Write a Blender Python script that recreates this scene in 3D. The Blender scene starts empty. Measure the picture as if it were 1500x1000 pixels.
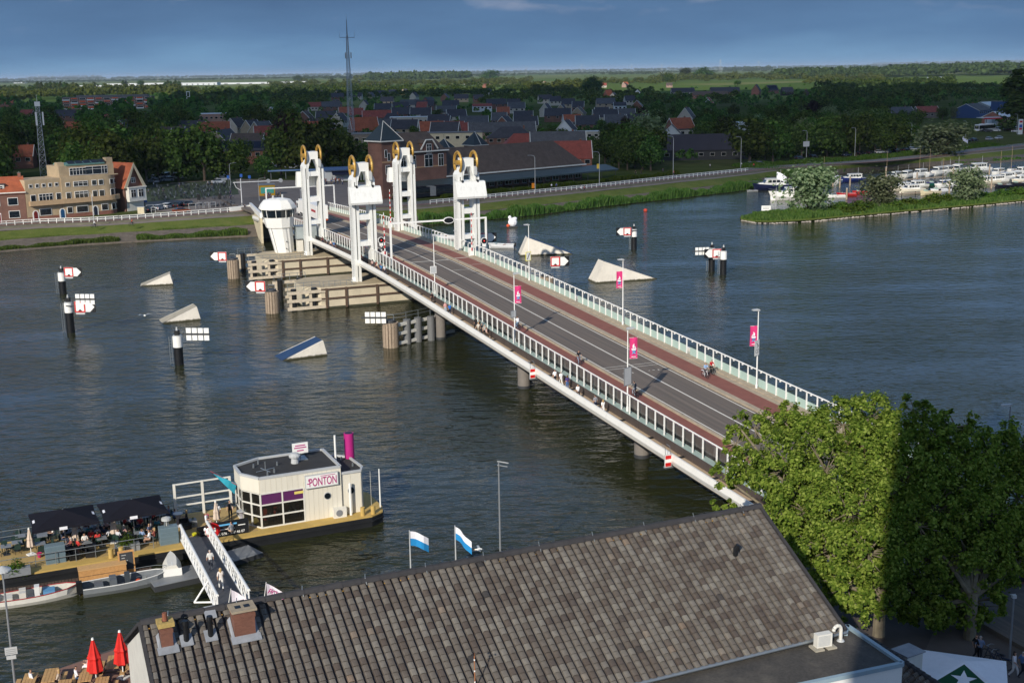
import bpy, math, random
from mathutils import Vector, Matrix
COL=bpy.context.scene.collection
sc=bpy.context.scene
rad=math.radians; PI=math.pi
rng=random.Random(7)
# ------------------------------------------------------------------ camera and survey helpers
F=1800.;CH=38.5;ROLL=rad(0.92);PITCH=math.atan(396/F)
_cp,_sp,_cr,_sr=math.cos(PITCH),math.sin(PITCH),math.cos(ROLL),math.sin(ROLL)
def ray(px,py):
    u=(px-750)/F;v=(500-py)/F
    x=u*_cr+v*_sr;y=-u*_sr+v*_cr
    return (x,_cp+y*_sp,-_sp+y*_cp)
def at(px,py,z=0.):
    r=ray(px,py);k=(z-CH)/r[2];return Vector((r[0]*k,r[1]*k,z))
def proj(X,Y,Z):
    z=Z-CH;d=Y*_cp-z*_sp;y=Y*_sp+z*_cp;x=X/d;y=y/d
    return (750+F*(x*_cr-y*_sr),500-F*(x*_sr+y*_cr))
def zat(X,Y,py):
    lo,hi=-10.,120.
    for _ in range(50):
        m=(lo+hi)/2
        if proj(X,Y,m)[1]>py: lo=m
        else: hi=m
    return lo
AX=rad(-22.04);DV=(math.sin(AX),math.cos(AX));NV=(DV[1],-DV[0]);RZB=-AX
def wst(s,t,z=0.): return Vector((s*DV[0]+t*NV[0],s*DV[1]+t*NV[1],z))
def stw(p): return (p[0]*DV[0]+p[1]*DV[1],p[0]*NV[0]+p[1]*NV[1])
cam=bpy.data.objects.new('camera',bpy.data.cameras.new('camera'));COL.objects.link(cam)
cam.data.sensor_width=36;cam.data.lens=F*36/1500;cam.data.clip_end=60000;cam.data.clip_start=.3
cam.matrix_world=Matrix.Translation((0,0,CH))@Matrix.Rotation(PI/2-PITCH,4,'X')@Matrix.Rotation(-ROLL,4,'Z')
sc.camera=cam
# ------------------------------------------------------------------ mesh builder
class MB:
    def __init__(s): s.v=[];s.f=[];s.m=[];s.k=0
    def add(s,vs,fs,k=None):
        b=len(s.v);s.v+=[tuple(v) for v in vs];k=s.k if k is None else k
        for f in fs: s.f.append(tuple(i+b for i in f));s.m.append(k)
        return s
    def b2(s,x0,x1,y0,y1,z0,z1,k=None):
        return s.add([(x0,y0,z0),(x1,y0,z0),(x1,y1,z0),(x0,y1,z0),(x0,y0,z1),(x1,y0,z1),(x1,y1,z1),(x0,y1,z1)],
          [(3,2,1,0),(4,5,6,7),(0,1,5,4),(1,2,6,5),(2,3,7,6),(3,0,4,7)],k)
    def box(s,cx,cy,cz,sx,sy,sz,rz=0,k=None,tap=1.):
        c,n=math.cos(rz),math.sin(rz);vs=[]
        for z,q in ((-.5,1.),(.5,tap)):
            for x,y in ((-.5,-.5),(.5,-.5),(.5,.5),(-.5,.5)):
                a,b=x*sx*q,y*sy*q;vs.append((cx+a*c-b*n,cy+a*n+b*c,cz+z*sz))
        return s.add(vs,[(3,2,1,0),(4,5,6,7),(0,1,5,4),(1,2,6,5),(2,3,7,6),(3,0,4,7)],k)
    def frame(s,p,q):
        d=(Vector(q)-Vector(p));L=d.length or 1e-6;d=d/L
        u=d.cross(Vector((0,0,1)))
        if u.length<1e-3: u=Vector((1,0,0))
        u.normalize();return d,u,u.cross(d)
    def bar(s,p,q,w,h=None,k=None):
        h=h or w;d,u,v=s.frame(p,q);p=Vector(p);q=Vector(q)
        o=[u*(a*w/2)+v*(b*h/2) for a,b in ((-1,-1),(1,-1),(1,1),(-1,1))]
        return s.add([p+x for x in o]+[q+x for x in o],[(0,1,2,3),(7,6,5,4),(0,4,5,1),(1,5,6,2),(2,6,7,3),(3,7,4,0)],k)
    def cyl(s,p,q,r0,r1=None,n=8,k=None):
        r1=r0 if r1 is None else r1;d,u,v=s.frame(p,q);p=Vector(p);q=Vector(q);vs=[]
        for c,r in ((p,r0),(q,r1)):
            for i in range(n):
                a=2*PI*i/n;vs.append(c+u*(math.cos(a)*r)+v*(math.sin(a)*r))
        fs=[(i,i+n,(i+1)%n+n,(i+1)%n) for i in range(n)]+[tuple(range(n)),tuple(range(2*n-1,n-1,-1))]
        return s.add(vs,fs,k)
    def path(s,pts,r,n=6,k=None):
        for a,b in zip(pts,pts[1:]): s.cyl(a,b,r,r,n,k)
        return s
    def prism(s,poly,z0,z1,k=None):
        n=len(poly);vs=[(x,y,z0) for x,y in poly]+[(x,y,z1) for x,y in poly]
        return s.add(vs,[tuple(range(n-1,-1,-1)),tuple(range(n,2*n))]+[(i,(i+1)%n,(i+1)%n+n,i+n) for i in range(n)],k)
    def ext(s,pts,off,k=None):
        n=len(pts);off=Vector(off);vs=[Vector(p) for p in pts];vs+=[p+off for p in vs]
        return s.add(vs,[tuple(range(n-1,-1,-1)),tuple(range(n,2*n))]+[(i,(i+1)%n,(i+1)%n+n,i+n) for i in range(n)],k)
    def lathe(s,prof,c=(0,0,0),n=10,k=None,sx=1,sy=1):
        vs=[];m=len(prof)
        for r,z in prof:
            for i in range(n):
                a=2*PI*i/n;vs.append((c[0]+sx*r*math.cos(a),c[1]+sy*r*math.sin(a),c[2]+z))
        fs=[]
        for j in range(m-1):
            for i in range(n): fs.append((j*n+i,j*n+(i+1)%n,(j+1)*n+(i+1)%n,(j+1)*n+i))
        fs+=[tuple(range(n-1,-1,-1)),tuple(range((m-1)*n,m*n))]
        return s.add(vs,fs,k)
    def ball(s,c,rx,ry=None,rz=None,n=8,m=5,k=None):
        ry=ry or rx;rz=rz or rx
        return s.lathe([(max(.02*rx,math.sin(PI*j/m)*rx),-math.cos(PI*j/m)*rz) for j in range(m+1)],c,n,k,1,ry/rx)
    def torus(s,c,ax,Rr,r,n=16,m=4,k=None):
        ax=Vector(ax).normalized();u=ax.cross(Vector((0,0,1)))
        if u.length<1e-3:u=Vector((1,0,0))
        u.normalize();w=ax.cross(u);vs=[];c=Vector(c)
        for i in range(n):
            a=2*PI*i/n;e=u*math.cos(a)+w*math.sin(a)
            for j in range(m):
                b=2*PI*j/m;vs.append(c+e*(Rr+r*math.cos(b))+ax*(r*math.sin(b)))
        return s.add(vs,[(i*m+j,((i+1)%n)*m+j,((i+1)%n)*m+(j+1)%m,i*m+(j+1)%m) for i in range(n) for j in range(m)],k)
    def strip(s,A,B,k=None):
        n=len(A);return s.add(list(A)+list(B),[(i,i+1,n+i+1,n+i) for i in range(n-1)],k)
    def quad(s,a,b,c,d,k=None): return s.add([a,b,c,d],[(0,1,2,3)],k)
    def mesh(s,name,mats,smooth=False):
        me=bpy.data.meshes.new(name);me.from_pydata(s.v,[],s.f)
        for m in (mats if isinstance(mats,(list,tuple)) else [mats]): me.materials.append(m)
        if any(s.m): me.polygons.foreach_set('material_index',s.m)
        if smooth: me.polygons.foreach_set('use_smooth',[True]*len(s.f))
        me.update();return me
    def build(s,name,mats,parent=None,smooth=False,loc=None,rz=0):
        return obj(name,s.mesh(name,mats,smooth),parent,loc,rz)
def obj(name,me,parent=None,loc=None,rz=0):
    o=bpy.data.objects.new(name,me);COL.objects.link(o)
    if parent: o.parent=parent
    if loc is not None: o.location=loc
    if rz: o.rotation_euler=(0,0,rz)
    return o
def tag(o,label=None,cat=None,group=None,kind=None):
    if label:o['label']=label
    if cat:o['category']=cat
    if group:o['group']=group
    if kind:o['kind']=kind
    return o
def thing(name,label,cat,loc=(0,0,0),rz=0,group=None):
    o=bpy.data.objects.new(name,None);COL.objects.link(o);o.location=loc;o.rotation_euler=(0,0,rz);o.empty_display_size=.3
    return tag(o,label,cat,group)
def dup(o,loc=None,rz=None,label=None,group=None,scale=None,parent=None):
    r=o.copy();COL.objects.link(r)
    if parent is not None:r.parent=parent
    if loc is not None:r.location=loc
    if rz is not None:r.rotation_euler=(0,0,rz)
    if scale is not None:r.scale=(scale,)*3 if not isinstance(scale,(tuple,list)) else scale
    if label:r['label']=label
    if group:r['group']=group
    for ch in o.children: dup(ch,parent=r)
    return r
def structure(o,kind='structure'): o['kind']=kind;return o
# ------------------------------------------------------------------ materials
def lin(h):
    if isinstance(h,str):
        h=[int(h[i:i+2],16)/255 for i in (0,2,4)]
        h=[c/12.92 if c<=.04045 else ((c+.055)/1.055)**2.4 for c in h]
    return tuple(h)
class NT:
    def __init__(s,name):
        s.mat=bpy.data.materials.new(name);s.mat.use_nodes=True;s.t=s.mat.node_tree;s.n=s.t.nodes
        s.bsdf=s.n['Principled BSDF'];s.out=s.n['Material Output']
    def node(s,ty,**kw):
        n=s.n.new(ty)
        for k,v in kw.items():
            if hasattr(n,k) and not k[0].isupper(): setattr(n,k,v)
        return n
    def link(s,a,b): s.t.links.new(a,b)
    def coord(s,which='Object',scale=(1,1,1)):
        tc=s.node('ShaderNodeTexCoord');mp=s.node('ShaderNodeMapping');mp.inputs['Scale'].default_value=scale
        s.link(tc.outputs[which],mp.inputs[0]);return mp.outputs[0]
    def noise(s,vec,scale,detail=3,rough=.55):
        n=s.node('ShaderNodeTexNoise');n.inputs['Scale'].default_value=scale;n.inputs['Detail'].default_value=detail;n.inputs['Roughness'].default_value=rough
        s.link(vec,n.inputs['Vector']);return n.outputs['Fac']
    def ramp(s,fac,stops):
        r=s.node('ShaderNodeValToRGB');e=r.color_ramp.elements
        while len(e)<len(stops): e.new(.5)
        for el,(p,c) in zip(e,stops): el.position=p;el.color=(*c[:3],1)
        s.link(fac,r.inputs[0]);return r.outputs[0]
    def mix(s,fac,a,b,mode='MIX'):
        m=s.node('ShaderNodeMix',data_type='RGBA',blend_type=mode)
        for sock,v in ((m.inputs[0],fac),(m.inputs[6],a),(m.inputs[7],b)):
            if hasattr(v,'links'): s.link(v,sock)
            elif isinstance(v,(int,float)): sock.default_value=v
            else: sock.default_value=(*v[:3],1)
        return m.outputs[2]
    def math(s,op,a,b=0,c=0):
        m=s.node('ShaderNodeMath',operation=op)
        for sock,v in zip(m.inputs,(a,b,c)):
            if hasattr(v,'links'): s.link(v,sock)
            else: sock.default_value=v
        return m.outputs[0]
    def bump(s,h,strength=.3,dist=.05,normal=None):
        b=s.node('ShaderNodeBump');b.inputs['Strength'].default_value=strength;b.inputs['Distance'].default_value=dist
        s.link(h,b.inputs['Height'])
        if normal is not None: s.link(normal,b.inputs['Normal'])
        return b.outputs[0]
    def base(s,c):
        if hasattr(c,'links'): s.link(c,s.bsdf.inputs['Base Color'])
        else: s.bsdf.inputs['Base Color'].default_value=(*c[:3],1)
    def set(s,**kw):
        for k,v in kw.items():
            i=s.bsdf.inputs[k.replace('_',' ')]
            if hasattr(v,'links'): s.link(v,i)
            else: i.default_value=v
        return s
def mat(name,col,rough=.6,metal=0,nz=(3.,.12),bump=0.,vary=0.,spec=.4,coord='Object'):
    t=NT(name);col=lin(col);c=col
    if nz:
        f=t.noise(t.coord(coord),nz[0],4,.6)
        c=t.ramp(f,[(.25,[x*(1-nz[1]) for x in col]),(.75,[min(1,x*(1+nz[1])) for x in col])])
        if bump: t.set(Normal=t.bump(f,bump,.04))
    if vary:
        oi=t.node('ShaderNodeObjectInfo');h=t.node('ShaderNodeHueSaturation')
        t.link(t.math('MULTIPLY_ADD',oi.outputs['Random'],vary*2,1-vary),h.inputs['Value'])
        t.link(t.math('MULTIPLY_ADD',oi.outputs['Random'],vary*.12,.5-vary*.06),h.inputs['Hue'])
        if hasattr(c,'links'): t.link(c,h.inputs['Color'])
        else: h.inputs['Color'].default_value=(*c,1)
        c=h.outputs[0]
    t.base(c);t.set(Roughness=rough,Metallic=metal);t.bsdf.inputs['Specular IOR Level'].default_value=spec
    return t.mat
_mc={}
def MC(h,rough=.6,metal=0):
    k=(h,rough,metal)
    if k not in _mc: _mc[k]=mat('paint_'+str(h),h,rough,metal,nz=(2.5,.07))
    return _mc[k]
def glassmat(name,tint,alpha,rough=.05):
    t=NT(name);tr=t.node('ShaderNodeBsdfTransparent');mx=t.node('ShaderNodeMixShader');fr=t.node('ShaderNodeFresnel')
    t.base(tint);t.set(Roughness=rough)
    tr.inputs[0].default_value=(.85,.93,.89,1)
    f=t.math('MAXIMUM',fr.outputs[0],alpha);t.link(f,mx.inputs[0]);t.link(tr.outputs[0],mx.inputs[1]);t.link(t.bsdf.outputs[0],mx.inputs[2])
    t.link(mx.outputs[0],t.out.inputs[0]);return t.mat
WHITE=mat('white_paint','e8e7e2',.4,nz=(.8,.05));OFFW=mat('aged_white_paint','d9d6cc',.5,nz=(1.2,.1))
CONC=mat('concrete','a39c8c',.85,nz=(.9,.16),bump=.2);CONCD=mat('dark_concrete','6f6a63',.85,nz=(1.2,.18),bump=.2)
CREAM=mat('cream_concrete','c9bda0',.8,nz=(.7,.13),bump=.15)
BLACK=mat('black_paint','161719',.45,nz=(2,.2));DGREY=mat('dark_grey','37393c',.6,nz=(2,.15));GREY=mat('mid_grey','7d8083',.5,nz=(2,.1));LGREY=mat('light_grey','b4b6b6',.45,nz=(2,.06))
RED=mat('signal_red','c21a1c',.45,nz=(2,.06));YEL=mat('signal_yellow','e3a21a',.5,nz=(2,.08));BLUE=mat('sign_blue','1c4fa0',.4,nz=(2,.05))
STEEL=mat('galvanised_steel','8d9396',.4,.6,nz=(4,.1));GOLD=mat('gold_paint','b08a3e',.4,.25,nz=(2.5,.22),spec=.5)
TIMB=mat('weathered_timber','9c8b78',.85,nz=(5,.3),bump=.4);TIML=mat('pale_timber_beam','c2b5a0',.85,nz=(3,.2),bump=.3);TIMBD=mat('dark_timber','57463a',.85,nz=(5,.3),bump=.4);WOOD=mat('new_timber','b98a55',.7,nz=(5,.2))
GLASSD=mat('window_glass','151c22',.08,nz=(1,.3),spec=.8);MINT=glassmat('mint_glass',(.42,.56,.50),.3);
def weathered(name,c,dirt,amt=.5,rough=.4,scale=(1.6,1.6,.16)):
    t=NT(name);c=lin(c);d=lin(dirt);f=t.noise(t.coord('Object',scale),1.6,6,.7);g=t.noise(t.coord('Object'),.5,4,.6)
    k=t.math('MULTIPLY',t.ramp(f,[(.5,(0,0,0)),(.78,(1,1,1))]),t.ramp(g,[(.35,(.25,.25,.25)),(.65,(1,1,1))]))
    t.base(t.mix(t.math('MULTIPLY',k,amt),c,d));t.set(Roughness=rough);return t.mat
def tideline(name,c,nzs=.5):
    t=NT(name);v=t.coord('Object');sp=t.node('ShaderNodeSeparateXYZ');t.link(v,sp.inputs[0]);f=t.noise(v,nzs,5,.65);f2=t.noise(t.coord('Object',(2,2,.3)),1.3,5,.7)
    z=t.math('MULTIPLY_ADD',f2,-.5,t.math('ADD',sp.outputs[2],.12))
    body=t.ramp(f,[(.3,[x*.86 for x in c]),(.7,[min(1,x*1.1) for x in c])]);body=t.mix(t.math('MULTIPLY',t.ramp(f2,[(.55,(0,0,0)),(.8,(1,1,1))]),.35),body,[x*.6 for x in c])
    t.base(t.mix(t.ramp(z,[(.02,(1,1,1)),(.2,(0,0,0))]),body,(.06,.055,.03)));t.set(Roughness=.85,Normal=t.bump(f2,.15,.05));return t.mat
# ------------------------------------------------------------------ sun, sky
SUNAZ=21.;SUNEL=27.
sun=bpy.data.objects.new('sun',bpy.data.lights.new('sun','SUN'));COL.objects.link(sun)
sun.data.energy=4.0;sun.data.angle=rad(.5);sun.data.color=(1,.93,.82)
sd=Vector((math.sin(rad(SUNAZ))*math.cos(rad(SUNEL)),math.cos(rad(SUNAZ))*math.cos(rad(SUNEL)),-math.sin(rad(SUNEL))))
sun.rotation_euler=sd.to_track_quat('-Z','Y').to_euler();sun.location=(0,-60,120)
w=bpy.data.worlds.new('World');sc.world=w;w.use_nodes=True;nt=w.node_tree;bg=nt.nodes['Background']
class WT(NT):
    def __init__(s): s.t=nt;s.n=nt.nodes
W=WT()
sky=W.node('ShaderNodeTexSky');sky.sky_type='NISHITA';sky.sun_disc=False;sky.sun_elevation=rad(SUNEL)
sky.sun_rotation=rad(180+SUNAZ);sky.ozone_density=3.;sky.air_density=1.0;sky.dust_density=.4
tc=W.node('ShaderNodeTexCoord');sep=W.node('ShaderNodeSeparateXYZ');W.link(tc.outputs['Generated'],sep.inputs[0]);el=sep.outputs[2]
mp=W.node('ShaderNodeMapping');mp.inputs['Scale'].default_value=(2.2,2.2,11);W.link(tc.outputs['Generated'],mp.inputs[0])
n1=W.noise(mp.outputs[0],2.3,6,.55)
bankc=W.ramp(W.math('MULTIPLY_ADD',el,7.5,W.math('MULTIPLY_ADD',n1,.55,-.27)),[(0,(1.45,2.75,4.4)),(.22,(.95,1.85,3.3)),(.5,(.66,1.28,2.4)),(.75,(1.0,2.0,3.9)),(1,(1.65,3.1,5.8))])
mp2=W.node('ShaderNodeMapping');mp2.inputs['Scale'].default_value=(6,6,22);mp2.inputs['Location'].default_value=(1.7,.4,0);W.link(tc.outputs['Generated'],mp2.inputs[0])
n2=W.noise(mp2.outputs[0],2.6,4,.55)
lit=W.math('MULTIPLY',W.ramp(n2,[(.57,(0,0,0)),(.78,(1,1,1))]),W.ramp(el,[(.03,(0,0,0)),(.055,(1,1,1))]))
bankc=W.mix(W.math('MULTIPLY',lit,.75),bankc,(2.6,3.0,4.0))
mp3=W.node('ShaderNodeMapping');mp3.inputs['Scale'].default_value=(1.2,1.2,2.);W.link(tc.outputs['Generated'],mp3.inputs[0])
n3=W.noise(mp3.outputs[0],2.2,5,.55)
cover=W.math('ADD',W.ramp(el,[(.1,(1,1,1)),(.42,(0,0,0))]),W.ramp(n3,[(.45,(0,0,0)),(.6,(.75,.75,.75))]));cover.node.use_clamp=True
W.link(W.mix(cover,sky.outputs[0],bankc),bg.inputs[0]);bg.inputs[1].default_value=.1
sc.view_settings.view_transform='Standard';sc.view_settings.look='None';sc.view_settings.exposure=.25;sc.view_settings.gamma=1
# ================================================================== the lift bridge
PRF=[(40,2.6),(60,2.9),(91,3.93),(129.7,5.41),(148,6.1),(168,6.85),(190,7.5),(205,7.65),(223,7.5),(240,7.25),(258,6.8),(280,6.08),(302,5.3),(335,4.3),(360,3.6)]
def zd(s):
    s=max(PRF[0][0],min(PRF[-1][0],s))
    for (a,za),(b,zb) in zip(PRF,PRF[1:]):
        if s<=b: return za+(zb-za)*(s-a)/(b-a)
    return PRF[-1][1]
T0,S0=65.,90.
BR=thing('lift_bridge','long white road bridge with red cycle paths crossing the river','bridge',wst(S0,T0,0),RZB)
def L(s,t,z): return (t-T0,s-S0,z)
SA,SE=62.,300.
ST=[SA+(SE-SA)*i/60 for i in range(61)]
def loft(mb,sec,k=None,st=None,close=True):
    # sec: closed list of (t,dz) swept along the deck profile
    st=st or ST;n=len(sec);vs=[]
    for s in st:
        z=zd(s);vs+=[L(s,t,z+d) for t,d in sec]
    fs=[]
    for i in range(len(st)-1):
        for j in range(n if close else n-1):
            a=i*n+j;b=i*n+(j+1)%n;fs.append((a,b,b+n,a+n))
    if close: fs+=[tuple(range(n-1,-1,-1)),tuple(range((len(st)-1)*n,len(st)*n))]
    return mb.add(vs,fs,k)
def bridge_asphalt():
    t=NT('bridge_asphalt');v=t.coord('Object')
    sp=t.node('ShaderNodeSeparateXYZ');t.link(v,sp.inputs[0])
    cmb=t.node('ShaderNodeCombineXYZ');t.link(sp.outputs[0],cmb.inputs[0]);t.link(t.math('MULTIPLY',sp.outputs[1],.012),cmb.inputs[1])
    f=t.noise(cmb.outputs[0],1.15,3,.5)
    c=t.ramp(f,[(.33,(.085,.074,.067)),(.46,(.20,.152,.114)),(.54,(.13,.102,.08)),(.68,(.245,.188,.142))])
    g=t.noise(v,14,4,.7);c=t.mix(.35,c,t.ramp(g,[(.3,(.04,.04,.04)),(.7,(.14,.13,.12))]))
    t.base(c);t.set(Roughness=.85,Normal=t.bump(g,.25,.02));return t.mat
ASPH=bridge_asphalt();REDA=mat('red_cycle_asphalt',(.235,.088,.066),.85,nz=(1.1,.13),bump=.15)
KERB=mat('kerb_concrete','a89a86',.9,nz=(1.4,.2),bump=.2);LINEW=mat('road_marking','ddd8cc',.7,nz=(6,.12))
FASC=weathered('white_fascia','e6e3db','9a9080',.35,.3,(.5,.5,.2));UNDER=mat('steel_underside','1c1f22',.55,nz=(.6,.2))
PANEL=mat('dark_panel','504845',.5,nz=(.7,.14));LEDGE=mat('mint_ledge',(.36,.46,.42),.4,nz=(1.5,.1));WALKM=mat('walkway_surface','b09a80',.85,nz=(1.6,.14))
m=MB()
loft(m,[(54.2,-1.33),(56.2,-1.33),(56.25,-.5),(57.0,-.5),(57.0,-.06),(72.8,-.06),(72.9,-1.33),(75,-1.33),(75,-1.45),(73.2,-1.6),(71,-2.1),(58,-2.1),(56,-1.6),(54.2,-1.45)])
for s in range(66,300,6):
    for t0,t1 in ((54.3,58),(71,74.9)): m.add([L(s+a,t,zd(s)+z) for a in (0,.25) for t,z in ((t0,-1.12),(t1,-1.12),(t1,-1.8),(t0,-1.3))],[(0,1,2,3),(7,6,5,4),(0,4,5,1),(2,6,7,3)])
m.build('deck',UNDER,BR)
m=MB();loft(m,[(60.6,-.05),(67.9,-.05),(67.9,0),(60.6,0)]);m.build('roadway',ASPH,BR)
for a,b in ((57.08,60.05),(68.8,71.25)):
    m=MB();loft(m,[(a,-.05),(b,-.05),(b,.02),(a,.02)]);m.build('cycle_path',REDA,BR)
for secs in (((60.05,60.6,.07),(60.12,60.24,.17)),((67.9,68.8,.07),(68.0,68.12,.17)),((71.25,72.0,.03),(72.0,72.95,.14))):
    m=MB()
    for a,b,h in secs: loft(m,[(a,-.05),(b,-.05),(b,h),(a,h)])
    for s in range(64,300,2):                                       # gully slots along the kerb
        a=secs[1][0]+.2;z=zd(s)+secs[0][2]+.004
        if secs[0][0]<70 and s%8==0: m.add([L(s,a,z),L(s,a+.3,z),L(s+.5,a+.3,z),L(s+.5,a,z)],[(0,1,2,3)],1)
    m.build('kerb_strip',[KERB,DGREY],BR)
m=MB()
for t in (60.85,67.55): loft(m,[(t-.07,.004),(t+.07,.004)],close=False)
loft(m,[(64.31,.004),(64.49,.004)],close=False)
def cross(s,t0,t1,w=.3,ds=0,dz=.004):
    z=zd(s)+dz;m.add([L(s,t0,z),L(s+ds,t1,z),L(s+ds+w,t1,z),L(s+w,t0,z)],[(0,1,2,3)])
cross(194.5,60.9,67.5,.35);cross(184.6,64.5,67.5,.3);cross(195.3,68.9,71.2,.4,0,.024);cross(188.2,68.9,71.2,.4,0,.024);cross(122.7,60.9,67.5,.26);cross(121.8,60.9,67.5,.26)
for s,t in ((119.8,62.6),(119.8,65.9)):                             # worn arrow/sail marks beside the double line
    z=zd(s)+.005
    for a,b,c,d in ((0,-.7,1.,-.5),(0,-.2,1.2,.1),(-.2,.45,.9,.6),(.5,-.9,.75,.9)): m.add([L(s+a,t+b,z),L(s+c,t+b,z),L(s+c,t+d,z),L(s+a,t+d,z)],[(0,1,2,3)])
m.build('road_markings',LINEW,BR)
for a,b in ((54.2,56.2),(72.95,75.)):
    m=MB();loft(m,[(a,-1.33),(b,-1.33),(b,-1.25),(a,-1.25)]);m.build('walkway',WALKM,BR)
for sg,t in ((-1,54.2),(1,75.)):
    m=MB();o=sg
    loft(m,[(t,-1.3),(t+.02*-o,-.2),(t+o*.16,-.18),(t+o*.34,-.7),(t+o*.26,-.98),(t+o*.02,-1.2)])
    m.build('fascia',FASC,BR)
m=MB();loft(m,[(56.2,-.5),(56.99,-.5),(56.99,-.42),(56.2,-.42)]);m.build('mint_ledge',LEDGE,BR)
INP=mat('glossy_panel','5a524e',.18,nz=(.7,.14),spec=.7)
for t,sg,lo,hi,PMT in ((56.12,-1,-1.25,-.43,PANEL),(57.0,-1,-.42,.92,INP),(72.9,1,-1.25,.06,PANEL)):
    m=MB();s=SA
    while s<SE-2:
        z0,z1=zd(s),zd(s+1.74)
        a,b=(t,t+.06);m.add([L(s,a,z0+lo),L(s,b,z0+lo),L(s+1.74,b,z1+lo),L(s+1.74,a,z1+lo),L(s,a,z0+hi),L(s,b,z0+hi),L(s+1.74,b,z1+hi),L(s+1.74,a,z1+hi)],[(3,2,1,0),(4,5,6,7),(0,1,5,4),(1,2,6,5),(2,3,7,6),(3,0,4,7)]);s+=1.8
    m.build('parapet_panel',PMT,BR)
# railings: one part per span and side, its posts and glass as sub-parts
SPANS=[62,93.2,124.4,155.6,186.8,204.8,238.4,270.8,300]
pm=MB();pm.b2(-.055,.055,-.06,.06,0,2.0);pm.b2(-.1,.1,-.11,.11,0,.06);pm.cyl((0,0,2.),(0,0,2.02),.09,.09,6)
pm.b2(-.09,.09,-.03,.03,1.02,1.1);PM=pm.mesh('railing_post',WHITE);GREYGL=glassmat('grey_glass',(.26,.26,.235),.2,.08)
nf=0
for t in (56.38,72.78):
    far=[];ZO=-.5 if t<60 else 0.
    for s0,s1 in zip(SPANS,SPANS[1:]):
        m=MB();n=int(round((s1-s0)/1.8))
        for k in range(6):
            a=s0+(s1-s0)*k/6;b=s0+(s1-s0)*(k+1)/6
            m.cyl(L(a,t,zd(a)+2.02+ZO),L(b,t,zd(b)+2.02+ZO),.075,.075,8)
        for k in range(n):
            a=s0+1.8*(k+.5);m.b2(t-T0-.06+(.13 if t<60 else -.13),t-T0+.06+(.13 if t<60 else -.13),a-S0-.09,a-S0+.09,zd(a)+1.86+ZO,zd(a)+1.98+ZO)
        rl=m.build('railing',WHITE,BR)
        if t<60: g=None
        g=MB();q=t+(.07 if t>60 else -.07);gh=1.06 if t>60 else 1.88
        for k in range(n):
            a=s0+1.8*k+.1;b=a+1.6
            g.add([L(a,q,zd(a)+.1),L(b,q,zd(b)+.1),L(b,q,zd(b)+gh),L(a,q,zd(a)+gh)],[(0,1,2,3)])
        if t>60: g.build('glass_panel',MINT,rl)
        for k in range(n):
            a=s0+1.8*k
            if s0<155 and nf<100:
                p=obj('post',PM,rl,L(a,t,zd(a)+ZO));nf+=1
            else: far.append((a,t,ZO))
    if far:
        m=MB()
        for a,t_,zo in far:
            x,y,z=L(a,t_,zd(a)+zo);m.b2(x-.055,x+.055,y-.06,y+.06,z,z+2);m.b2(x-.1,x+.1,y-.11,y+.11,z,z+.06)
        structure(m.build('railing_posts',WHITE,BR),'stuff')
for s in (74.8,105.9,136.8,168.6,272):
    for t in (56.9,71.0):
        m=MB();x,y,_=L(s,t,0);m.cyl((x,y,-1.5),(x,y,zd(s)-1.85),.78,.78,20);m.cyl((x,y,-1.4),(x,y,.35),.80,.80,20,1)
        m.build('pier_column',[mat('pier_concrete','77716b',.8,nz=(1.2,.15),bump=.15) if 'pier_concrete' not in bpy.data.materials else bpy.data.materials['pier_concrete'],DGREY],BR,True if False else False)
m=MB()
for s in (74.8,105.9,136.8,168.6,272):
    x,y,_=L(s,58,0);m.b2(x-1,x+14,y-.8,y+.8,zd(s)-2.6,zd(s)-1.88)
m.build('pier_cap',CONCD,BR)
m=MB();loft(m,[(55,-6.),(74,-6.),(74,-1.9),(55,-1.9)],st=[296,298,300]);m.build('abutment_far',CREAM,BR).name='abutment'
m=MB();loft(m,[(55,-6.),(74,-6.),(74,-1.9),(55,-1.9)],st=[58,62,66]);m.build('abutment',CREAM,BR)
# red and white navigation plates hung on the fascia
for i,(px,py) in enumerate(((781,549),(980,671))):
    best=min(range(900,1800),key=lambda q:abs(proj(*wst(q/10,53.7)[:2],zd(q/10)-1.2)[0]-px));s=best/10
    x,y,z=L(s,53.72,zd(s)-1.5)
    nm=['red and white navigation plate hung on the fascia near the middle pier','red and white navigation plate hung on the fascia nearest the plane tree'][i]
    o=thing('navigation_sign',nm,'sign',wst(s,53.6,zd(s)-.75),RZB)
    m=MB();m.b2(-.36,.36,-.05,-.0,-.62,.62);m.build('plate',LGREY,o)
    m=MB();m.b2(-.33,.33,-.075,-.052,-.57,.57,1)
    for z0 in (-.53,.17): m.b2(-.3,.3,-.085,-.076,z0,z0+.36,0)
    m.build('sign_face',[RED,WHITE],o)
    m=MB();m.path([(-.25,.0,.6),(-.25,.1,1.3),(-.25,.7,1.35)],.03);m.path([(.25,0,.6),(.25,.1,1.3),(.25,.7,1.35)],.03);m.b2(-.2,.7,.1,.5,-.8,-.65);m.build('hanger',STEEL,o)
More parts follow.
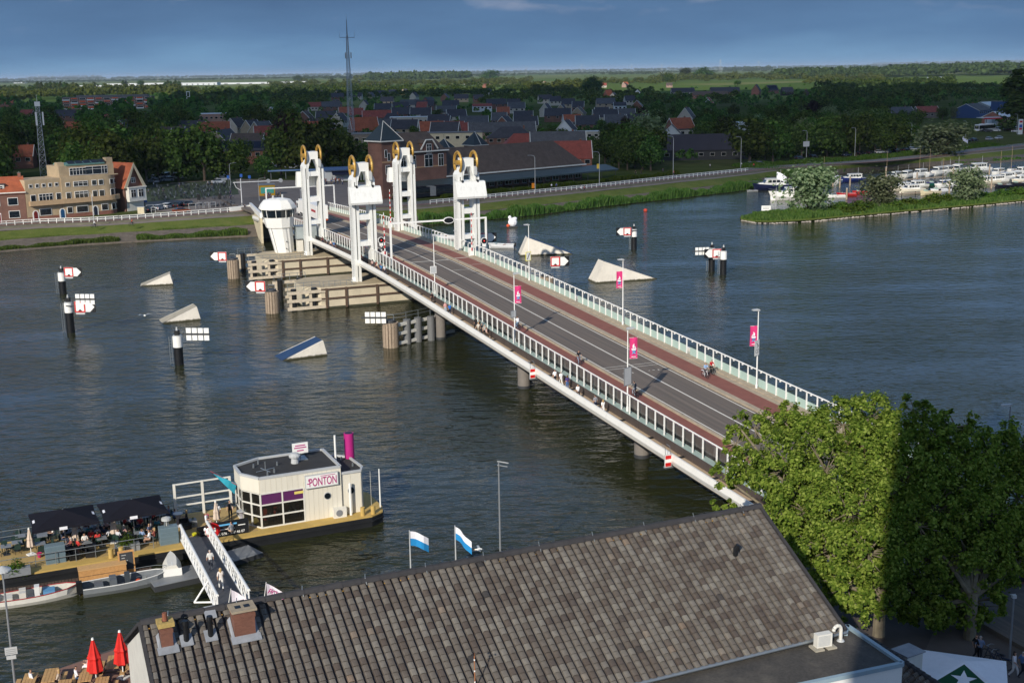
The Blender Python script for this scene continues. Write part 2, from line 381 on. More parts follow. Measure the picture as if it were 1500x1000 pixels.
# ------------------------------------------------------------------ lift towers
def wheel(r=2.05):
    m=MB();m.torus((0,0,0),(1,0,0),r-.2,.22,28,5);m.torus((0,0,0),(1,0,0),r-.52,.11,24,4)
    m.cyl((-.32,0,0),(.32,0,0),.42,.42,12)
    for k in range(11):
        a=2*PI*k/11;m.bar((0,math.cos(a)*.3,math.sin(a)*.3),(0,math.cos(a)*(r-.3),math.sin(a)*(r-.3)),.52,.5)
        return m.mesh('pulley_wheel',GOLD)
WH=wheel()
TOWERW=weathered('tower_white','e4e4df','8d8576',.42,.38);TGREY=mat('tower_groove','9aa1a4',.5,nz=(1,.1))
def make_tower():
    o=thing('lift_tower','','lift tower',(0,0,0),RZB)
    zb,zt=3.5,23.8
    for sx in (-1,1):
        m=MB();a=sx*2.0;b=sx*.95
        xs=sorted((a,b));w=(xs[1]-xs[0])
        # leg: two stiles with a recessed groove between
        m.b2(xs[0],xs[0]+.42,-1.2,1.2,7.0 if sx>0 else zb,20.6);m.b2(xs[1]-.42,xs[1],-1.2,1.2,7.0 if sx>0 else zb,20.6);m.b2(xs[0]+.42,xs[1]-.42,-.75,.75,7. if sx>0 else zb,20.6,1)
        sh=[(a,20.6),(a,21.0),(a-sx*.35,21.7),(sx*.98,22.4),(sx*.98,21.3),(b,20.6)] # shoulder
        pts=[(a,20.6),(a,21.),(a-sx*.3,21.55),(sx*1.02,22.35),(sx*1.02,23.0),(sx*.42,23.0),(sx*.42,22.3),(sx*.95,20.6)]
        m.ext([(x,-1.2,z) for x,z in (pts if sx>0 else pts[::-1])],(0,2.4,0))
        if sx<0: m.cyl((-1.48,0,zb),(-1.48,0,zb+.9),1.0,.85,16);m.b2(-2.05,-.9,-1.25,1.25,6.4,7.4)
        m.build('leg',[TOWERW,TGREY],o)
    for z0,z1 in ((9.75,10.5),(14.2,15.1),(19.1,19.95)): m=MB();m.b2(-.95,.95,-1.14,1.14,z0,z1);m.build('crossbeam',TOWERW,o)
    m=MB();m.b2(-1.02,1.02,-1.2,1.2,23.0,zt);m.b2(-1.0,1.0,-1.19,1.19,22.35,23.0);m.build('head',TOWERW,o)
    for sx in (-1,1): obj('pulley_wheel',WH,o,(sx*1.48,0,23.05))
    m=MB()
    for sx in (-1,1):
        for y in (-1.95,1.95): m.cyl((sx*1.4,y,23),(sx*1.4,y,18.6),.035,.035,5)
    m.build('cable',BLACK,o)
    m=MB()
    for k in range(40): m.bar((-2.06,-.3,4.5+k*.4),(-2.06,.3,4.5+k*.4),.04)
    m.path([(-2.08,-.32,4.2),(-2.08,-.32,20.6)],.03,4);m.path([(-2.08,.32,4.2),(-2.08,.32,20.6)],.03,4)
    for z in (11.2,16.4): m.path([(-2.06,-.4,z),(-2.5,-.35,z),(-2.5,.35,z),(-2.06,.4,z)],.03,4)
    m.b2(.96,1.5,-1.8,-1.2,20.9,22.4);m.build('ladder',LGREY,o)
    return o
def cweight(o,sg):
    m=MB()
    yb=sg*1.35
    sec=[(yb,19.9),(yb+sg*.75,19.8),(yb+sg*1.65,17.3),(yb+sg*1.5,16.95),(yb,16.95)]
    pts=[(-2.75,y,z) for y,z in sec];m.ext(pts if sg<0 else pts[::-1],(5.5,0,0));c=m.build('counterweight',TOWERW,o)
    m=MB()
    for sx in (-1,1): m.b2(sx*1.4-.16,sx*1.4+.16,yb+sg*.6-.2,yb+sg*.6+.2,19.3,20.1)
    m.build('cable_socket',BLACK,c)
tw=make_tower();TW=[]
defs=[(203.5,55.3,-1,'white lift tower with gold wheels nearest the camera, left of the road'),(203.5,74.2,-1,'white lift tower with gold wheels nearest the camera, right of the road'),
 (238.6,55.0,1,'white lift tower with gold wheels beside the round control house'),(238.6,73.7,1,'white lift tower with gold wheels in front of the station tower')]
for i,(s,t,sg,lb) in enumerate(defs):
    o=tw if i==0 else dup(tw);o.location=wst(s,t,0);o['label']=lb;o['group']='lift towers of the bridge';TW.append((o,sg))
for o,sg in TW: cweight(o,sg)
# ------------------------------------------------------------------ lamps, banners, gantries, barriers, signals on the deck
def lamp_mesh():
    o=thing('street_lamp','','street lamp')
    m=MB();m.cyl((0,0,0),(0,0,8.55),.085,.05,8);m.cyl((0,0,0),(0,0,.5),.13,.13,8);m.path([(0,0,8.5),(.35,0,8.6)],.035,5);m.build('pole',WHITE,o)
    m=MB();m.ext([(-.1,-.16,8.55),(.75,-.16,8.62),(.75,-.16,8.74),(.1,-.16,8.78),(-.12,-.16,8.68)],(0,.32,0));m.build('lamp_head',LGREY,o)
    return o
LAMP=lamp_mesh()
PINK=mat('magenta_cloth',(.62,.035,.17),.7,nz=(2,.1));CYAN=mat('cyan_cloth',(.12,.42,.72),.7,nz=(2,.08));WCL=mat('white_cloth','e6e6ea',.7,nz=(2,.05))
def banner_mesh():
    o=thing('banner','','banner')
    m=MB();N=6
    vs=[];
    for i in range(N+1):
        for j in range(7): vs.append((.08+.95*i/N,.07*math.sin(i*1.1+j*.5)*(i/N),-2.6*j/6))
    m.add(vs,[(i*7+j,i*7+j+1,(i+1)*7+j+1,(i+1)*7+j) for i in range(N) for j in range(6)]);cl=m.build('cloth',PINK,o)
    md=cl.modifiers.new('thick','SOLIDIFY');md.thickness=.01
    m=MB()
    for y in (-.1,.1):
        q=lambda pts,k:m.add([(x,y,z) for x,z in pts],[tuple(range(len(pts)))],k)
        q([(.25,-1.36),(.9,-1.36),(.8,-1.56),(.36,-1.56)],0);q([(.42,-1.3),(.42,-.95),(.62,-.72),(.62,-1.3)],0);q([(.66,-1.3),(.66,-1.0),(.86,-1.3)],0)
        q([(.3,-1.62),(.45,-1.62),(.85,-2.0),(.7,-2.0)],1);q([(.7,-1.62),(.85,-1.62),(.45,-2.0),(.3,-2.0)],1);q([(.38,-1.62),(.78,-1.62),(.7,-1.8),(.46,-1.8)],1)
        q([(.28,-2.3),(.82,-2.3),(.82,-2.38),(.28,-2.38)],0)
    m.build('emblem',[WCL,CYAN],o)
    m=MB();m.path([(0,0,-.02),(1.05,0,-.02)],.02,5);m.path([(0,0,-2.58),(1.05,0,-2.58)],.02,5);m.build('banner_arm',WHITE,o)
    return o
BAN=banner_mesh()
def deck(s,t,dz=0): return wst(s,t,zd(s)+dz)
def on_screen(px,t,dz=0,lo=60,hi=330):
    return min((lo+k*.1 for k in range(int((hi-lo)*10))),key=lambda s:abs(proj(*deck(s,t,dz))[0]-px))
lamps=[(108.5,56.6,0,'white street lamp with a magenta banner, at the near railing by the grey cyclist'),(139.2,56.75,0,'white street lamp with banner at the near railing above the white shirted cyclist'),(170.2,56.75,0,'white street lamp with a box sign and no banner, at the near railing'),
  (108.9,72.4,PI,'white street lamp with banner and white panel, at the far railing nearest the plane tree'),(140.2,72.4,PI,'white street lamp with a magenta banner, at the far railing before the big wedge'),(171.4,72.4,PI,'white street lamp with a yellow edged sign at the far railing'),]
for i,(s,t,r,lb) in enumerate(lamps):
    o=LAMP if i==0 else dup(LAMP);o.location=deck(s,t,-.42 if t<60 else .06);o.rotation_euler=(0,0,RZB+r);o['label']=lb;o['group']='street lamps on the bridge'
for i,(s,t,z,r,lb) in enumerate(((108.5,56.75,7.3,0,'magenta banner with a white ship on the near lamp by the double road line'),(139.2,56.75,6.7,0,'magenta banner with a white ship on the near lamp above the cyclist in white'),(108.9,72.4,7.0,PI,'magenta banner with a white ship on the far lamp nearest the plane tree'),(140.2,72.4,7.2,PI,'magenta banner with a white ship on the far lamp in front of the concrete wedge'))):
    o=BAN if i==0 else dup(BAN);o.location=deck(s,t,z);o.rotation_euler=(0,0,RZB+r-.25);o.scale=(.85,.85,.85);o['label']=lb;o['group']='banners on the bridge lamps'
def signboard(name,lb,loc,rz,w,h,face,edge,mark=None,cat='sign'):
    o=thing(name,lb,cat,loc,rz)
    m=MB();m.b2(-w/2,w/2,-.03,.03,-h/2,h/2);m.build('board',edge,o)
    m=MB()
    for y in (-.034,.034): m.add([(x,y,z) for x,z in ((-w/2+.07,-h/2+.07),(w/2-.07,-h/2+.07),(w/2-.07,h/2-.07),(-w/2+.07,h/2-.07))],[(0,1,2,3) if y<0 else (3,2,1,0)],0)
    for pts in (mark or []):
        m.add([(x,-.038,z) for x,z in pts],[tuple(range(len(pts)))],1)
    m.build('sign_face',[face,BLACK],o);return o
def circ(x,z,r,n=12,w=.05):
    return [[(x+r*math.cos(a),z+r*math.sin(a)),(x+r*math.cos(b),z+r*math.sin(b)),(x+(r-w)*math.cos(b),z+(r-w)*math.sin(b)),(x+(r-w)*math.cos(a),z+(r-w)*math.sin(a))] for a,b in ((2*PI*k/n,2*PI*(k+1)/n) for k in range(n))]
p=deck(108.5,56.6,3.3);o=signboard('direction_sign','grey sign panel on the near lamp seen from behind, below a banner',p-Vector((0,.14,0)),RZB+.4,1.15,1.9,LGREY,GREY)
p=deck(108.9,72.3,4.6);signboard('cycle_route_sign','white panel with black bicycle symbol on the far lamp',p-Vector((0,.12,0)),RZB+.5,.95,1.7,WHITE,LGREY,circ(-.15,-.35,.22)+circ(.18,-.35,.22)+[[(-.2,.55),(.25,.1),(.3,.18),(-.15,.62)],[(-.1,0),(.2,.35),(.25,.3),(-.05,-.05)]])
p=deck(139.2,56.6,3.2);signboard('lamp_sign','small grey sign on the near lamp beside the white shirted cyclist',p-Vector((0,.12,0)),RZB+.4,.95,.9,LGREY,GREY)
p=deck(171.4,72.3,3.9);signboard('end_of_zone_sign','yellow edged white sign with grey slash on the far lamp',p-Vector((0,.12,0)),RZB+.3,1.0,1.35,WHITE,mat('sign_yellow','f2e21a',.5),[[(-.3,-.45),(-.18,-.5),(.3,.45),(.18,.5)]])
p=deck(170.2,56.6,3.2);signboard('control_box','white box on the near lamp closest to the lift towers',p-Vector((0,.15,0)),RZB,.95,1.1,LGREY,WHITE,cat='box')
REDL=NT('red_lamp');REDL.set(**{'Emission_Color':(1,.03,.02,1)}) ;REDL.bsdf.inputs['Emission Strength'].default_value=1.2;REDL.base((.5,.02,.02));REDL=REDL.mat
def signal(lb,loc,rz):
    o=thing('traffic_signal',lb,'traffic light',loc,rz)
    m=MB()
    for k in range(8): m.cyl((0,0,k*.28),(0,0,k*.28+.28),.09,.09,8,k%2)
    m.b2(-.28,.28,-.2,.2,2.24,2.7,1);m.build('striped_post',[BLACK,WHITE],o)
    m=MB();m.cyl((0,-.1,3.2),(0,.08,3.2),.55,.55,20,1);m.cyl((0,-.13,3.2),(0,-.1,3.2),.48,.48,20,0);m.build('signal_disc',[BLACK,WHITE],o)
    m=MB();m.cyl((.0,-.17,3.2),(.0,-.13,3.2),.1,.1,10);m.build('red_light',REDL,o)
signal('round black signal with red light beside the right tower',deck(191.9,72.9),RZB)
signal('round black signal with red light beside the left tower',deck(200.5,57.5),RZB)
def gantry(lb,s,tl,tr,h,light):
    o=thing('signal_gantry',lb,'gantry',deck(s,tl),RZB);w=tr-tl
    for x in (0,w):
        m=MB();m.b2(x-.14,x+.14,-.14,.14,0,h);m.build('leg',WHITE,o)
    m=MB();m.b2(-.14,w+.14,-.12,.12,h,h+.26);m.build('beam',WHITE,o)
    if light:
        m=MB();x=w*.6;m.ext([(x+.95*math.cos(a),-.35,h+.1+.55*math.sin(a)) for a in [2*PI*k/20 for k in range(20)]],(0,.2,0),1)
        m.ext([(x+.82*math.cos(a),-.38,h+.1+.44*math.sin(a)) for a in [2*PI*k/20 for k in range(20)]],(0,.02,0),0);m.build('signal_head',[BLACK,WHITE],o)
gantry('white portal gantry with an oval black signal before the lift span',193,57.0,73.7,6.8,True)
gantry('white portal gantry behind the lift span near the far abutment',297,57.0,73.7,6.2,False)
def barrier(lb,s,t,L_=7.):
    o=thing('road_barrier',lb,'barrier',deck(s,t),RZB)
    m=MB();m.b2(-.4,.4,-.35,.35,0,1.35);m.b2(-.3,.3,-.3,.3,1.35,1.45);m.build('cabinet',WHITE,o)
    m=MB()
    for k in range(int(L_/.5)): m.cyl((-.0,-.42,1.0+k*.5),(-.0,-.42,1.5+k*.5),.1-.003*k,.1-.003*(k+1),8,k%2)
    m.build('striped_boom',[RED,WHITE],o)
barrier('raised red and white barrier boom beside the left near lift tower',199.5,57.7,7.2);barrier('raised red and white barrier boom beside the right near lift tower',196.6,72.3,7.2)
barrier('raised red and white barrier boom between the road and the right far lift tower',244.5,72.2,7.2);barrier('raised red and white barrier boom in the legs of the left far lift tower',245.7,57.6,4.5)
# ================================================================== water, banks, ground
def water():
    t=NT('river_water');v=t.coord('Object',(.55,1.1,1));v2=t.coord('Object',(.02,.05,1))
    a=t.noise(v,.5,3,.5);b=t.noise(v,1.25,3,.6);d=t.noise(v,3.6,3,.65);c=t.noise(v2,1.,3,.5)
    h=t.math('ADD',t.math('ADD',t.math('MULTIPLY',a,1.5),t.math('MULTIPLY',b,.42)),t.math('MULTIPLY',d,.07))
    gust=t.ramp(c,[(.34,(.28,.28,.28)),(.62,(1,1,1))])
    t.base(t.ramp(t.noise(t.coord('Object'),.03,3),[(.3,(.020,.0235,.0095)),(.7,(.029,.031,.012))]))
    bm=t.node('ShaderNodeBump');bm.inputs['Distance'].default_value=.55;t.link(h,bm.inputs['Height']);t.link(t.math('MULTIPLY',gust,.85),bm.inputs['Strength'])
    t.set(Roughness=.1,IOR=1.333,Normal=bm.outputs[0]);t.bsdf.inputs['Specular IOR Level'].default_value=.5
    return t.mat
m=MB();m.quad((-1500,20,0),(1500,20,0),(1500,900,0),(-1500,900,0));structure(m.build('river_water',water()))
def grassmat(name,c1,c2,c3,sc1=.25,bump=.5):
    t=NT(name);v=t.coord('Object');f=t.noise(v,sc1,5,.65);g=t.noise(v,3.2,4,.7)
    c=t.ramp(f,[(.28,c1),(.5,c2),(.72,c3)]);c=t.mix(.45,c,t.ramp(g,[(.3,[x*.45 for x in c2]),(.7,[x*1.5 for x in c2])]))
    t.base(c);t.set(Roughness=.95,Normal=t.bump(g,bump,.25));t.bsdf.inputs['Specular IOR Level'].default_value=.1;return t.mat
GRASS=grassmat('dike_grass',(.055,.09,.016),(.11,.14,.028),(.18,.175,.06))
STONE=mat('stone_revetment',(.115,.095,.075),.9,nz=(.9,.4),bump=.5);PAVE=mat('paving',(.20,.165,.14),.9,nz=(.4,.16),bump=.1);ROADD=mat('dike_road_asphalt',(.13,.125,.12),.9,nz=(.3,.14));BRICKP=mat('brick_paving',(.22,.12,.09),.9,nz=(.5,.2))
PAIRS=[((-600,425),(-600,390)),((-300,398),(-300,362)),((0,370),(0,331)),((150,358),(150,324)),((300,350),(300,313.5)),((390,346),(396,306)),((480,339),(480,304)),((620,330),(605,301)),((760,318),(760,286)),((900,301),(880,274)),((1000,290),(990,262)),((1090,279),(1096,251)),((1125,269),(1135,247)),((1200,258),(1205,242)),((1330,246),(1330,233.5)),((1500,236),(1500,214)),((1800,212),(1800,180))]
GZ=3.5
BW=[at(*a,0) for a,b in PAIRS];BI=[at(*b,GZ) for a,b in PAIRS]
def dens(P,n=6):
    out=[]
    for i in range(len(P)-1):
        p0=P[max(0,i-1)];p1=P[i];p2=P[i+1];p3=P[min(len(P)-1,i+2)]
        for k in range(n):
            u=k/n;out.append(.5*((2*p1)+(p2-p0)*u+(2*p0-5*p1+4*p2-p3)*u*u+(3*p1-p0-3*p2+p3)*u**3))
    return out+[P[-1]]
BW,BI=dens(BW),dens(BI)
def prof(u,z): return [a.lerp(b,u)*1. for a,b in zip(BW,BI)] if z is None else [Vector((*a.lerp(b,u)[:2],z+ (rng.uniform(-.06,.06) if 0<u<.8 else 0))) for a,b in zip(BW,BI)]
def bankstrip(name,us,m_):
    m=MB();rows=[prof(u,z) for u,z in us]
    for a,b in zip(rows,rows[1:]): m.strip(a,b)
    return structure(m.build(name,m_,smooth=True))
bankstrip('stone_bank',[(-.04,-.8),(.03,.25),(.14,.7),(.36,1.75)],STONE)
bankstrip('dike_grass',[(.36,1.75),(.5,2.3),(.70,3.0)],GRASS)
bankstrip('dike_path',[(.70,3.0),(.86,3.1)],PAVE)
bankstrip('dike_verge',[(.86,3.1),(.87,3.48),(.995,3.496)],mat('verge',(.13,.12,.085),.95,nz=(.4,.3)))
# inland road strip, then the open ground to the horizon
def inl(dist,z):
    out=[]
    for i,p in enumerate(BI):
        a=BI[max(0,i-1)];b=BI[min(len(BI)-1,i+1)];d=(b-a);d.z=0;d.normalize();out.append(Vector((p.x-d.y*dist,p.y+d.x*dist,z)))
    return out
I0,I1,I2=inl(-.3,GZ+.0),inl(2.2,GZ+.004),inl(9.2,GZ+.008)
m=MB();m.strip(inl(-.4,GZ+.012),inl(2.2,GZ+.012));structure(m.build('dike_footpath',BRICKP))
m=MB();m.strip(inl(2.2,GZ+.016),inl(9,GZ+.016));structure(m.build('dike_road',ROADD))
m=MB();m.strip(inl(5.55,GZ+.022),inl(5.7,GZ+.022));m.strip(inl(2.5,GZ+.022),inl(2.62,GZ+.022));m.strip(inl(8.6,GZ+.022),inl(8.72,GZ+.022));structure(m.build('dike_road_lines',LINEW))
def landmat():
    t=NT('open_land');v=t.coord('Object')
    vo=t.node('ShaderNodeTexVoronoi');vo.inputs['Scale'].default_value=.0021;mpv=t.coord('Object',(1,.45,1));t.link(mpv,vo.inputs['Vector'])
    f=t.noise(v,.012,5,.6);g=t.noise(v,.11,4,.6)
    near=t.ramp(f,[(.3,(.03,.05,.014)),(.5,(.055,.075,.02)),(.7,(.09,.09,.05))])
    field=t.ramp(vo.outputs['Color'],[(.15,(.07,.13,.03)),(.4,(.13,.19,.05)),(.62,(.20,.21,.085)),(.85,(.10,.16,.035))])
    sp=t.node('ShaderNodeSeparateXYZ');t.link(v,sp.inputs[0]);far=t.ramp(t.math('MULTIPLY',sp.outputs[1],.0005),[(.6,(0,0,0)),(.75,(1,1,1))])
    c=t.mix(far,near,field);c=t.mix(.3,c,t.ramp(g,[(.3,(.03,.05,.012)),(.7,(.15,.16,.06))]))
    t.base(c);t.set(Roughness=1.);t.bsdf.inputs['Specular IOR Level'].default_value=0.;return t.mat
m=MB();inn=inl(-.35,GZ);n=len(inn)
rows=[inn]
for dist in (60,400,1500,6000,40000):
    rows.append([Vector((p.x*(1+dist*.0035) ,max(q.y+dist,600 if dist>300 else 0),GZ)) for p,q in zip(inn,inn)])
for a,b in zip(rows,rows[1:]): m.strip(a,b)
structure(m.build('open_land',landmat()))
# near quay
NQ=[(-120,52),tuple(at(0,1010,2.5)[:2]),tuple(at(205,935,2.5)[:2]),tuple(at(325,893,2.5)[:2]),tuple(at(733,815,2.5)[:2]),tuple(at(1010,757,2.5)[:2]),tuple(wst(70,54)[:2]),tuple(wst(72,76)[:2]),tuple(at(1500,700,2.5)[:2]),(140,155),(140,-60),(-120,-60)]
m=MB();m.prism(NQ,-3,2.5);structure(m.build('near_quay',[mat('quay_paving',(.085,.07,.062),.9,nz=(.5,.3),bump=.2)]))
m=MB();loft(m,[(56,-.7),(73,-.7),(73,0),(56,0)],st=[20,30,40,50,60]);
structure(m.build('bridge_ramp',ASPH,None,loc=BR.location,rz=RZB))
# ------------------------------------------------------------------ lift piers with timber guide works
PIERC=mat('pier_cream_concrete',(.56,.49,.36),.85,nz=(.5,.16),bump=.15);PTOP=mat('pier_top_concrete',(.42,.35,.24),.9,nz=(.6,.2))
ALG=mat('wet_algae',(.05,.05,.03),.6,nz=(1,.3))
def pier(lb,s0,s1,face):
    o=thing('guide_pier',lb,'bridge pier',wst((s0+s1)/2,50,0),RZB);h=3.6;hs=(s1-s0)/2
    m=MB();poly=[(-6.,-hs*.55),(-3.5,-hs),(28,-hs),(31,-hs*.4),(31,hs*.4),(28,hs),(-3.5,hs),(-6.,hs*.55)]
    m.prism(poly,.35,h-.001);m.prism([(x*1.002,y*1.004) for x,y in poly],-3,.35,1);m.prism([(x*.995,y*.985) for x,y in poly],h-.001,h+.06,2);m.build('pier_body',[PIERC,ALG,PTOP],o)
    m=MB()
    for y,sg in ((-hs,-1),(hs,1)):
        for z in (1.75,3.3): m.b2(-3.5,26,min(y,y+sg*.22),max(y,y+sg*.22),z-.14,z+.14)
    m.build('timber_rail',TIMBD,o)
    for x in (-2.6,.8,6.2,12.5,19,25):
        m=MB()
        for y,sg in ((-hs,-1),(hs,1)): m.b2(x-.2,x+.2,min(y+sg*.02,y+sg*.24),max(y+sg*.02,y+sg*.24),.1,3.5)
        m.build('timber_upright',TIMBD,o)
    # open timber guide at the upstream end
    for z in (.45,1.75,3.1):
        for y in (-hs,hs): m=MB();m.b2(-9.2,-2.8,y-.22,y+.22,z-.24,z+.24);m.build('guide_beam',TIML,o)
    for x in (-8.0,-4.6):
        for y in (-hs+.45,hs-.45):
            m=MB();m.cyl((x,y,-2),(x,y,3.7),.48,.48,12);m.build('guide_pile',BLACK,o)
            m=MB();sg=-1 if y<0 else 1;m.b2(x-.85,x-.45,y+sg*.3-.2,y+sg*.3+.2,.2,3.3);m.build('guide_post',TIML,o)
    m=MB()
    for y in (-hs+.5,hs-.5):
        for z in (4.15,4.65): m.path([(-9,y,z),(-3.5,y,z)],.04,5)
        for k in range(5): m.cyl((-9+k*1.375,y,3.3),(-9+k*1.375,y,4.65),.04,.04,5)
    for z in (4.1,4.6): m.path([(-3,-hs+.25,z),(2,-hs+.25,z),(2,-hs+3,z)],.035,5)
    for k in range(6): m.cyl((-3+k,-hs+.25,h),(-3+k,-hs+.25,4.6),.035,.035,5)
    m.build('handrail',STEEL,o)
    m=MB();m.b2(9,13,-1.6,.6,h+.06,h+.5);m.cyl((7.5,-1.2,h+.2),(9,-.6,h+.8),.16,.16,8);m.b2(13.5,15,-1,1,h+.06,h+.9);m.build('machinery',LGREY,o)
    return o
pier('cream concrete guide pier under the near lift towers, with timber rails',199.6,211.5,0)
pier('cream concrete guide pier carrying the white control house',234.5,247.5,0)
def timber_dolphin(lb,px,py,h,r):
    p=at(px,py,0);o=thing('timber_dolphin',lb,'dolphin',p+Vector((0,r,0)))
    m=MB();n=16
    for k in range(n):
        a=2*PI*k/n;x,y=math.cos(a)*r,math.sin(a)*r;m.box(x,y,h/2-1,.44*r/1.3,.3,h+2,a+PI/2)
    m.cyl((0,0,-2),(0,0,h-.1),r-.1,r-.1,16);m.build('timber_pile',TIMB,o)
    m=MB();m.cyl((0,0,h),(0,0,h+.35),r*.8,r*.75,16);m.cyl((0,0,h-.7),(0,0,h-.55),r+.15,r+.15,16);m.build('steel_cap',DGREY,o)
    m=MB();m.path([(-.5,0,h+.3),(-.5,0,h+1.1),(.5,0,h+1.1),(.5,0,h+.3)],.05);m.build('rail',STEEL,o)
    return o
timber_dolphin('round timber dolphin at the tip of the near guide pier',398,459.5,3.6,1.0)
timber_dolphin('round timber dolphin at the tip of the control house pier',341,408.5,3.6,1.0)
timber_dolphin('round timber dolphin with white square lights below the near railing',572,510,3.6,1.0)
timber_dolphin('round timber dolphin behind the far railing left of the small wedge',801,431,3.,1.1)
# fender of piles and beams beside the third pier
o=thing('pile_fender','short fender of dark piles and white beams under the bridge edge','fender',at(600,503,0))
P0=at(600,503,0)
for px,py in ((597,503),(613,500),(632,498)):
    p=at(px,py,0)-P0;m=MB();m.cyl((p.x,p.y,-2),(p.x,p.y,3.6),.55,.55,14);m.build('pile',MC('6a6b6c'),o)
for z in (.4,1.8,3.1):
    a=at(578,508,0)-P0;b=at(665,488,0)-P0;m=MB();m.bar((a.x,a.y,z),(b.x,b.y,z),.4,.4);m.build('beam',OFFW,o)
m=MB();a=at(578,508,0)-P0;b=at(665,488,0)-P0
for z in (4.2,4.7): m.path([(a.x,a.y,z),(b.x,b.y,z)],.04,5)
for k in range(6): q=a.lerp(b,k/5);m.cyl((q.x,q.y,3.2),(q.x,q.y,4.7),.04,.04,5)
m.build('handrail',STEEL,o)
# ------------------------------------------------------------------ navigation signs
def nav_arrow(lb,loc,flip,rz,s=.9):
    # red framed clearance board plus black board with white arrow
    o=thing('clearance_sign',lb,'sign',loc,rz);f=-1 if flip else 1
    m=MB();m.b2(-.95*s,.95*s,0,.08,-.95*s,.95*s);m.build('board',WHITE,o)
    m=MB()
    for x0,x1,z0,z1 in ((-.93,.93,.72,.93),(-.93,.93,-.93,-.72),(-.93,-.72,-.72,.72),(.72,.93,-.72,.72)): m.b2(x0*s,x1*s,-.02,-.002,z0*s,z1*s,0)
    m.ext([(-.35*s,-.02,-.72*s),(.35*s,-.02,-.72*s),(.12*s,-.02,-.45*s),(-.12*s,-.02,-.45*s)],(0,.018,0),1);m.build('red_frame',[RED,BLACK],o)
    m=MB();x0,x1=(.97*s,2.75*s);m.b2(min(f*x0,f*x1),max(f*x0,f*x1),0,.08,-.95*s,.95*s);m.build('arrow_board',BLACK,o)
    m=MB();pts=[(f*1.0*s,-.02,-.85*s),(f*1.75*s,-.02,-.85*s),(f*2.6*s,-.02,0),(f*1.75*s,-.02,.85*s),(f*1.0*s,-.02,.85*s)]
    m.ext(pts if f>0 else pts[::-1],(0,.018,0));m.build('arrow',WHITE,o)
    m=MB();m.b2(-.8*s,.8*s,0,.06,-1.3*s,-1.0*s);m.build('plate',LGREY,o)
    m=MB();m.bar((-f*.9*s,.1,.1),(-f*2.6*s,.3,.1),.14,.14);m.build('bracket',DGREY,o)
    return o
def nav_lights(lb,loc,rz,n=4,s=1.):
    s*=.87
    o=thing('square_light_panel',lb,'sign',loc,rz)
    m=MB();m.b2(-.5,n*.95*s,0,.25,-.18*s,.08*s);m.build('bar',DGREY,o)
    for k in range(n):
        m=MB()
        for z0 in (.14,-1.0): m.b2(k*.95*s+.08,k*.95*s+.88*s,-.05,.1,z0*s,(z0+.8)*s)
        m.build('light_square',WHITE,o)
    return o
def steel_dolphin(lb,px,py,top,rz=0):
    p=at(px,py,0);h=zat(p.x,p.y,top);r=.62;o=thing('steel_dolphin',lb,'dolphin',p+Vector((0,.6,0)),rz)
    m=MB();m.cyl((0,0,-2),(0,0,h-2.4),r,r,20);m.build('tube_pile',BLACK,o)
    m=MB();m.cyl((0,0,h-2.4),(0,0,h-.9),r+.03,r+.03,20);m.build('white_collar',WHITE,o)
    m=MB();m.cyl((0,0,h-.9),(0,0,h-.75),r*.9,r*.9,16);m.b2(-.3,.3,-.3,.3,h-.75,h-.1,1);m.cyl((0,0,h-.1),(0,0,h+.35),.16,.1,8);m.build('beacon',[LGREY,BLACK],o)
    m=MB()
    for x in (-1.05,-.72): m.cyl((x,-.35,.1),(x,-.35,h-.9),.05,.05,5)
    for k in range(int((h-1)/.4)): m.cyl((-1.05,-.35,.3+k*.4),(-.72,-.35,.3+k*.4),.03,.03,4)
    m.build('ladder',STEEL,o)
    return p,h
for lb,px,py,top in (('tall steel dolphin farthest left, nearest the far bank',91,431,393),('tall steel dolphin below the two stacked signs at the left',102,488,436),('tall steel dolphin carrying only square white lights, left of the bridge',261,535,484),('tall steel dolphin farthest out on the right of the bridge',929,366,331),('left steel dolphin of the close pair right of the bridge',1043,398,358),('right steel dolphin of the close pair right of the bridge',1060,403,362)):
    steel_dolphin(lb,px,py,top)
def face_at(px,py,Y,rz=0): 
    r=ray(px,py);k=Y/r[1];return Vector((r[0]*k,Y,CH+r[2]*k))
YA=at(97,431,0).y;YB=at(102,488,0).y;YC=at(261,535,0).y;YD=at(929,366,0).y;YE=at(1043,398,0).y
for lb,px,py,Y,fl in (('red framed clearance sign with arrow pointing right on the far left dolphin',100.5,398.5,YA-.6,False),('red framed clearance sign with arrow pointing right below square lights',117,449.5,YB-.6,False),('red framed clearance sign with arrow pointing left, farthest right of the bridge',919,339,YD-.6,True),
  ('red framed clearance sign with arrow pointing left on the dolphin pair',1050,371,YE-.8,True),('red framed clearance sign with arrow pointing left on the control house pier',325.5,375.5,at(347,408,0).y,True),('red framed clearance sign with arrow pointing left on the near guide pier',381,419.5,at(407,459,0).y,True),
  ('red framed clearance sign pointing right, over the far railing by the right tower',707.5,348,222,False),('red framed clearance sign with arrow pointing right, over the far railing by the wooden dolphin',813.5,383,at(801,431,0).y,False)):
    nav_arrow(lb,face_at(px,py,Y),fl,.12 if px>600 else -.1)
nav_lights('white square light panels above the left stacked sign',face_at(110,438,YB-.55),-.1,4,.95)
nav_lights('white square light panels on the dolphin at the left, in open water',face_at(272,489,YC-.5),-.1,4,1.)
nav_lights('white square light panels left of the dolphin pair',face_at(1018,368,YE-.3),.1,4,.85)
nav_lights('white square light panels on the timber dolphin below the near railing',face_at(534,465,at(572,510,0).y),-.1,4,.95)
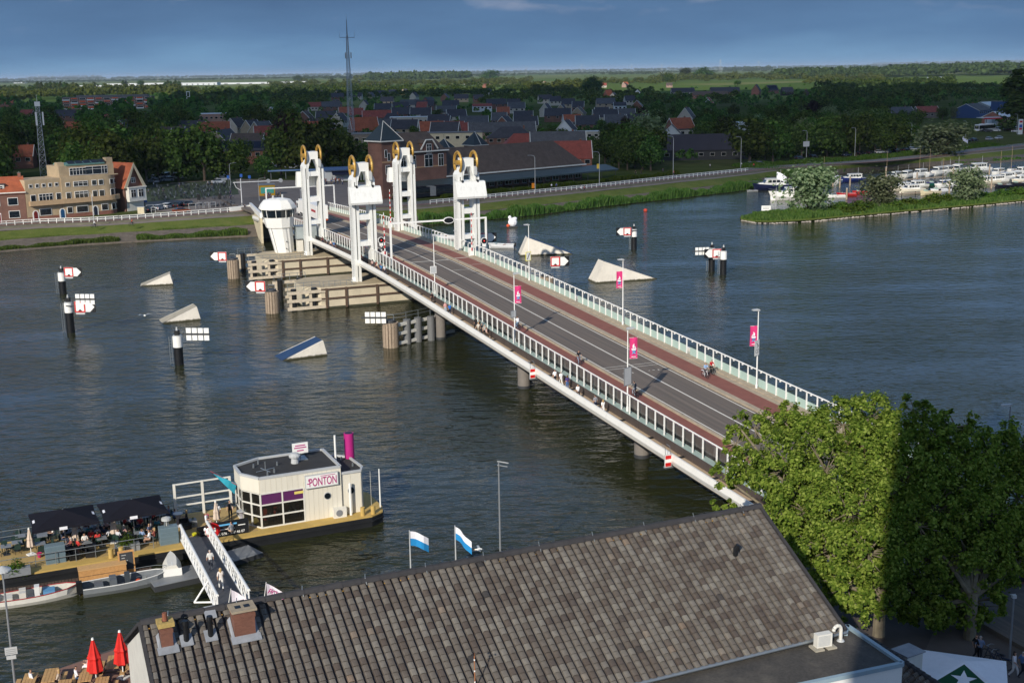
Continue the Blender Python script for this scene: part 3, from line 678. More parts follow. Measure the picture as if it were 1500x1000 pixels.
# ------------------------------------------------------------------ concrete wedges
SKYREF=mat('sky_reflection_blue',(.018,.045,.11),.45,nz=(.8,.25))  # navy puts the sky's reflection on the wedges' sloping faces into the colour
def wedge(lb,tip,hi,pts_base,hpx,w=4.2,ramp=None):
    # right-angled wedge: low tip upstream, high end towards the bridge
    a=at(*tip,0);b=at(*hi,0);h=zat(b.x,b.y,hpx);d=(b-a);Ln=d.length;rz=math.atan2(d.y,d.x)
    o=thing('concrete_wedge',lb,'ice breaker',a,rz)
    m=MB();t=w
    v=[(-1.2,0,-.35),(-1.2,t,-.35),(Ln*.9,0,h),(Ln*.9,t*.8,h),(Ln*1.0,0,-.35),(Ln*1.0,t,-.35)]
    v=[(x,y,z) for x,y,z in v]
    m.add(v,[(0,2,3,1),(0,4,2),(1,3,5),(2,4,5,3),(0,1,5,4)]);m.build('wedge_body',tideline('wedge_concrete',(.74,.69,.60)) if 'wedge_concrete' not in bpy.data.materials else bpy.data.materials['wedge_concrete'],o)
    m=MB();q=.35
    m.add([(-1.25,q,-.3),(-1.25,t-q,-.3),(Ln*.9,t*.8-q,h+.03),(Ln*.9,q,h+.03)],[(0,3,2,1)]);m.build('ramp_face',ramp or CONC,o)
    return o
wedge('pale concrete wedge nearest the far bank on the left',(209,419.5),(254.5,417),None,401)
wedge('pale concrete wedge between the left dolphins and the guide pier',(243,473.5),(295,468.5),None,449)
wedge('pale concrete wedge with dark sloping top nearest the camera',(419,528),(480.5,520),None,498,4.2,SKYREF)
def wedge_r(lb,tip,left,hpx,w=4.2):
    a=at(*tip,0);b=at(*left,0);h=zat(b.x,b.y,hpx);d=b-a;Ln=d.length;rz=math.atan2(d.y,d.x)
    o=thing('concrete_wedge',lb,'ice breaker',a,rz)
    m=MB();t=-w
    m.add([(-1.2,0,-.35),(-1.2,t,-.35),(Ln*.84,0,h),(Ln*.84,t*.8,h),(Ln,0,-.35),(Ln,t,-.35)],[(1,3,2,0),(2,4,0),(5,3,1),(3,5,4,2),(4,5,1,0)]);m.build('wedge_body',bpy.data.materials['wedge_concrete'],o)
    m=MB();m.add([(-1.25,-.35,-.3),(-1.25,t+.35,-.3),(Ln*.84,t*.8+.35,h+.03),(Ln*.84,-.35,h+.03)],[(0,1,2,3)]);m.build('ramp_face',SKYREF,o)
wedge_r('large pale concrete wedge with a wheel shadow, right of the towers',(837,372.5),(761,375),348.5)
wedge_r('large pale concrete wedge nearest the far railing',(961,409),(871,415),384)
# ------------------------------------------------------------------ control house
def control_house():
    p=at(412,371,3.66);o=thing('control_house','white flared bridge control house with a band of dark windows','building',p+Vector((0,1.8,0)),RZB)
    n=10
    def ringm(prof,off=0):
        m=MB();vs=[]
        for r,z,cx,ry in prof:
            for i in range(n):
                a=2*PI*(i+.5)/n;vs.append((cx+r*math.cos(a),ry*math.sin(a),z))
        k=len(prof);m.add(vs,[(j*n+i,j*n+(i+1)%n,(j+1)*n+(i+1)%n,(j+1)*n+i) for j in range(k-1) for i in range(n)]+[tuple(range(n-1,-1,-1)),tuple(range((k-1)*n,k*n))]);return m
    ringm([(1.95,0,.35,1.6),(2.45,5.0,-.3,2.1),(2.75,5.1,-.35,2.4),(3.05,7.15,-.5,2.75)]).build('wall',WHITE,o)
    ringm([(3.06,7.15,-.5,2.76),(3.22,8.75,-.55,2.92)]).build('window_band',GLASSD,o)
    m=MB()
    for i in range(n):
        a=2*PI*i/n;m.bar((-.5+3.1*math.cos(a),2.8*math.sin(a),7.15),(-.55+3.27*math.cos(a),2.97*math.sin(a),8.75),.1,.1)
    m.build('mullion',WHITE,o)
    ringm([(3.75,8.75,-.55,3.4),(3.8,8.95,-.55,3.45),(3.45,9.7,-.55,3.1),(2.7,10.55,-.55,2.4),(1.4,10.85,-.55,1.2)]).build('roof',WHITE,o)
    m=MB();m.cyl((-1.4,-.3,10.6),(-1.4,-.3,11.4),.2,.2,8);m.cyl((.6,.4,10.6),(.6,.4,11.5),.2,.2,8);m.build('roof_vent',LGREY,o)
    m=MB()
    for i in range(0,n,2):
        a=2*PI*i/n;m.bar((.35+1.98*math.cos(a),1.63*math.sin(a),.05),(-.3+2.48*math.cos(a),2.13*math.sin(a),5.0),.05,.05)
    m.build('panel_joint',GREY,o)
    m=MB();m.cyl((.5,-2.0,2.3),(.5,-1.5,2.3),.1,.1,8);m.cyl((.4,-1.95,.9),(.4,-1.5,.9),.1,.1,8);m.build('porthole',BLACK,o)
    m=MB();m.b2(2.7,6.9,-1.2,.8,2.6,5.0);m.build('glazed_corridor',mat('corridor_glass','9fa8a9',.25,nz=(1,.1)),o)
    m=MB();m.b2(2.6,7.0,-1.3,.9,5.0,5.15);m.b2(2.6,7.0,-1.3,.9,2.45,2.6);m.b2(2.8,4.0,-1.1,.3,0,2.3,1);m.b2(5.2,5.5,-.9,-.6,0,2.5);m.b2(6.4,6.7,-.9,-.6,0,2.5);m.build('support',[STEEL,OFFW],o)
control_house()
# ================================================================== foliage
import numpy as np
def leafmat(name,cols,trans=.35,vary=True):
    t=NT(name);g=t.node('ShaderNodeNewGeometry');oi=t.node('ShaderNodeObjectInfo')
    c=t.ramp(g.outputs['Random Per Island'],[(i/(len(cols)-1),x) for i,x in enumerate(cols)])
    h=t.node('ShaderNodeHueSaturation');t.link(c,h.inputs['Color'])
    if vary: t.link(t.math('MULTIPLY_ADD',oi.outputs['Random'],.07,.465),h.inputs['Hue']);t.link(t.math('MULTIPLY_ADD',oi.outputs['Random'],.75,.62),h.inputs['Value'])
    d=t.node('ShaderNodeBsdfDiffuse');tr=t.node('ShaderNodeBsdfTranslucent');mx=t.node('ShaderNodeMixShader');mx.inputs[0].default_value=trans
    t.link(h.outputs[0],d.inputs[0]);t.link(t.mix(1.,h.outputs[0],(1.5,1.7,.6),'MULTIPLY'),tr.inputs[0]);t.link(d.outputs[0],mx.inputs[1]);t.link(tr.outputs[0],mx.inputs[2])
    t.link(mx.outputs[0],t.out.inputs[0]);return t.mat
LEAF=leafmat('town_foliage',[(.020,.036,.010),(.042,.075,.016),(.072,.115,.024),(.12,.165,.045)])
LEAFS=leafmat('silver_foliage',[(.085,.125,.06),(.15,.195,.105),(.23,.275,.165)]);LEAFC=leafmat('copper_foliage',[(.022,.012,.012),(.04,.02,.018),(.06,.03,.022)])
LEAFH=leafmat('plane_foliage',[(.05,.092,.014),(.115,.175,.026),(.20,.265,.042),(.31,.37,.085)],.38,False)
REED=leafmat('reed_leaves',[(.04,.075,.016),(.07,.11,.024),(.11,.145,.04)],.3);SHRUB=leafmat('shrub_leaves',[(.03,.075,.01),(.06,.12,.02),(.10,.16,.03)],.3)
BARK=mat('bark',(.10,.075,.055),.95,nz=(3,.3),bump=.4)
def quads(c,nrm,size,aspect=1.):
    # leaf-sized quads: centres, normals, half sizes -> vertex array
    r=np.random.RandomState(len(c));n=nrm/np.maximum(1e-6,np.linalg.norm(nrm,axis=1))[:,None]
    a=r.normal(size=c.shape);u=np.cross(n,a);u/=np.maximum(1e-6,np.linalg.norm(u,axis=1))[:,None];v=np.cross(n,u)
    s=(size*(.65+.7*r.rand(len(c))))[:,None]
    return np.stack([c-u*s,c+v*s*aspect*.8,c+u*s*1.1,c-v*s*aspect*.8],1).reshape(-1,3)
def npmesh(name,V,m_,extra=None):
    n=len(V)//4;me=bpy.data.meshes.new(name);me.vertices.add(len(V));me.vertices.foreach_set('co',V.astype(np.float32).ravel())
    me.loops.add(n*4);me.loops.foreach_set('vertex_index',np.arange(n*4,dtype=np.int32));me.polygons.add(n)
    me.polygons.foreach_set('loop_start',np.arange(0,n*4,4,dtype=np.int32));me.polygons.foreach_set('loop_total',np.full(n,4,dtype=np.int32))
    me.materials.append(m_);me.update(calc_edges=True);return me
def crown_pts(seed,R,H,zc,lobes,clumps,leaves,size,cl_r=.18,flat=1.):
    r=np.random.RandomState(seed);P=[];N=[]
    lc=[];
    for i in range(lobes):
        a=2*PI*i/lobes*1.9+r.rand();q=r.rand()
        lc.append((np.array([math.cos(a)*R*.52*(.5+q*.7),math.sin(a)*R*.52*(.5+q*.7),zc+H*(r.rand()*.75-.38)]),R*(.36+.22*r.rand())))
    lc.append((np.array([0,0,zc+H*.12]),R*.62))
    for i in range(clumps):
        c,rr=lc[r.randint(len(lc))];d=r.normal(size=3);d/=np.linalg.norm(d);d[2]=d[2]*.9+.12
        k=c+d*rr*(.62+.46*r.rand())*np.array([1,1,H/(2*R)*1.15*flat])
        m=int(leaves*(.6+.8*r.rand()));o=r.normal(size=(m,3))*R*cl_r*(.7+.5*r.rand());P.append(k+o);N.append(o*.5/(R*cl_r)+d*.8+r.normal(size=(m,3))*.55+np.array([0,0,.5]))
    return np.concatenate(P),np.concatenate(N)
TREEK={}
def tree_proto(kind,seed,R,H,th,lobes,clumps,leaves,size,lm,poplar=False):
    P,N=crown_pts(seed,R,H,th+H*.5,lobes,clumps,leaves,size,flat=1.)
    if poplar: P[:,0:2]*=np.clip(1.05-.75*np.clip((P[:,2]-th-H*.45)/(H*.55),0,1),.25,1)[:,None]
    sz=np.full(len(P),size);cm=npmesh(kind+'_crown',quads(P,N,sz),lm)
    m=MB();m.cyl((0,0,-.3),(0,0,th+H*.35),R*.07,R*.035,7)
    r=random.Random(seed)
    for k in range(5):
        a=2*PI*k/5+r.random();m.cyl((0,0,th*.8+r.random()*H*.15),(math.cos(a)*R*.5,math.sin(a)*R*.5,th+H*(.35+.2*r.random())),R*.03,R*.012,5)
    tm=m.mesh(kind+'_trunk',BARK);TREEK.setdefault(kind,[]).append((cm,tm,R,H+th))
for sd in range(4): tree_proto('broadleaf_tree',sd,5.,9.,2.6,7,64,34,.42,LEAF)
tree_proto('copper_tree',11,5.,9.,2.4,7,56,30,.42,LEAFC)
tree_proto('silver_tree',12,5.,9.,1.2,9,95,34,.32,LEAFS)
tree_proto('poplar_tree',13,3.4,20.,1.5,9,80,30,.42,LEAF,True)
def tree(kind,p,h,label,group=None,wide=1.,var=None,name=None):
    L_=TREEK[kind];cm,tm,R,H=L_[rng.randrange(len(L_)) if var is None else var%len(L_)]
    o=thing(name or kind,label,'tree',p,rng.uniform(0,6.28),group);s=h/H
    for nm,me in (('crown',cm),('trunk',tm)):
        c=obj(nm,me,o)
    o.scale=(s*wide,s*wide,s);return o
def yhor(px): return proj(*(Vector(ray(px,104)).xy*1e5),CH)[1] if False else 104-(px-750)*math.tan(ROLL)
# ================================================================== buildings
def gframe(a,b,z=GZ):
    A=at(*a,z);B=at(*b,z);d=B-A;return A,math.atan2(d.y,d.x),d.length
FRAMEW=mat('window_frame','dedcd6',.5,nz=(2,.05))
def windows(o,specs,depth=-.04,pane=GLASSD,fr=FRAMEW,name='window'):
    # specs: (x centre, z centre, w, h, mullions)
    for x,z,w,h,mu in specs:
        m=MB();t=.12
        m.b2(x-w/2-t,x+w/2+t,depth-.06,depth+.06,z-h/2-t,z+h/2+t,0);m.b2(x-w/2,x+w/2,depth-.075,depth-.062,z-h/2,z+h/2,1)
        for k in range(1,mu): q=x-w/2+w*k/mu;m.b2(q-.05,q+.05,depth-.09,depth-.077,z-h/2,z+h/2,0)
        if mu>1: m.b2(x-w/2,x+w/2,depth-.092,depth-.078,z+h*.18-.04,z+h*.18+.04,0)
        m.build(name,[fr,pane],o)
def brick(name,c,c2,sc=4.):
    t=NT(name);v=t.coord('Object');b=t.node('ShaderNodeTexBrick');b.inputs['Scale'].default_value=sc
    for k,x in (('Color1',c),('Color2',c2),('Mortar',tuple(q*1.5+.03 for q in c))): b.inputs[k].default_value=(*x,1)
    mpv=t.node('ShaderNodeMapping');mpv.inputs['Rotation'].default_value=(PI/2,0,0);t.link(v,mpv.inputs[0]);t.link(mpv.outputs[0],b.inputs['Vector']);b.inputs['Mortar Size'].default_value=.012
    f=t.noise(v,.35,4,.6);c_=t.mix(.4,b.outputs[0],t.ramp(f,[(.3,tuple(q*.6 for q in c)),(.7,tuple(min(1,q*1.4) for q in c2))]))
    t.base(c_);t.set(Roughness=.9);return t.mat
BRED=brick('red_brick',(.19,.075,.05),(.25,.105,.07));BYEL=brick('yellow_brick',(.34,.255,.155),(.41,.315,.2));BDARK=brick('brown_brick',(.13,.065,.048),(.18,.09,.065))
def tiles(name,c,sc=2.2):
    t=NT(name);v=t.coord('Object');f=t.noise(v,.6,5,.7);wv=t.node('ShaderNodeTexWave');wv.bands_direction='X';wv.inputs['Scale'].default_value=sc;t.link(v,wv.inputs['Vector'])
    t.base(t.ramp(f,[(.3,tuple(x*.72 for x in c)),(.7,tuple(min(1,x*1.25) for x in c))]));t.set(Roughness=.85,Normal=t.bump(wv.outputs[0],.4,.06));return t.mat
TORG=tiles('orange_tiles',(.34,.088,.036));TRED=tiles('red_tiles',(.27,.06,.04));TDRK=tiles('dark_tiles',(.045,.045,.055));TGRY=tiles('grey_tiles',(.085,.085,.09));TBRN=tiles('brown_tiles',(.085,.062,.05))
PLAST=mat('pale_plaster','b9b2a4',.9,nz=(1,.1));FLATR=mat('flat_roof','6a6a6a',.9,nz=(.4,.15));WSH=mat('white_sheet','cfd2d2',.6,nz=(.2,.08))
def gable(o,w,d,hw,hr,wall,roof,x0=0,y0=0,ov=.35,hip=0.,z0=0):
    # walls then a roof with ridge along local x
    m=MB();m.b2(x0,x0+w,y0,y0+d,z0-1,z0+hw)
    if not hip: 
        for x,e in ((x0,.2),(x0+w-.2,.2)): m.ext([(x,y0,z0+hw),(x,y0+d,z0+hw),(x,y0+d/2,z0+hw+hr-.08)][::-1],(e,0,0))
    m.build('wall',wall,o);m=MB();k=z0+hw;t=.16;ovz=ov*hr/(d/2)
    a,b,c,e=x0-ov*.6,x0+w+ov*.6,y0-ov,y0+d+ov;hx=hip
    top=[(a,c,k-ovz),(b,c,k-ovz),(b,e,k-ovz),(a,e,k-ovz),(a+hx,y0+d/2,k+hr),(b-hx,y0+d/2,k+hr)]
    vs=[(x,y,z+t) for x,y,z in top]+[(x,y,z) for x,y,z in top]
    fs=[(0,1,5,4),(2,3,4,5),(1,2,5),(3,0,4),(7,6,10,11),(9,8,11,10),(6,7,1,0),(8,9,3,2),(7,8,2,1),(9,6,0,3)] if hip else [(0,1,5,4),(2,3,4,5),(7,6,10,11),(9,8,11,10),(6,7,1,0),(8,9,3,2),(6,0,4,10),(9,10,4,3),(7,11,5,1),(8,2,5,11)]
    m.add(vs,fs);return m.build('roof',roof,o)
def chimney(o,x,y,z,h=1.1,mt=None,par=None):
    m=MB();m.b2(x-.35,x+.35,y-.3,y+.3,z-1.,z+h);m.b2(x-.42,x+.42,y-.37,y+.37,z+h,z+h+.12,1);m.cyl((x,y,z+h),(x,y,z+h+.4),.12,.1,6,1);m.build('chimney',[mt or BRED,CONCD],o)
# --- waterfront house with orange roof
A,rz,w=gframe((-42,329),(40.5,324));o=thing('brick_house','brown brick house with bright orange roof at the far left of the waterfront','house',A,rz)
hw=zat(*at(20,326,GZ)[:2],283)-GZ;hr=3.6;gable(o,w,8,hw,hr,BDARK,TORG);chimney(o,w-.7,4,hw+hr,.9)
windows(o,[(w-2.9,hw*.26,2.4,1.6,1),(w-3.,hw*.70,2.2,1.7,1),(w-7.1,hw*.70,2.0,1.6,1)])
m=MB();m.b2(w-7.4,w-6.0,-.1,.03,0,2.4,1);m.b2(w-6.9,w-6.15,-.13,-.05,0,2.1,0);m.build('door',[MC('7c1014'),FRAMEW],o)
m=MB();m.b2(w-7.4,w-4.6,1.0,3.2,hw+.2,hw+2.0);m.b2(w-7.7,w-4.3,.8,3.3,hw+2.0,hw+2.2,1);m.build('dormer',[OFFW,DGREY],o);windows(o,[(w-6,hw+1.1,2.0,1.1,3)],.95)
m=MB();m.b2(-.2,w+.2,-.55,-.02,hw-.12,hw+.12);m.build('gutter',OFFW,o)
# --- art deco apartment house
A,rz,w=gframe((41.5,324),(178,311.5));o=thing('apartment_house','yellow brick art deco house with rounded corner, long balcony band and roof glazing','building',A,rz)
zf=lambda px,py,q: zat(*at(px,py,GZ)[:2],q)-GZ
h1=zf(60,322.5,263.5);h2=zf(130,316,258.5);h3=zf(130,316,240)
xs=w*.37;Rc=3.6
m=MB();m.b2(0,xs,0,9,-1,h1);poly=[(xs,-.35)]+[(w-Rc+Rc*math.sin(a),-.35+Rc-Rc*math.cos(a)) for a in [PI/2*k/8 for k in range(9)]]+[(w,10),(xs,10)];m.prism(poly,-1,h2);m.build('wall',BYEL,o)
m=MB();m.prism([(x*1.0,y-.03 if y<5 else y) for x,y in poly],-.9,.95);m.b2(0,xs,-.06,0,-.9,.9);m.build('plinth',BRED,o)
zb=h2*.365;m=MB();band=[(.6,0)]+[(x,y) for x,y in [(xs,-.35)]]+[(w-Rc+(Rc+.0)*math.sin(a),-.35+Rc-Rc*math.cos(a)) for a in [PI/2*k/8 for k in range(9)]]
out=[(.6,-.95),(xs,-1.3)]+[(w-Rc+(Rc+1.)*math.sin(a),-.35+Rc-(Rc+1.)*math.cos(a)) for a in [PI/2*k/8 for k in range(9)]]
m.add([(x,y,z) for z in (zb,zb+1.15) for x,y in band+out[::-1]],[tuple(range(len(band)*2-1,-1,-1)),tuple(range(len(band)*2,len(band)*4))]+[(i,(i+1)%(len(band)*2),(i+1)%(len(band)*2)+len(band)*2,i+len(band)*2) for i in range(len(band)*2)]);m.build('balcony_band',mat('tan_band',(.42,.29,.17),.85,nz=(1,.12)),o)
m=MB();m.b2(xs+.3,w-.6,1.2,9,h2,h3-.35);m.build('roof_storey',BYEL,o)
m=MB();m.b2(xs+2.2,w-3.0,1.0,9.2,h3-.35,h3,0);m.b2(xs,w-.1,-.1,.3,h2-.05,h2+.2,1);m.build('roof',[mat('verdigris_roof',(.12,.24,.2),.6,nz=(1,.15)),BYEL],o)
m=MB();m.b2(w-2.4,w-.7,1.4,3.4,h2,h3+1.1);m.b2(xs+.4,xs+2.1,2,4,h3-.4,h3+.5);m.build('chimney',BYEL,o)
m=MB()
for k in range(5): x=xs+3+k*2.1;m.add([(x,1.3,h3+.05),(x+1.9,1.3,h3+.05),(x+1.9,3.2,h3+.75),(x,3.2,h3+.75)],[(0,1,2,3)])
m.build('solar_panels',BLACK,o)
windows(o,[(xs+5.2,h2+1.3,4.2,1.7,5),(w-6.4,h2+1.35,3.6,1.9,2),(w-3.6,h2+1.35,2.2,1.9,3)],1.15,pane=GLASSD)
zz=[h2*.19,h2*.55,h2*.83]
windows(o,[(4.6,zz[0],2.9,1.5,1),(1.8,h1*.55,1.2,1.5,1),(5.0,h1*.55,3.4,1.7,4),(8.3,h1*.55,1.1,1.6,1)]+[(1.4+k*1.65,h1*.85,.7,.75,1) for k in range(5)])
ww=w-xs
windows(o,[(xs+1.6,zz[0],1.2,1.4,1),(xs+4.9,zz[0],2.9,1.5,1),(w-4.6,zz[0],1.6,1.5,1)]+[(xs+1.6,zz[1],1.1,1.5,1),(xs+5.,zz[1],3.4,1.7,3),(xs+8.6,zz[1],1.1,1.5,1),(w-5.1,zz[1],1.2,1.5,1)]+[(xs+1.6,zz[2],.9,.8,1),(xs+5.,zz[2],3.6,1.1,3),(xs+8.6,zz[2],1.1,1.2,1),(w-5.1,zz[2],1.1,1.2,1)],-.42)
for x,c in ((2.,'6b1a16'),(xs-.4,'174a72'),(w-7.2,'1c2233')):
    m=MB();m.lathe([(.01,0)],(0,0,0),3) if False else None
    y=-.02 if x<xs-1 else -.38
    pts=[(x-.8,0),(x+.8,0)]+[(x+.8*math.cos(a),1.75+.8*math.sin(a)) for a in [PI*k/8 for k in range(9)]]
    m.ext([(px_,y-.1,pz) for px_,pz in pts],(0,.1,0),0);m.ext([(x+(px_-x)*.62,y-.14,pz*.93) for px_,pz in pts],(0,.03,0),1);m.build('door',[FRAMEW,MC(c)],o)
# rounded corner windows
for z,hh in ((zz[0],1.5),(zz[1],1.6),(zz[2],1.1)):
    for a in (25,52):
        a=rad(a);m=MB();m.box(w-Rc+(Rc+.02)*math.sin(a),-.35+Rc-(Rc+.02)*math.cos(a),z,1.3,.12,hh+.2,a,0);m.box(w-Rc+(Rc+.06)*math.sin(a),-.35+Rc-(Rc+.06)*math.cos(a),z,1.05,.12,hh,a,1);m.build('window',[FRAMEW,GLASSD],o)
# --- gabled house with white bay
A,rz,w=gframe((182,311),(209.5,307.5));o=thing('gabled_house','small house with orange roof, cream gable trim and white upper bay','house',A+Vector((0,1.5,0)),rz)
hw=zf(196,309,270);hp=zf(196,309,240.5)
m=MB();m.b2(0,w,0,9,-1,hw);m.ext([(0,0,hw),(w,0,hw),(w/2,0,hp)],(0,9,0));m.build('wall',BDARK,o)
m=MB()
for sx in (0,1):
    a=(-.5,hw-.8) if sx==0 else (w+.5,hw-.8);m.ext([(a[0],-.7,a[1]),(w/2,-.7,hp+.3),(w/2,-.7,hp+.05),(a[0],-.7,a[1]-.25)][::1 if sx else -1],(0,10,0))
m.build('roof',TORG,o)
m=MB()
for sx in (0,1):
    a=(-.6,hw-.9) if sx==0 else (w+.6,hw-.9);q=w/2-.9 if sx==0 else w/2+.9
    m.ext([(a[0],-.78,a[1]),(w/2,-.78,hp+.35),(w/2,-.78,hp-.75),(a[0]+(1.1 if sx==0 else -1.1),-.78,a[1])][::1 if sx else -1],(0,.08,0))
m.build('gable_trim',CREAM,o)
m=MB();m.b2(.5,w-.1,-1.3,0,hw*.36,hw*.86);m.b2(.3,w+.1,-1.5,.0,hw*.86,hw*.9);m.b2(.5,w-.2,-.1,.02,0,hw*.33);m.build('bay',OFFW,o)
windows(o,[(w*.3,hw*.66,1.5,1.9,2),(w*.7,hw*.66,1.5,1.9,2)],-1.32);windows(o,[(w/2,hw+1.,1.2,1.2,2)])
# --- railway station
A,rz,w=gframe((572,292.5),(853,264.5));o=thing('railway_station','long brick railway station with a pyramid roofed tower and dark canopy','station',A+Vector((0,1,0)),rz)
ux=Vector((math.cos(rz),math.sin(rz)));uy=Vector((-ux.y,ux.x))
def lz(x,y,py): q=A.xy+ux*x+uy*y;return zat(q.x,q.y+1,py)-GZ
def lx(px,y): return min((k*.1 for k in range(-100,1300)),key=lambda x:abs(proj(*(A.xy+ux*x+uy*(y)),GZ+5)[0]-px))
xt0,xt1=lx(557,3),lx(584,3);ht=lz(xt0,3,207);hs=lz(xt0,5,178)
m=MB();m.b2(xt0,xt1,2,2+(xt1-xt0),-1,ht);m.build('tower_wall',BDARK,o)
cx=(xt0+xt1)/2;cw=(xt1-xt0)/2+.7;cy=2+(xt1-xt0)/2
m=MB();m.add([(cx-cw,cy-cw,ht+.1),(cx+cw,cy-cw,ht+.1),(cx+cw,cy+cw,ht+.1),(cx-cw,cy+cw,ht+.1),(cx,cy,hs)],[(0,1,4),(1,2,4),(2,3,4),(3,0,4),(3,2,1,0)]);m.cyl((cx,cy,hs-.4),(cx,cy,hs+1.6),.12,.05,6)
m.build('tower_roof',mat('slate','2c373c',.6,nz=(2,.15)),o)
m=MB();m.b2(cx-cw-.1,cx+cw+.1,cy-cw-.1,cy+cw+.1,ht-.25,ht+.1);m.b2(xt0-.04,xt1+.04,1.94,2.,ht*.62,ht*.65,1)
for k in (-1,1): m.bar((cx+k*cw,cy-cw,ht+.15),(cx,cy,hs+.05),.16,.16)
m.build('cornice',[OFFW,mat('sand_band',(.42,.25,.13),.8)],o)
windows(o,[(xt0+1.4,ht*.78,.7,2.,1),(xt0+2.4,ht*.72,.7,2.,1),(xt0+1.9,ht*.5,1.3,2.4,2)],1.98)
xa,xb=xt1,lx(648,5);h2=lz((xa+xb)/2,3,222);
gable(o,xb-xa,11,h2,5.2,BDARK,TBRN,xa,3.,.5,3.)
m=MB();m.b2(xa-.3,xb+.5,2.2,2.9,h2-.15,h2+.15);m.b2(xa,xb,2.94,3.,h2*.63,h2*.66,1);m.build('cornice',[OFFW,bpy.data.materials['sand_band']],o)
xm=xa+(xb-xa)*.62;m=MB();m.b2(xm-1.8,xm+1.8,2.7,6,h2-.6,h2+2.4);m.ext([(xm-2.1,2.5,h2+2.3),(xm-1.2,2.5,h2+3.3),(xm+1.2,2.5,h2+3.3),(xm+2.1,2.5,h2+2.3)],(0,4,0),1);m.build('dormer',[BDARK,TBRN],o)
m=MB();
for p_,q_ in (((xm-3.2,h2+.6),(xm-2.1,h2+2.1)),((xm-2.1,h2+2.1),(xm-1.2,h2+3.3)),((xm-1.2,h2+3.3),(xm+1.2,h2+3.3)),((xm+1.2,h2+3.3),(xm+2.1,h2+2.1)),((xm+2.1,h2+2.1),(xm+3.2,h2+.6))): m.bar((p_[0],2.42,p_[1]),(q_[0],2.42,q_[1]),.3,.3)
m.build('gable_trim',OFFW,o)
windows(o,[(xm,h2+.7,1.6,2.6,2)],2.68);windows(o,[(xa+(xb-xa)*f,h2*.78,1.7 if f!=.62 else 2.8,h2*.27,2) for f in (.1,.3,.62,.88)],2.98)
chimney(o,xt1+2.2,9,h2+5,1.8)
xc=w+4;hl=lz(w*.75,9,246)
m=MB();m.b2(xb,xc,4,15,-1,hl);m.build('hall_wall',BDARK,o)
hr=lz(xb+8,9,216);hr2=hr
m=MB();ex=xc+1;m.add([(xb,3.4,hl),(ex,3.4,hl),(ex-9,9.5,hr),(xb,9.5,hr),(ex,15.6,hl),(xb,15.6,hl)],[(0,1,2,3),(3,2,4,5),(1,4,2),(0,3,5),(5,4,1,0)]);m.build('hall_roof',TBRN,o)
m=MB();m.b2(xb-.2,ex+.1,3.0,3.38,hl-.25,hl+.12);m.build('gutter',OFFW,o)
hcan=hl-.55
m=MB();m.add([(xa-2,-3.0,hcan-1.3),(ex+9,-3.0,hcan-1.3),(ex+9,2.9,hcan),(xa-2,2.9,hcan),(xa-2,-3.0,hcan-1.75),(ex+9,-3.0,hcan-1.75),(ex+9,2.9,hcan-.4),(xa-2,2.9,hcan-.4)],[(0,1,2,3),(7,6,5,4),(4,5,1,0),(5,6,2,1),(6,7,3,2),(7,4,0,3)]);m.build('canopy',mat('canopy_zinc','3b4749',.5,nz=(.5,.12)),o)
for k in range(14):
    x=xa+(ex+8-xa)*k/13;m=MB();m.cyl((x,-2.6,0),(x,-2.6,hcan-1.7),.1,.1,6);m.build('canopy_post',DGREY,o)
windows(o,[(xa+2+(xc-xa-4)*k/21,hcan*.42,1.6 if k%3 else 2.4,hcan*.55,2) for k in range(22)],2.9 if False else 3.9)
for px,py,hh,ww_ in ((647,216,203,3.2),(694,212,193,4.)):
    o2=thing('station_turret','dark pyramid roofed turret behind the long station roof, '+('nearer the brick tower' if px<670 else 'behind the right near lift tower'),'turret',at(px,py+26,GZ)+Vector((0,22,0)),rz)
    b=o2.location;zt=zat(b.x,b.y,py)-GZ;zp=zat(b.x,b.y,hh)-GZ;m=MB();m.b2(-ww_*.8,ww_*.8,-ww_*.8,ww_*.8,-1,zt);m.build('wall',BDARK,o2)
    m=MB();m.add([(-ww_,-ww_,zt),(ww_,-ww_,zt),(ww_,ww_,zt),(-ww_,ww_,zt),(0,0,zp)],[(0,1,4),(1,2,4),(2,3,4),(3,0,4),(3,2,1,0)]);m.cyl((0,0,zp-.3),(0,0,zp+1.6),.12,.05,6);m.build('roof',bpy.data.materials['slate'],o2)
    m=MB();m.b2(-ww_-.1,ww_+.1,-ww_-.1,ww_+.1,zt-.2,zt+.05);m.bar((0,-ww_,zt),(0,0,zp+.1),.2,.2);m.build('cornice',OFFW,o2)
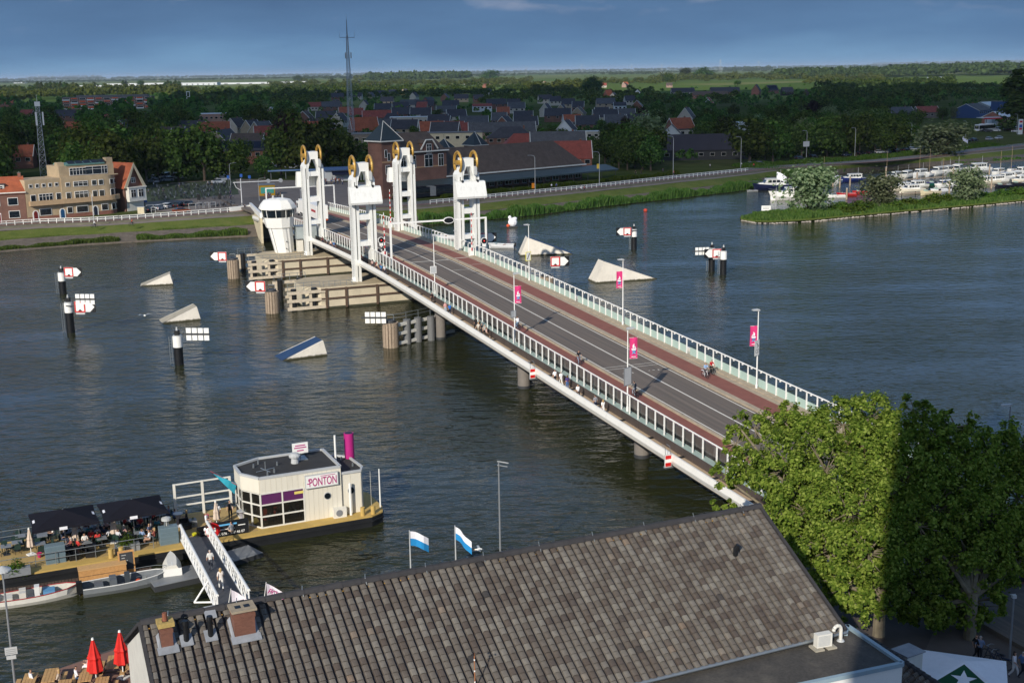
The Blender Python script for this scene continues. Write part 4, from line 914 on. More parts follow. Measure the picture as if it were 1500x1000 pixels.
# ------------------------------------------------------------------ town houses
HOUSES=[]
def house(px,py,w,d,hw,hr,rot,wall,roof,label,group=None,flat=False,nwin=3,chim=True,hip=0.,name='town_house',cat='house'):
    h=hw+hr;p=at(px,py,GZ+h);p.z=GZ;r=rad(rot);dist=p.length
    o=thing(name,label,cat,p,r,group)
    HOUSES.append((px,py-3,proj(p.x,p.y,GZ+h*.35)[1],(w*abs(math.cos(r))+d*abs(math.sin(r)))*900/dist,dist,max(w,d)*.5,p))
    if flat:
        m=MB();m.b2(-w/2,w/2,-d/2,d/2,-1,hw);m.build('wall',wall,o);m=MB();m.b2(-w/2-.2,w/2+.2,-d/2-.2,d/2+.2,hw,hw+.35);m.build('roof',roof,o)
    else:
        gable(o,w,d,hw,hr,wall,roof,-w/2,-d/2,.4,hip)
        if chim: chimney(o,w*.28,d*.1,h-.3,.9)
    sp=[]
    for k in range(nwin):
        x=-w/2+w*(k+.5)/nwin
        if hw>2.2: sp.append((x,hw*.72 if hw>4 else hw*.55,min(1.7,w/nwin*.6),1.3 if hw>4 else 1.2,1))
    for q in sp:
        x,z,w_,h_,mu=q;m=MB();m.b2(x-w_/2-.07,x+w_/2+.07,-d/2-.08,-d/2+.02,z-h_/2-.07,z+h_/2+.07,0);m.b2(x-w_/2,x+w_/2,-d/2-.1,-d/2-.082,z-h_/2,z+h_/2,1);m.build('window',[FRAMEW,GLASSD],o)
    if not flat and dist<1100:
        m=MB();m.b2(-.5,.5,d/2+.0,d/2+.08,hw+.2,hw+1.3,1);m.b2(-.6,.6,d/2,d/2+.06,hw+.1,hw+1.4,0)
        if hip==0:
            for sx in (-1,1):
                m2=MB();m2.bar((sx*(w/2+.25),-d/2-.4,hw-.3),(sx*(w/2+.25),0,hw+hr+.12),.22,.22);m2.bar((sx*(w/2+.25),d/2+.4,hw-.3),(sx*(w/2+.25),0,hw+hr+.12),.22,.22);m2.build('barge_board',OFFW,o)
    return o
def solar(o,w,d,hw,hr):
    m=MB();f=lambda u,v:( -w*.4+u*w*.8, -d/2+v*d/2, hw+hr*v+.22);m.add([f(0,.15),f(1,.15),f(1,.85),f(0,.85)],[(0,1,2,3)]);m.build('solar_panels',BLUE if False else mat('solar_blue','0d1226',.25) if 'solar_blue' not in bpy.data.materials else bpy.data.materials['solar_blue'],o)
PINKB=mat('pink_brick',(.34,.22,.18),.9,nz=(1,.1));TANB=mat('tan_brick',(.36,.29,.2),.9,nz=(1,.12))
HL=[ # px, ridge y, w, d, hw, hr, rot, wall, roof, label
(28,213,11,9,5,4,10,BRED,TORG,'orange roofed house among trees above the brown waterfront house'),(40,161,12,9,5,4,-15,PLAST,TRED,'red roofed house behind the thin lattice mast at the far left'),(10,147,16,9,5,3.5,8,BRED,TORG,'low orange roofed row at the left edge of the town'),
(318,166,23,16,9,.3,8,PINKB,WSH,'pinkish flat roofed hall with small windows among the trees'),(345,173,10,9,5,5,65,PLAST,TDRK,'dark roofed gable house right of the pinkish hall'),(368,176,9,9,5,5,60,TANB,TDRK,'middle one of the tan gable houses beyond the plaza'),(383,178,11,10,5,5.5,58,TANB,TGRY,'tan gable house with pale sloping roof beyond the plaza'),
(401,157,8,7,5,2.5,50,TANB,WSH,'small tan house with pale roof alone in dark trees'),(308,203,9,8,4.5,4,10,PLAST,TDRK,'dark roofed bungalow above the crowded bicycle park'),(366,206,30,9,5.6,3.6,4,BRED,TDRK,'red brick terrace with dark roof and solar panels behind the round tree'),
(463,150,16,9,4,4,5,PLAST,TRED,'low red roofed house left of the tall mast, farthest row'),(492,146,12,9,4,4.5,0,BDARK,TDRK,'dark hipped house left of the tall mast'),(534,147,8,9,5,5,80,PLAST,TDRK,'white gabled dark house right of the tall mast'),(505,157,10,8,5,4,15,BRED,TORG,'orange roofed house crossed by the tall mast'),
(478,163,14,10,5,4.5,0,BDARK,TDRK,'dark roofed house with red lower roof left of the tall mast'),(500,176,17,9,3.5,.3,-5,PLAST,FLATR,'low flat pale building at the foot of the tall mast'),(552,162,20,9,5,4.5,5,BDARK,TRED,'long dark red roof with white dormers behind the station tower'),(574,166,13,9,5,4.5,5,BDARK,TDRK,'dark hipped roof right of the long dark red roof'),
(532,172,15,10,5,6.5,20,BRED,TORG,'big orange roof with white dormers left of the station tower'),(600,171,24,11,8,.3,3,PLAST,WSH,'flat roofed white topped block behind the station tower'),(632,178,13,9,5,4.5,10,OFFW,TORG,'orange roofed white house right of the flat white block'),(652,179,14,10,5,5.5,-8,BDARK,TDRK,'black gabled house with two white pointed dormers'),
(545,195,24,14,8,.3,5,CONCD,FLATR,'grey flat roofed block left of the station tower'),(585,196,14,12,9,.3,5,CREAM,FLATR,'cream flat roofed block touching the station tower'),(640,194,42,10,7,.3,6,CREAM,FLATR,'long cream building with small windows behind the station roof'),
(706,152,17,9,5,2.,5,WSH,TRED,'white house with thin red roof in the dark roofed quarter'),(737,157,10,9,4,4,0,BRED,TORG,'orange roofed house in the middle of the dark roofed quarter'),(664,178,12,8,3.5,4,0,BRED,TRED,'left one of two low red roofs behind the cream building'),(677,180,11,8,3.5,4,0,BRED,TRED,'right one of two low red roofs behind the cream building'),
(694,170,17,10,5,4,3,PLAST,TGRY,'grey roofed house with white eaves behind the turrets'),(735,179,34,9,5,4.5,4,PINKB,TGRY,'long grey roofed terrace with pink end gable'),(766,196,17,11,6,5,8,PINKB,TRED,'hipped red roofed house behind the station hall'),(748,186,22,9,5,4.5,0,BDARK,TDRK,'dark roofed terrace behind the red hipped house'),
(800,152,9,8,5,5,70,PLAST,TDRK,'white gabled dark roofed house, the left one of a pair'),(823,153,9,8,5,4.5,75,TANB,TDRK,'tan gabled dark roofed house, the right one of a pair'),(838,168,11,8,5,3.8,10,WSH,TORG,'orange roofed house with white gable end in the middle trees'),(830,176,9,8,5,4.5,70,WSH,TDRK,'white gabled house in front of the orange roofed one'),
(817,193,20,13,6,7,2,CONCD,TGRY,'large grey roofed hall behind the station'),(832,207,16,9,5,5.5,2,BRED,TRED,'red roofed house with white gable just behind the station'),(853,192,17,6,4,.3,2,PLAST,WSH,'white flat building right of the grey hall'),(891,132,8,8,6,6,30,BRED,TORG,'bright orange roof alone beyond the dark quarter'),(908,150,10,8,6,2.5,0,WSH,TDRK,'white walled house among dark roofs'),
(934,131,9,8,5,4.5,80,WSH,TDRK,'white gable far beyond the dark quarter'),(1006,158,11,9,6,6,70,PLAST,TGRY,'pale gabled house halfway up the trees right of centre'),(996,173,13,9,5,5.5,30,BRED,TORG,'orange roofed house in front of the pale gabled house'),(984,183,10,8,5,4,80,WSH,TDRK,'white gable above the big black roofs'),
(992,189,22,10,5,.3,3,PLAST,BLACK,'flat black roofed shed with white edge by the dike trees'),(1022,197,40,14,4,5.5,3,DGREY,mat('purple_black_roof',(.028,.025,.034),.7,nz=(.3,.15)),'very wide black roofed shed behind the dike road'),(1086,179,12,9,7,.3,5,WSH,WSH,'white flat roofed block behind the bright green tree'),(1037,143,9,9,5,5,70,WSH,TRED,'red gabled house in the trees at right of centre'),
(1000,129,30,10,5,5,3,PLAST,TDRK,'long dark roofed farmstead before the pale fields'),(1062,128,36,11,5,5.5,-2,BDARK,TDRK,'long black roofed building before the pale fields'),(1040,134,40,11,4,4,0,BRED,TBRN,'long brown roofed row before the pale fields'),(1108,124,15,10,6,7,70,BRED,TDRK,'black roofed red gabled house, left of the right hand group'),(1130,125,17,10,5,6,30,BRED,TDRK,'black roofed red house with solar roof in the right hand group'),
(1153,128,14,9,5,5,5,BLACK,TDRK,'black house with white windows in the right hand group'),(1181,131,9,8,5,5,75,BLACK,TDRK,'black house with a white edged pointed gable'),(1208,130,14,9,4,3,5,PLAST,TBRN,'pale house with brown roof by the black gabled house'),
(1318,157,16,10,4,3.5,10,DGREY,TGRY,'grey barn behind the dike trees at the right'),(1357,156,15,10,4,3.5,8,CONCD,TRED,'barn with red and grey roof at the right'),(1424,152,22,18,5,4,50,MC('2a4878'),TGRY,'blue walled industrial hall with dark roof'),(1452,149,30,14,5,2.5,40,MC('8e9496'),WSH,'long pale roofed industrial hall behind the blue one'),(1466,148,9,9,9,.4,10,MC('2a4878'),CONCD,'blue block tower beside the tall poplar'),
(1462,163,17,12,5,3,50,BRED,WSH,'brown hall with white roof edge near the fuel station')]
for q in HL:
    flat=q[5]<.5;o=house(*q,flat=flat,nwin=max(2,min(9,int(q[2]/3.2))),chim=q[2]<26,hip=(q[2]*.3 if 'hip' in q[9] else 0))
    if 'solar' in q[9]: solar(o,q[2],q[3],q[4],q[5])
DK='dark roofed house in the crowded quarter beyond the station'
for k in range(192):
    px=rng.uniform(470,935) if k<170 else rng.uniform(95,470);py=(rng.uniform(130,176) if px<800 else rng.uniform(134,170)) if k<170 else rng.uniform(150,205)
    if any(abs(px-h[0])<h[3]+6 and abs(py-h[1])<5 for h in HOUSES): continue
    house(px,py,rng.uniform(9,19),9,4.6,4.6,rng.choice((0,4,-6,12,70,80)),rng.choice((BDARK,PLAST,TANB,BRED)),rng.choice((TDRK,TDRK,TDRK,TGRY)) if k<150 else rng.choice((TRED,TORG,TDRK,TBRN)),DK if k<150 else 'small house with coloured roof half hidden among the town trees','dark roofed town houses' if k<150 else 'half hidden town houses',nwin=3)
PF='pale small house at the lit far edge of the town'
for k in range(30):
    px=rng.uniform(395,1010);py=rng.uniform(117.5,123.5)
    house(px,py,rng.uniform(9,16),9,4.5,4.2,rng.choice((0,30,70)),rng.choice((PLAST,PINKB,BRED,WSH)),rng.choice((TRED,TBRN,TORG,TDRK)),PF,'far small houses',nwin=2,chim=False)
# apartment block with orange awnings
p=at(158,160,GZ);o=thing('apartment_block','long brick apartment block with white balconies and orange awnings','building',p,.02)
q=p.length/1800;w=122*q;h=16*q
HOUSES.append((158,143,158,63,p.length,60,p))
AWN=MC('c8572a');m=MB();m.b2(-w/2,w/2,0,12,-4,h);m.build('wall',BDARK,o);m=MB();m.b2(-w/2-.3,w/2+.3,-.3,12.3,h,h+.6);m.b2(-w*.35,w*.45,2,9,h+.6,h+2.4);m.build('roof',FLATR,o)
for i in range(11):
    for j in range(4):
        x=-w/2+w*(i+.5)/11;z=h*(j+.55)/4
        m=MB();m.b2(x-w*.037,x+w*.037,-.12,.02,z-h*.075,z+h*.085,0);m.b2(x-w*.034,x+w*.034,-.2,-.1,z-h*.06,z+h*.07,1);m.build('window',[FRAMEW,GLASSD],o)
        if (i*7+j*3)%5<3: m=MB();m.add([(x-w*.033,-.3,z+h*.08),(x+w*.033,-.3,z+h*.08),(x+w*.033,-1.5,z),(x-w*.033,-1.5,z),(x-w*.033,-.3,z+h*.06),(x+w*.033,-.3,z+h*.06)],[(0,1,2,3),(3,2,5,4)]);m.build('awning',AWN,o)
        if (i+j)%3==0: m=MB();m.b2(x-w*.042,x+w*.042,-1.4,-1.2,z-h*.12,z-h*.04);m.b2(x-w*.042,x+w*.042,-1.4,0,z-h*.13,z-h*.12);m.build('balcony',WSH,o)
p=at(276.5,153,GZ);s=p.length/1800;o=thing('bell_tower','open white bell tower frame rising from dark trees','tower',p)
for x in (-2.1,2.1):
    m=MB();m.b2(x*s-.35*s,x*s+.35*s,-.4*s,.4*s,0,17*s);m.build('post',WSH,o)
m=MB();m.b2(-2.4*s,2.4*s,-.5*s,.5*s,16.6*s,17.6*s);m.b2(-1.8*s,1.8*s,-.3*s,.3*s,10*s,10.6*s);m.build('crossbeam',WSH,o);m=MB();m.cyl((0,0,13*s),(0,0,15.5*s),1.*s,.5*s,10);m.build('bell',DGREY,o)
HOUSES.append((276,135,152,4,p.length,4,p))
for i,(a,b,y,hh) in enumerate(((100,150,128.5,2.2),(153,262,127.,3.6),(262,318,125.5,3.4),(322,448,124,2.2),(20,36,122.5,1.4),(1370,1398,116.,2.2))):
    A=at(a,y,GZ);B=at(b,y-(b-a)*.016,GZ);s=A.length/1800;o=thing('white_hall','long white industrial hall on the far plain, '+('leftmost of the row','second of the row, behind the orange awnings','third of the row, above the bell tower','rightmost of the row','tiny one at the left edge','small one behind the tall right poplar')[i],'hall',A,math.atan2((B-A).y,(B-A).x),'white halls on the plain');w=(B-A).length
    m=MB();m.b2(0,w,0,60,-.5,hh*s);m.build('wall',WSH,o);m=MB();m.b2(-.5,w+.5,-.5,60.5,hh*s,hh*s+.3*s);m.build('roof',LGREY,o)
    m=MB()
    for k in range(7): x=w*(k+.5)/7;m.b2(x-w*.02,x+w*.02,-.3,0,-.3,hh*s*.6)
    m.build('doors',GREY,o)
# ================================================================== people
SKIN=mat('skin',(.50,.29,.20),.6,nz=(6,.06));HAIRS=[mat('hair_dark',(.035,.022,.015),.6),mat('hair_brown',(.12,.065,.03),.6),mat('hair_fair',(.42,.28,.12),.6),mat('hair_grey',(.42,.40,.38),.6)]
SHOE=mat('shoe_leather',(.06,.045,.04),.5);EYE=mat('eye',(.02,.02,.025),.3)
def body(pose):
    # joints: name -> (pos, radius); region per bone: 0 skin 1 top 2 trousers 3 hair 4 shoes
    J={'pel':((0,0,.94),.135),'belly':((0,.01,1.08),.125),'chest':((0,.0,1.28),.145),'neck0':((0,-.01,1.43),.085),'neck':((0,.0,1.50),.052),'head':((0,.02,1.6),.088),'crown':((0,.015,1.70),.07)}
    for s,n in ((-1,'l'),(1,'r')):
        J.update({'sh'+n:((s*.17,-.01,1.39),.075),'el'+n:((s*.235,-.02,1.13),.048),'wr'+n:((s*.25,.07,.90),.034),'ha'+n:((s*.25,.10,.82),.04),
          'hi'+n:((s*.095,0,.90),.105),'kn'+n:((s*.10,.02,.50),.068),'an'+n:((s*.10,-.01,.10),.048),'to'+n:((s*.11,.15,.045),.042)})
    def st(**k):
        for a,v in k.items(): J[a]=(v,J[a][1])
    if pose=='walk':
        st(knl=(-.10,.20,.52),anl=(-.10,.24,.13),tol=(-.11,.39,.10),knr=(.10,-.02,.5),anr=(.10,-.27,.16),tor=(.11,-.15,.05),ell=(-.24,-.13,1.15),wrl=(-.24,-.09,.92),hal=(-.24,-.06,.84),elr=(.24,.08,1.14),wrr=(.22,.24,.97),har=(.21,.30,.92))
    if pose in('sit','cycle'):
        dz=-.42 if pose=='sit' else .02
        for a in list(J):
            if a[:2] not in('kn','an','to'): J[a]=((J[a][0][0],J[a][0][1]+(.0 if pose=='sit' else (.28*max(0,J[a][0][2]-.94))),J[a][0][2]+dz),J[a][1])
        if pose=='sit': 
            for n,s in (('l',-1),('r',1)): J['kn'+n]=((s*.12,.42,.50),.068);J['an'+n]=((s*.12,.40,.10),.048);J['to'+n]=((s*.13,.55,.045),.042);J['el'+n]=((s*.25,.06,.74),.048);J['wr'+n]=((s*.17,.30,.72),.034);J['ha'+n]=((s*.15,.38,.73),.04)
        else:
            for n,s,ky,kz,ay,az in (('l',-1,.40,.72,.27,.32),('r',1,.34,.55,.22,.13)): J['kn'+n]=((s*.10,ky,kz),.068);J['an'+n]=((s*.10,ay,az),.048);J['to'+n]=((s*.11,ay+.15,az-.04),.042);J['el'+n]=((s*.25,.26,1.18),.048);J['wr'+n]=((s*.22,.50,1.08),.034);J['ha'+n]=((s*.21,.56,1.09),.04)
    E=[('pel','belly'),('belly','chest'),('chest','neck0'),('neck0','neck'),('neck','head'),('head','crown')]
    for n in 'lr': E+=[('chest','sh'+n),('sh'+n,'el'+n),('el'+n,'wr'+n),('wr'+n,'ha'+n),('pel','hi'+n),('hi'+n,'kn'+n),('kn'+n,'an'+n),('an'+n,'to'+n)]
    names=list(J);me=bpy.data.meshes.new('skeleton');me.from_pydata([J[n][0] for n in names],[(names.index(a),names.index(b)) for a,b in E],[])
    o=bpy.data.objects.new('skeleton',me);COL.objects.link(o);md=o.modifiers.new('s','SKIN')
    for i,n in enumerate(names): r=J[n][1];me.skin_vertices[0].data[i].radius=(r*(1.25 if n in('chest','pel','belly') else 1),r*(.8 if n in('chest','belly') else 1));me.skin_vertices[0].data[i].use_root=(n=='pel')
    o.modifiers.new('b','SUBSURF').levels=1
    dg=bpy.context.evaluated_depsgraph_get();me2=bpy.data.meshes.new_from_object(o.evaluated_get(dg));bpy.data.objects.remove(o)
    verts=[v.co.copy() for v in me2.vertices];faces=[tuple(p.vertices) for p in me2.polygons];mi=[]
    segs=[(Vector(J[a][0]),Vector(J[b][0]),a,b) for a,b in E]
    for f in faces:
        c=sum((verts[i] for i in f),Vector())/len(f);best=None
        for a,b,na,nb in segs:
            d=b-a;u=max(0,min(1,(c-a).dot(d)/d.length_squared));q=(c-a-d*u).length
            if best is None or q<best[0]: best=(q,na,nb,u)
        na,nb,u=best[1:];k=1
        if nb in('head','crown') : k=0
        if na in('neck',) or (na=='neck0' and u>.3): k=0
        if nb in('head','crown') and (c.z>J['head'][0][2]+.045 or c.y<J['head'][0][1]-.035): k=3
        if nb[:2] in('wr','ha'): k=0
        if nb[:2]=='kn' or nb[:2]=='hi' or (nb[:2]=='an') or (na=='pel' and u<.25): k=2
        if nb[:2]=='to' or (nb[:2]=='an' and u>.93): k=4
        mi.append(k)
    m=MB();m.v=[tuple(v) for v in verts];m.f=faces;m.m=mi
    hd=Vector(J['head'][0]);m.add([hd+Vector(q) for q in ((-.012,.082,.01),(.012,.082,.01),(.0,.118,-.012),(0,.085,.03))],[(0,2,1),(0,3,2),(1,2,3)],0)
    for s in (-1,1):
        m.add([hd+Vector((s*.032+a,.092,.022+b)) for a,b in ((-.011,-.006),(.011,-.006),(.011,.008),(-.011,.008))],[(0,1,2,3)],5);m.ball(hd+Vector((s*.088,.0,.0)),.018,.028,.036,6,4,0)
    m.add([hd+Vector((a,.091,-.04+b)) for a,b in ((-.025,-.005),(.025,-.005),(.02,.006),(-.02,.006))],[(0,1,2,3)],5)
    for n,s in (('l',-1),('r',1)):                                    # five bent fingers per hand
        h=Vector(J['ha'+n][0]);d=(h-Vector(J['wr'+n][0])).normalized();side=d.cross(Vector((0,1,.3))).normalized();fw=side.cross(d)
        for i,(o_,l) in enumerate(((-.027,.062),(-.009,.07),(.009,.066),(.027,.05))):
            b=h+d*.03+fw*o_;k=b+d*l*.55+side*s*-.006;m.cyl(b,k,.0095,.0085,5,0);m.cyl(k,k+d*l*.4+side*s*-.02,.0085,.006,5,0)
        b=h+fw*.03;m.cyl(b,b+d*.03+fw*.025,.011,.008,5,0)
    bpy.data.meshes.remove(me);bpy.data.meshes.remove(me2)
    return m.mesh('person_'+pose,[SKIN,MC('dddddd'),MC('222233'),HAIRS[0],SHOE,EYE],smooth=True)
POSES={p:body(p) for p in('stand','walk','sit','cycle')}
def hairbob(par,pose,hm):
    me=bpy.data.meshes.get('long_hair_'+pose)
    if me is None:
        z={'stand':0,'walk':0,'sit':-.42,'cycle':.02}[pose];y=.2 if pose=='cycle' else 0
        m=MB();m.lathe([(.02,-.26),(.085,-.22),(.10,-.08),(.098,.06),(.06,.12),(.01,.135)],(0,y-.035,1.6+z),10,None,1,.72);me=m.mesh('long_hair_'+pose,hm,True)
    o=obj('hair',me,par);o.material_slots[0].link='OBJECT';o.material_slots[0].material=hm
def person(p,rz,pose,top,trs,hair,label,group=None,s=1.,long=False,shoes=None):
    o=bpy.data.objects.new('person',POSES[pose]);COL.objects.link(o);o.location=p;o.rotation_euler=(0,0,rz);o.scale=(s,s,s)
    for i,m_ in ((1,MC(top,.8)),(2,MC(trs,.85)),(3,HAIRS[hair])): o.material_slots[i].link='OBJECT';o.material_slots[i].material=m_
    tag(o,label,'person',group)
    if long: hairbob(o,pose,HAIRS[hair])
    return o
# ------------------------------------------------------------------ bicycles
def bicycle_proto():
    o=thing('bicycle','','bicycle')
    m=MB();r=.02
    for a,b in (((0,-.18,.9),(0,-.02,.32)),((0,-.02,.32),(0,.42,.78)),((0,-.15,.8),(0,.42,.84)),((0,-.02,.32),(0,-.48,.35)),((0,-.15,.78),(0,-.48,.35)),((0,.40,.92),(0,.56,.35)),((0,-.02,.32),(.1,.1,.2)),((0,-.02,.32),(-.1,-.14,.44))): m.cyl(a,b,r,r,5)
    m.b2(-.07,.07,-.75,-.2,.73,.76);m.build('frame',BLACK,o)
    m=MB();m.torus((0,0,0),(1,0,0),.33,.024,16,4)
    for k in range(6): a=PI*k/6;m.cyl((0,.32*math.cos(a),.32*math.sin(a)),(0,-.32*math.cos(a),-.32*math.sin(a)),.005,.005,3)
    wm=m.mesh('bicycle_wheel',BLACK)
    for y in (-.48,.56): obj('wheel',wm,o,(0,y,.35))
    m=MB();m.ext([(-.09,-.3,.93),(.09,-.3,.93),(.03,-.04,.93),(-.03,-.04,.93)],(0,0,.06));m.build('saddle',DGREY,o)
    m=MB();m.path([(-.29,.22,1.06),(-.22,.4,1.04),(.22,.4,1.04),(.29,.22,1.06)],.018,5);m.cyl((0,.4,.9),(0,.4,1.05),.018,.018,5);m.build('handlebar',STEEL,o)
    return o
BIKE=bicycle_proto();_bk=[0]
def bike(p,rz,label,group=None,colr=None):
    o=BIKE if not _bk[0] else dup(BIKE);_bk[0]+=1;o.location=p;o.rotation_euler=(0,0,rz);o['label']=label
    if group:o['group']=group
    elif 'group' in o: del o['group']
    if colr:
        f=[c for c in o.children if c.name.startswith('frame')][0];f.material_slots[0].link='OBJECT';f.material_slots[0].material=MC(colr)
    return o
# ------------------------------------------------------------------ cars
CARP=mat('car_paint','9a9ea2',.25,.2,nz=None);TYRE=mat('tyre',(.02,.02,.021),.8);LAMPW=mat('headlight_glass','d8dce0',.15);LAMPR=mat('tail_light','8a1012',.25)
def car_proto(name,L_,Wd,H_,nose,cab0,cab1,roof0,roof1,hood=.95):
    o=thing(name,'','car');n=o
    m=MB();hw=Wd/2
    prof=[(-L_/2,.35),(-L_/2,.75),(-L_/2+.08,hood),(cab0,hood+.03),(cab1,hood),(L_/2-.25,hood-.12),(L_/2,.68),(L_/2,.32),(L_/2-.3,.22),(-L_/2+.2,.22)]
    vs=[];k=len(prof)
    for x,q in ((-hw,.92),(-hw*1.0,1.),(hw*1.0,1.),(hw,.92)):
        for y,z in prof: vs.append((x*(.93 if q<1 else 1.),y*(1 if q<1 else .985),z if q<1 else z*.985+.004))
    fs=[tuple(range(k))[::-1],tuple(range(3*k,4*k))]
    for a in range(3):
        for i in range(k): fs.append((a*k+i,a*k+(i+1)%k,(a+1)*k+(i+1)%k,(a+1)*k+i)[::1])
    m.add(vs,fs);m.ext([(-hw*.82,roof0,H_),(-hw*.82,roof1,H_),(-hw*.84,roof1+.12,H_-.07),(-hw*.84,roof0-.1,H_-.06)],(hw*1.66,0,0))
    m.build('body',CARP,o)
    m=MB();m.add([(-hw*.95,cab0,hood),(hw*.95,cab0,hood),(hw*.95,cab1,hood-.02),(-hw*.95,cab1,hood-.02),(-hw*.80,roof0,H_-.03),(hw*.80,roof0,H_-.03),(hw*.80,roof1,H_-.03),(-hw*.80,roof1,H_-.03)],[(0,1,5,4),(1,2,6,5),(2,3,7,6),(3,0,4,7),(4,5,6,7)]);m.build('windows',GLASSD,o)
    m=MB();m.cyl((-.1,0,0),(.1,0,0),.33,.33,14);m.cyl((-.11,0,0),(.11,0,0),.2,.2,8,1);wm=m.mesh('car_wheel',[TYRE,STEEL])
    for y in (-L_*.31,L_*.31):
        for x in (-hw+.08,hw-.08): obj('wheel',wm,o,(x,y,.33))
    for x in (-hw*.68,hw*.68):
        m=MB();m.b2(x-.17,x+.17,L_/2-.06,L_/2+.012,.6,.74);m.build('headlight',LAMPW,o);m=MB();m.b2(x-.15,x+.15,-L_/2-.012,-L_/2+.06,.62,.82);m.build('tail_light',LAMPR,o)
    return o
CARS={'h':car_proto('parked_car',4.1,1.75,1.48,0,-2.0,1.15,-1.5,.35),'s':car_proto('parked_car',4.5,1.78,1.45,0,-1.6,1.05,-.95,.3),'e':car_proto('parked_car',4.6,1.8,1.5,0,-2.25,1.1,-1.95,.4),'v':car_proto('parked_van',5.2,1.95,2.15,0,-2.55,2.2,-2.45,1.5,1.15)}
_cu=set()
def car(kind,p,rz,colr,label,group=None):
    o=CARS[kind]
    if kind in _cu: o=dup(o)
    _cu.add(kind);o.location=p;o.rotation_euler=(0,0,rz);o['label']=label
    if group:o['group']=group
    elif 'group' in o: del o['group']
    if kind=='v':o['category']='van'
    b=[c for c in o.children if c.name.startswith('body')][0];b.material_slots[0].link='OBJECT';b.material_slots[0].material=MC(colr,.25,.15)
    return o
def dirpx(a,b,z=GZ): 
    d=at(*b,z)-at(*a,z);return math.atan2(d.y,d.x)
# ================================================================== far bank furniture
def fence(label,pts,step,h=1.1):
    o=thing('dike_railing',label,'railing',pts[0]);P=[p-pts[0] for p in pts]
    m=MB()
    for z in (h,h*.55):
        for a,b in zip(P,P[1:]): m.bar(a+Vector((0,0,z)),b+Vector((0,0,z)),.1,.13)
    m.build('rail',WHITE,o)
    pm=MB();pm.b2(-.075,.075,-.075,.075,0,h+.05);pm=pm.mesh('fence_post',WHITE);n=0;acc=0
    for a,b in zip(P,P[1:]):
        d=b-a;L_=d.length
        while acc<L_ and n<100: obj('post',pm,o,a+d*(acc/L_),math.atan2(d.y,d.x));acc+=step;n+=1
        acc-=L_
    return o
def along(px0,px1,off,z=GZ):
    P=[Vector((*p.xy,z)) for p in inl(off,z)];return [p for p in P if px0<=proj(p.x,p.y,z)[0]<=px1]
fence('white two rail fence along the dike below the art deco house',along(-60,352,.0),1.95)
fence('white two rail fence along the dike road in front of the station',along(606,1097,.0),2.1)
m=MB();pw=along(335,400,-.2);
if len(pw)>1:
    o=thing('retaining_wall','pale concrete retaining wall where the bridge meets the left dike','wall',pw[0])
    a=pw[0]-pw[0];b=wst(287,53.6)-pw[0].xy.to_3d();b.z=0
    m=MB();c=Vector((pw[len(pw)//2].x-pw[0].x,pw[len(pw)//2].y-pw[0].y,0));m.bar(a+Vector((0,0,-2.2)),c+Vector((0,0,-2.)),.5,5.);m.build('brick_face',PINKB,o)
    m=MB();m.bar(c+Vector((0,0,-1.6)),b+Vector((0,0,-.6)),.5,6.5);m.build('concrete_face',CREAM,o)
    m=MB();m.bar(a+Vector((0,0,.7)),c+Vector((0,0,.9)),.55,1.1);m.bar(c+Vector((0,0,1.4)),b+Vector((0,0,3.0)),.55,1.2);m.build('white_parapet',WHITE,o)
def dike_lamp():
    o=thing('dike_lamp','','street lamp');m=MB();m.cyl((0,0,0),(0,0,7.6),.09,.06,6);m.path([(0,0,7.5),(0,-.3,8.0),(0,-1.5,8.15)],.045,5);m.build('pole',LGREY,o)
    m=MB();m.b2(-.14,.14,-2.2,-1.4,8.08,8.2);m.build('lamp_head',GREY,o);return o
DL=dike_lamp()
for i,(px,py,top,lb) in enumerate(((784,283,227,'grey dike lamp in front of the station hall with an orange box'),(878,271,222,'grey dike lamp at the right end of the station canopy'),(986,257,199,'grey dike lamp before the black roofed sheds'),(1085,246,200,'grey dike lamp beside the bright green tree'),(1181,235,191,'grey dike lamp with a square sign on it'),(1252,229,187,'grey dike lamp with no sign behind the parked car row, right of the square sign'),(1334,218,180,'grey dike lamp with small white box before the dense trees'),(1414,206,177,'grey dike lamp left of the white coach'),(1489,196,167,'grey dike lamp at the right edge by the price pylon'),(112,333,262,'') ,(138,329,281,'white lamp on the dike before the art deco house'))):
    if not lb: continue
    p=at(px,py,GZ);o=DL if i==0 else dup(DL);o.location=p;o['label']=lb;o['group']='lamps along the dike road';k=(zat(p.x,p.y,top)-GZ)/8.15;o.scale=(1.2,1.2,k);o.rotation_euler=(0,0,-.9)
for px,py,c,lb in ((781,272,'e38a1e','small orange box on the lamp before the station'),(876,243.5,'e8c34a','small yellow sign on the lamp at the station end')):
    p=at(px,283 if px<800 else 271,GZ);signboard('small_sign',lb,Vector((p.x-.0,p.y-.25,zat(p.x,p.y,py))),.5,.9,1.5,MC(c),MC(c))
p=at(1180,235,GZ);signboard('road_sign','pale square road sign on the dike lamp right of the bright green tree',Vector((p.x,p.y-.3,zat(p.x,p.y,211))),.4,2.9,2.0,LGREY,GREY)
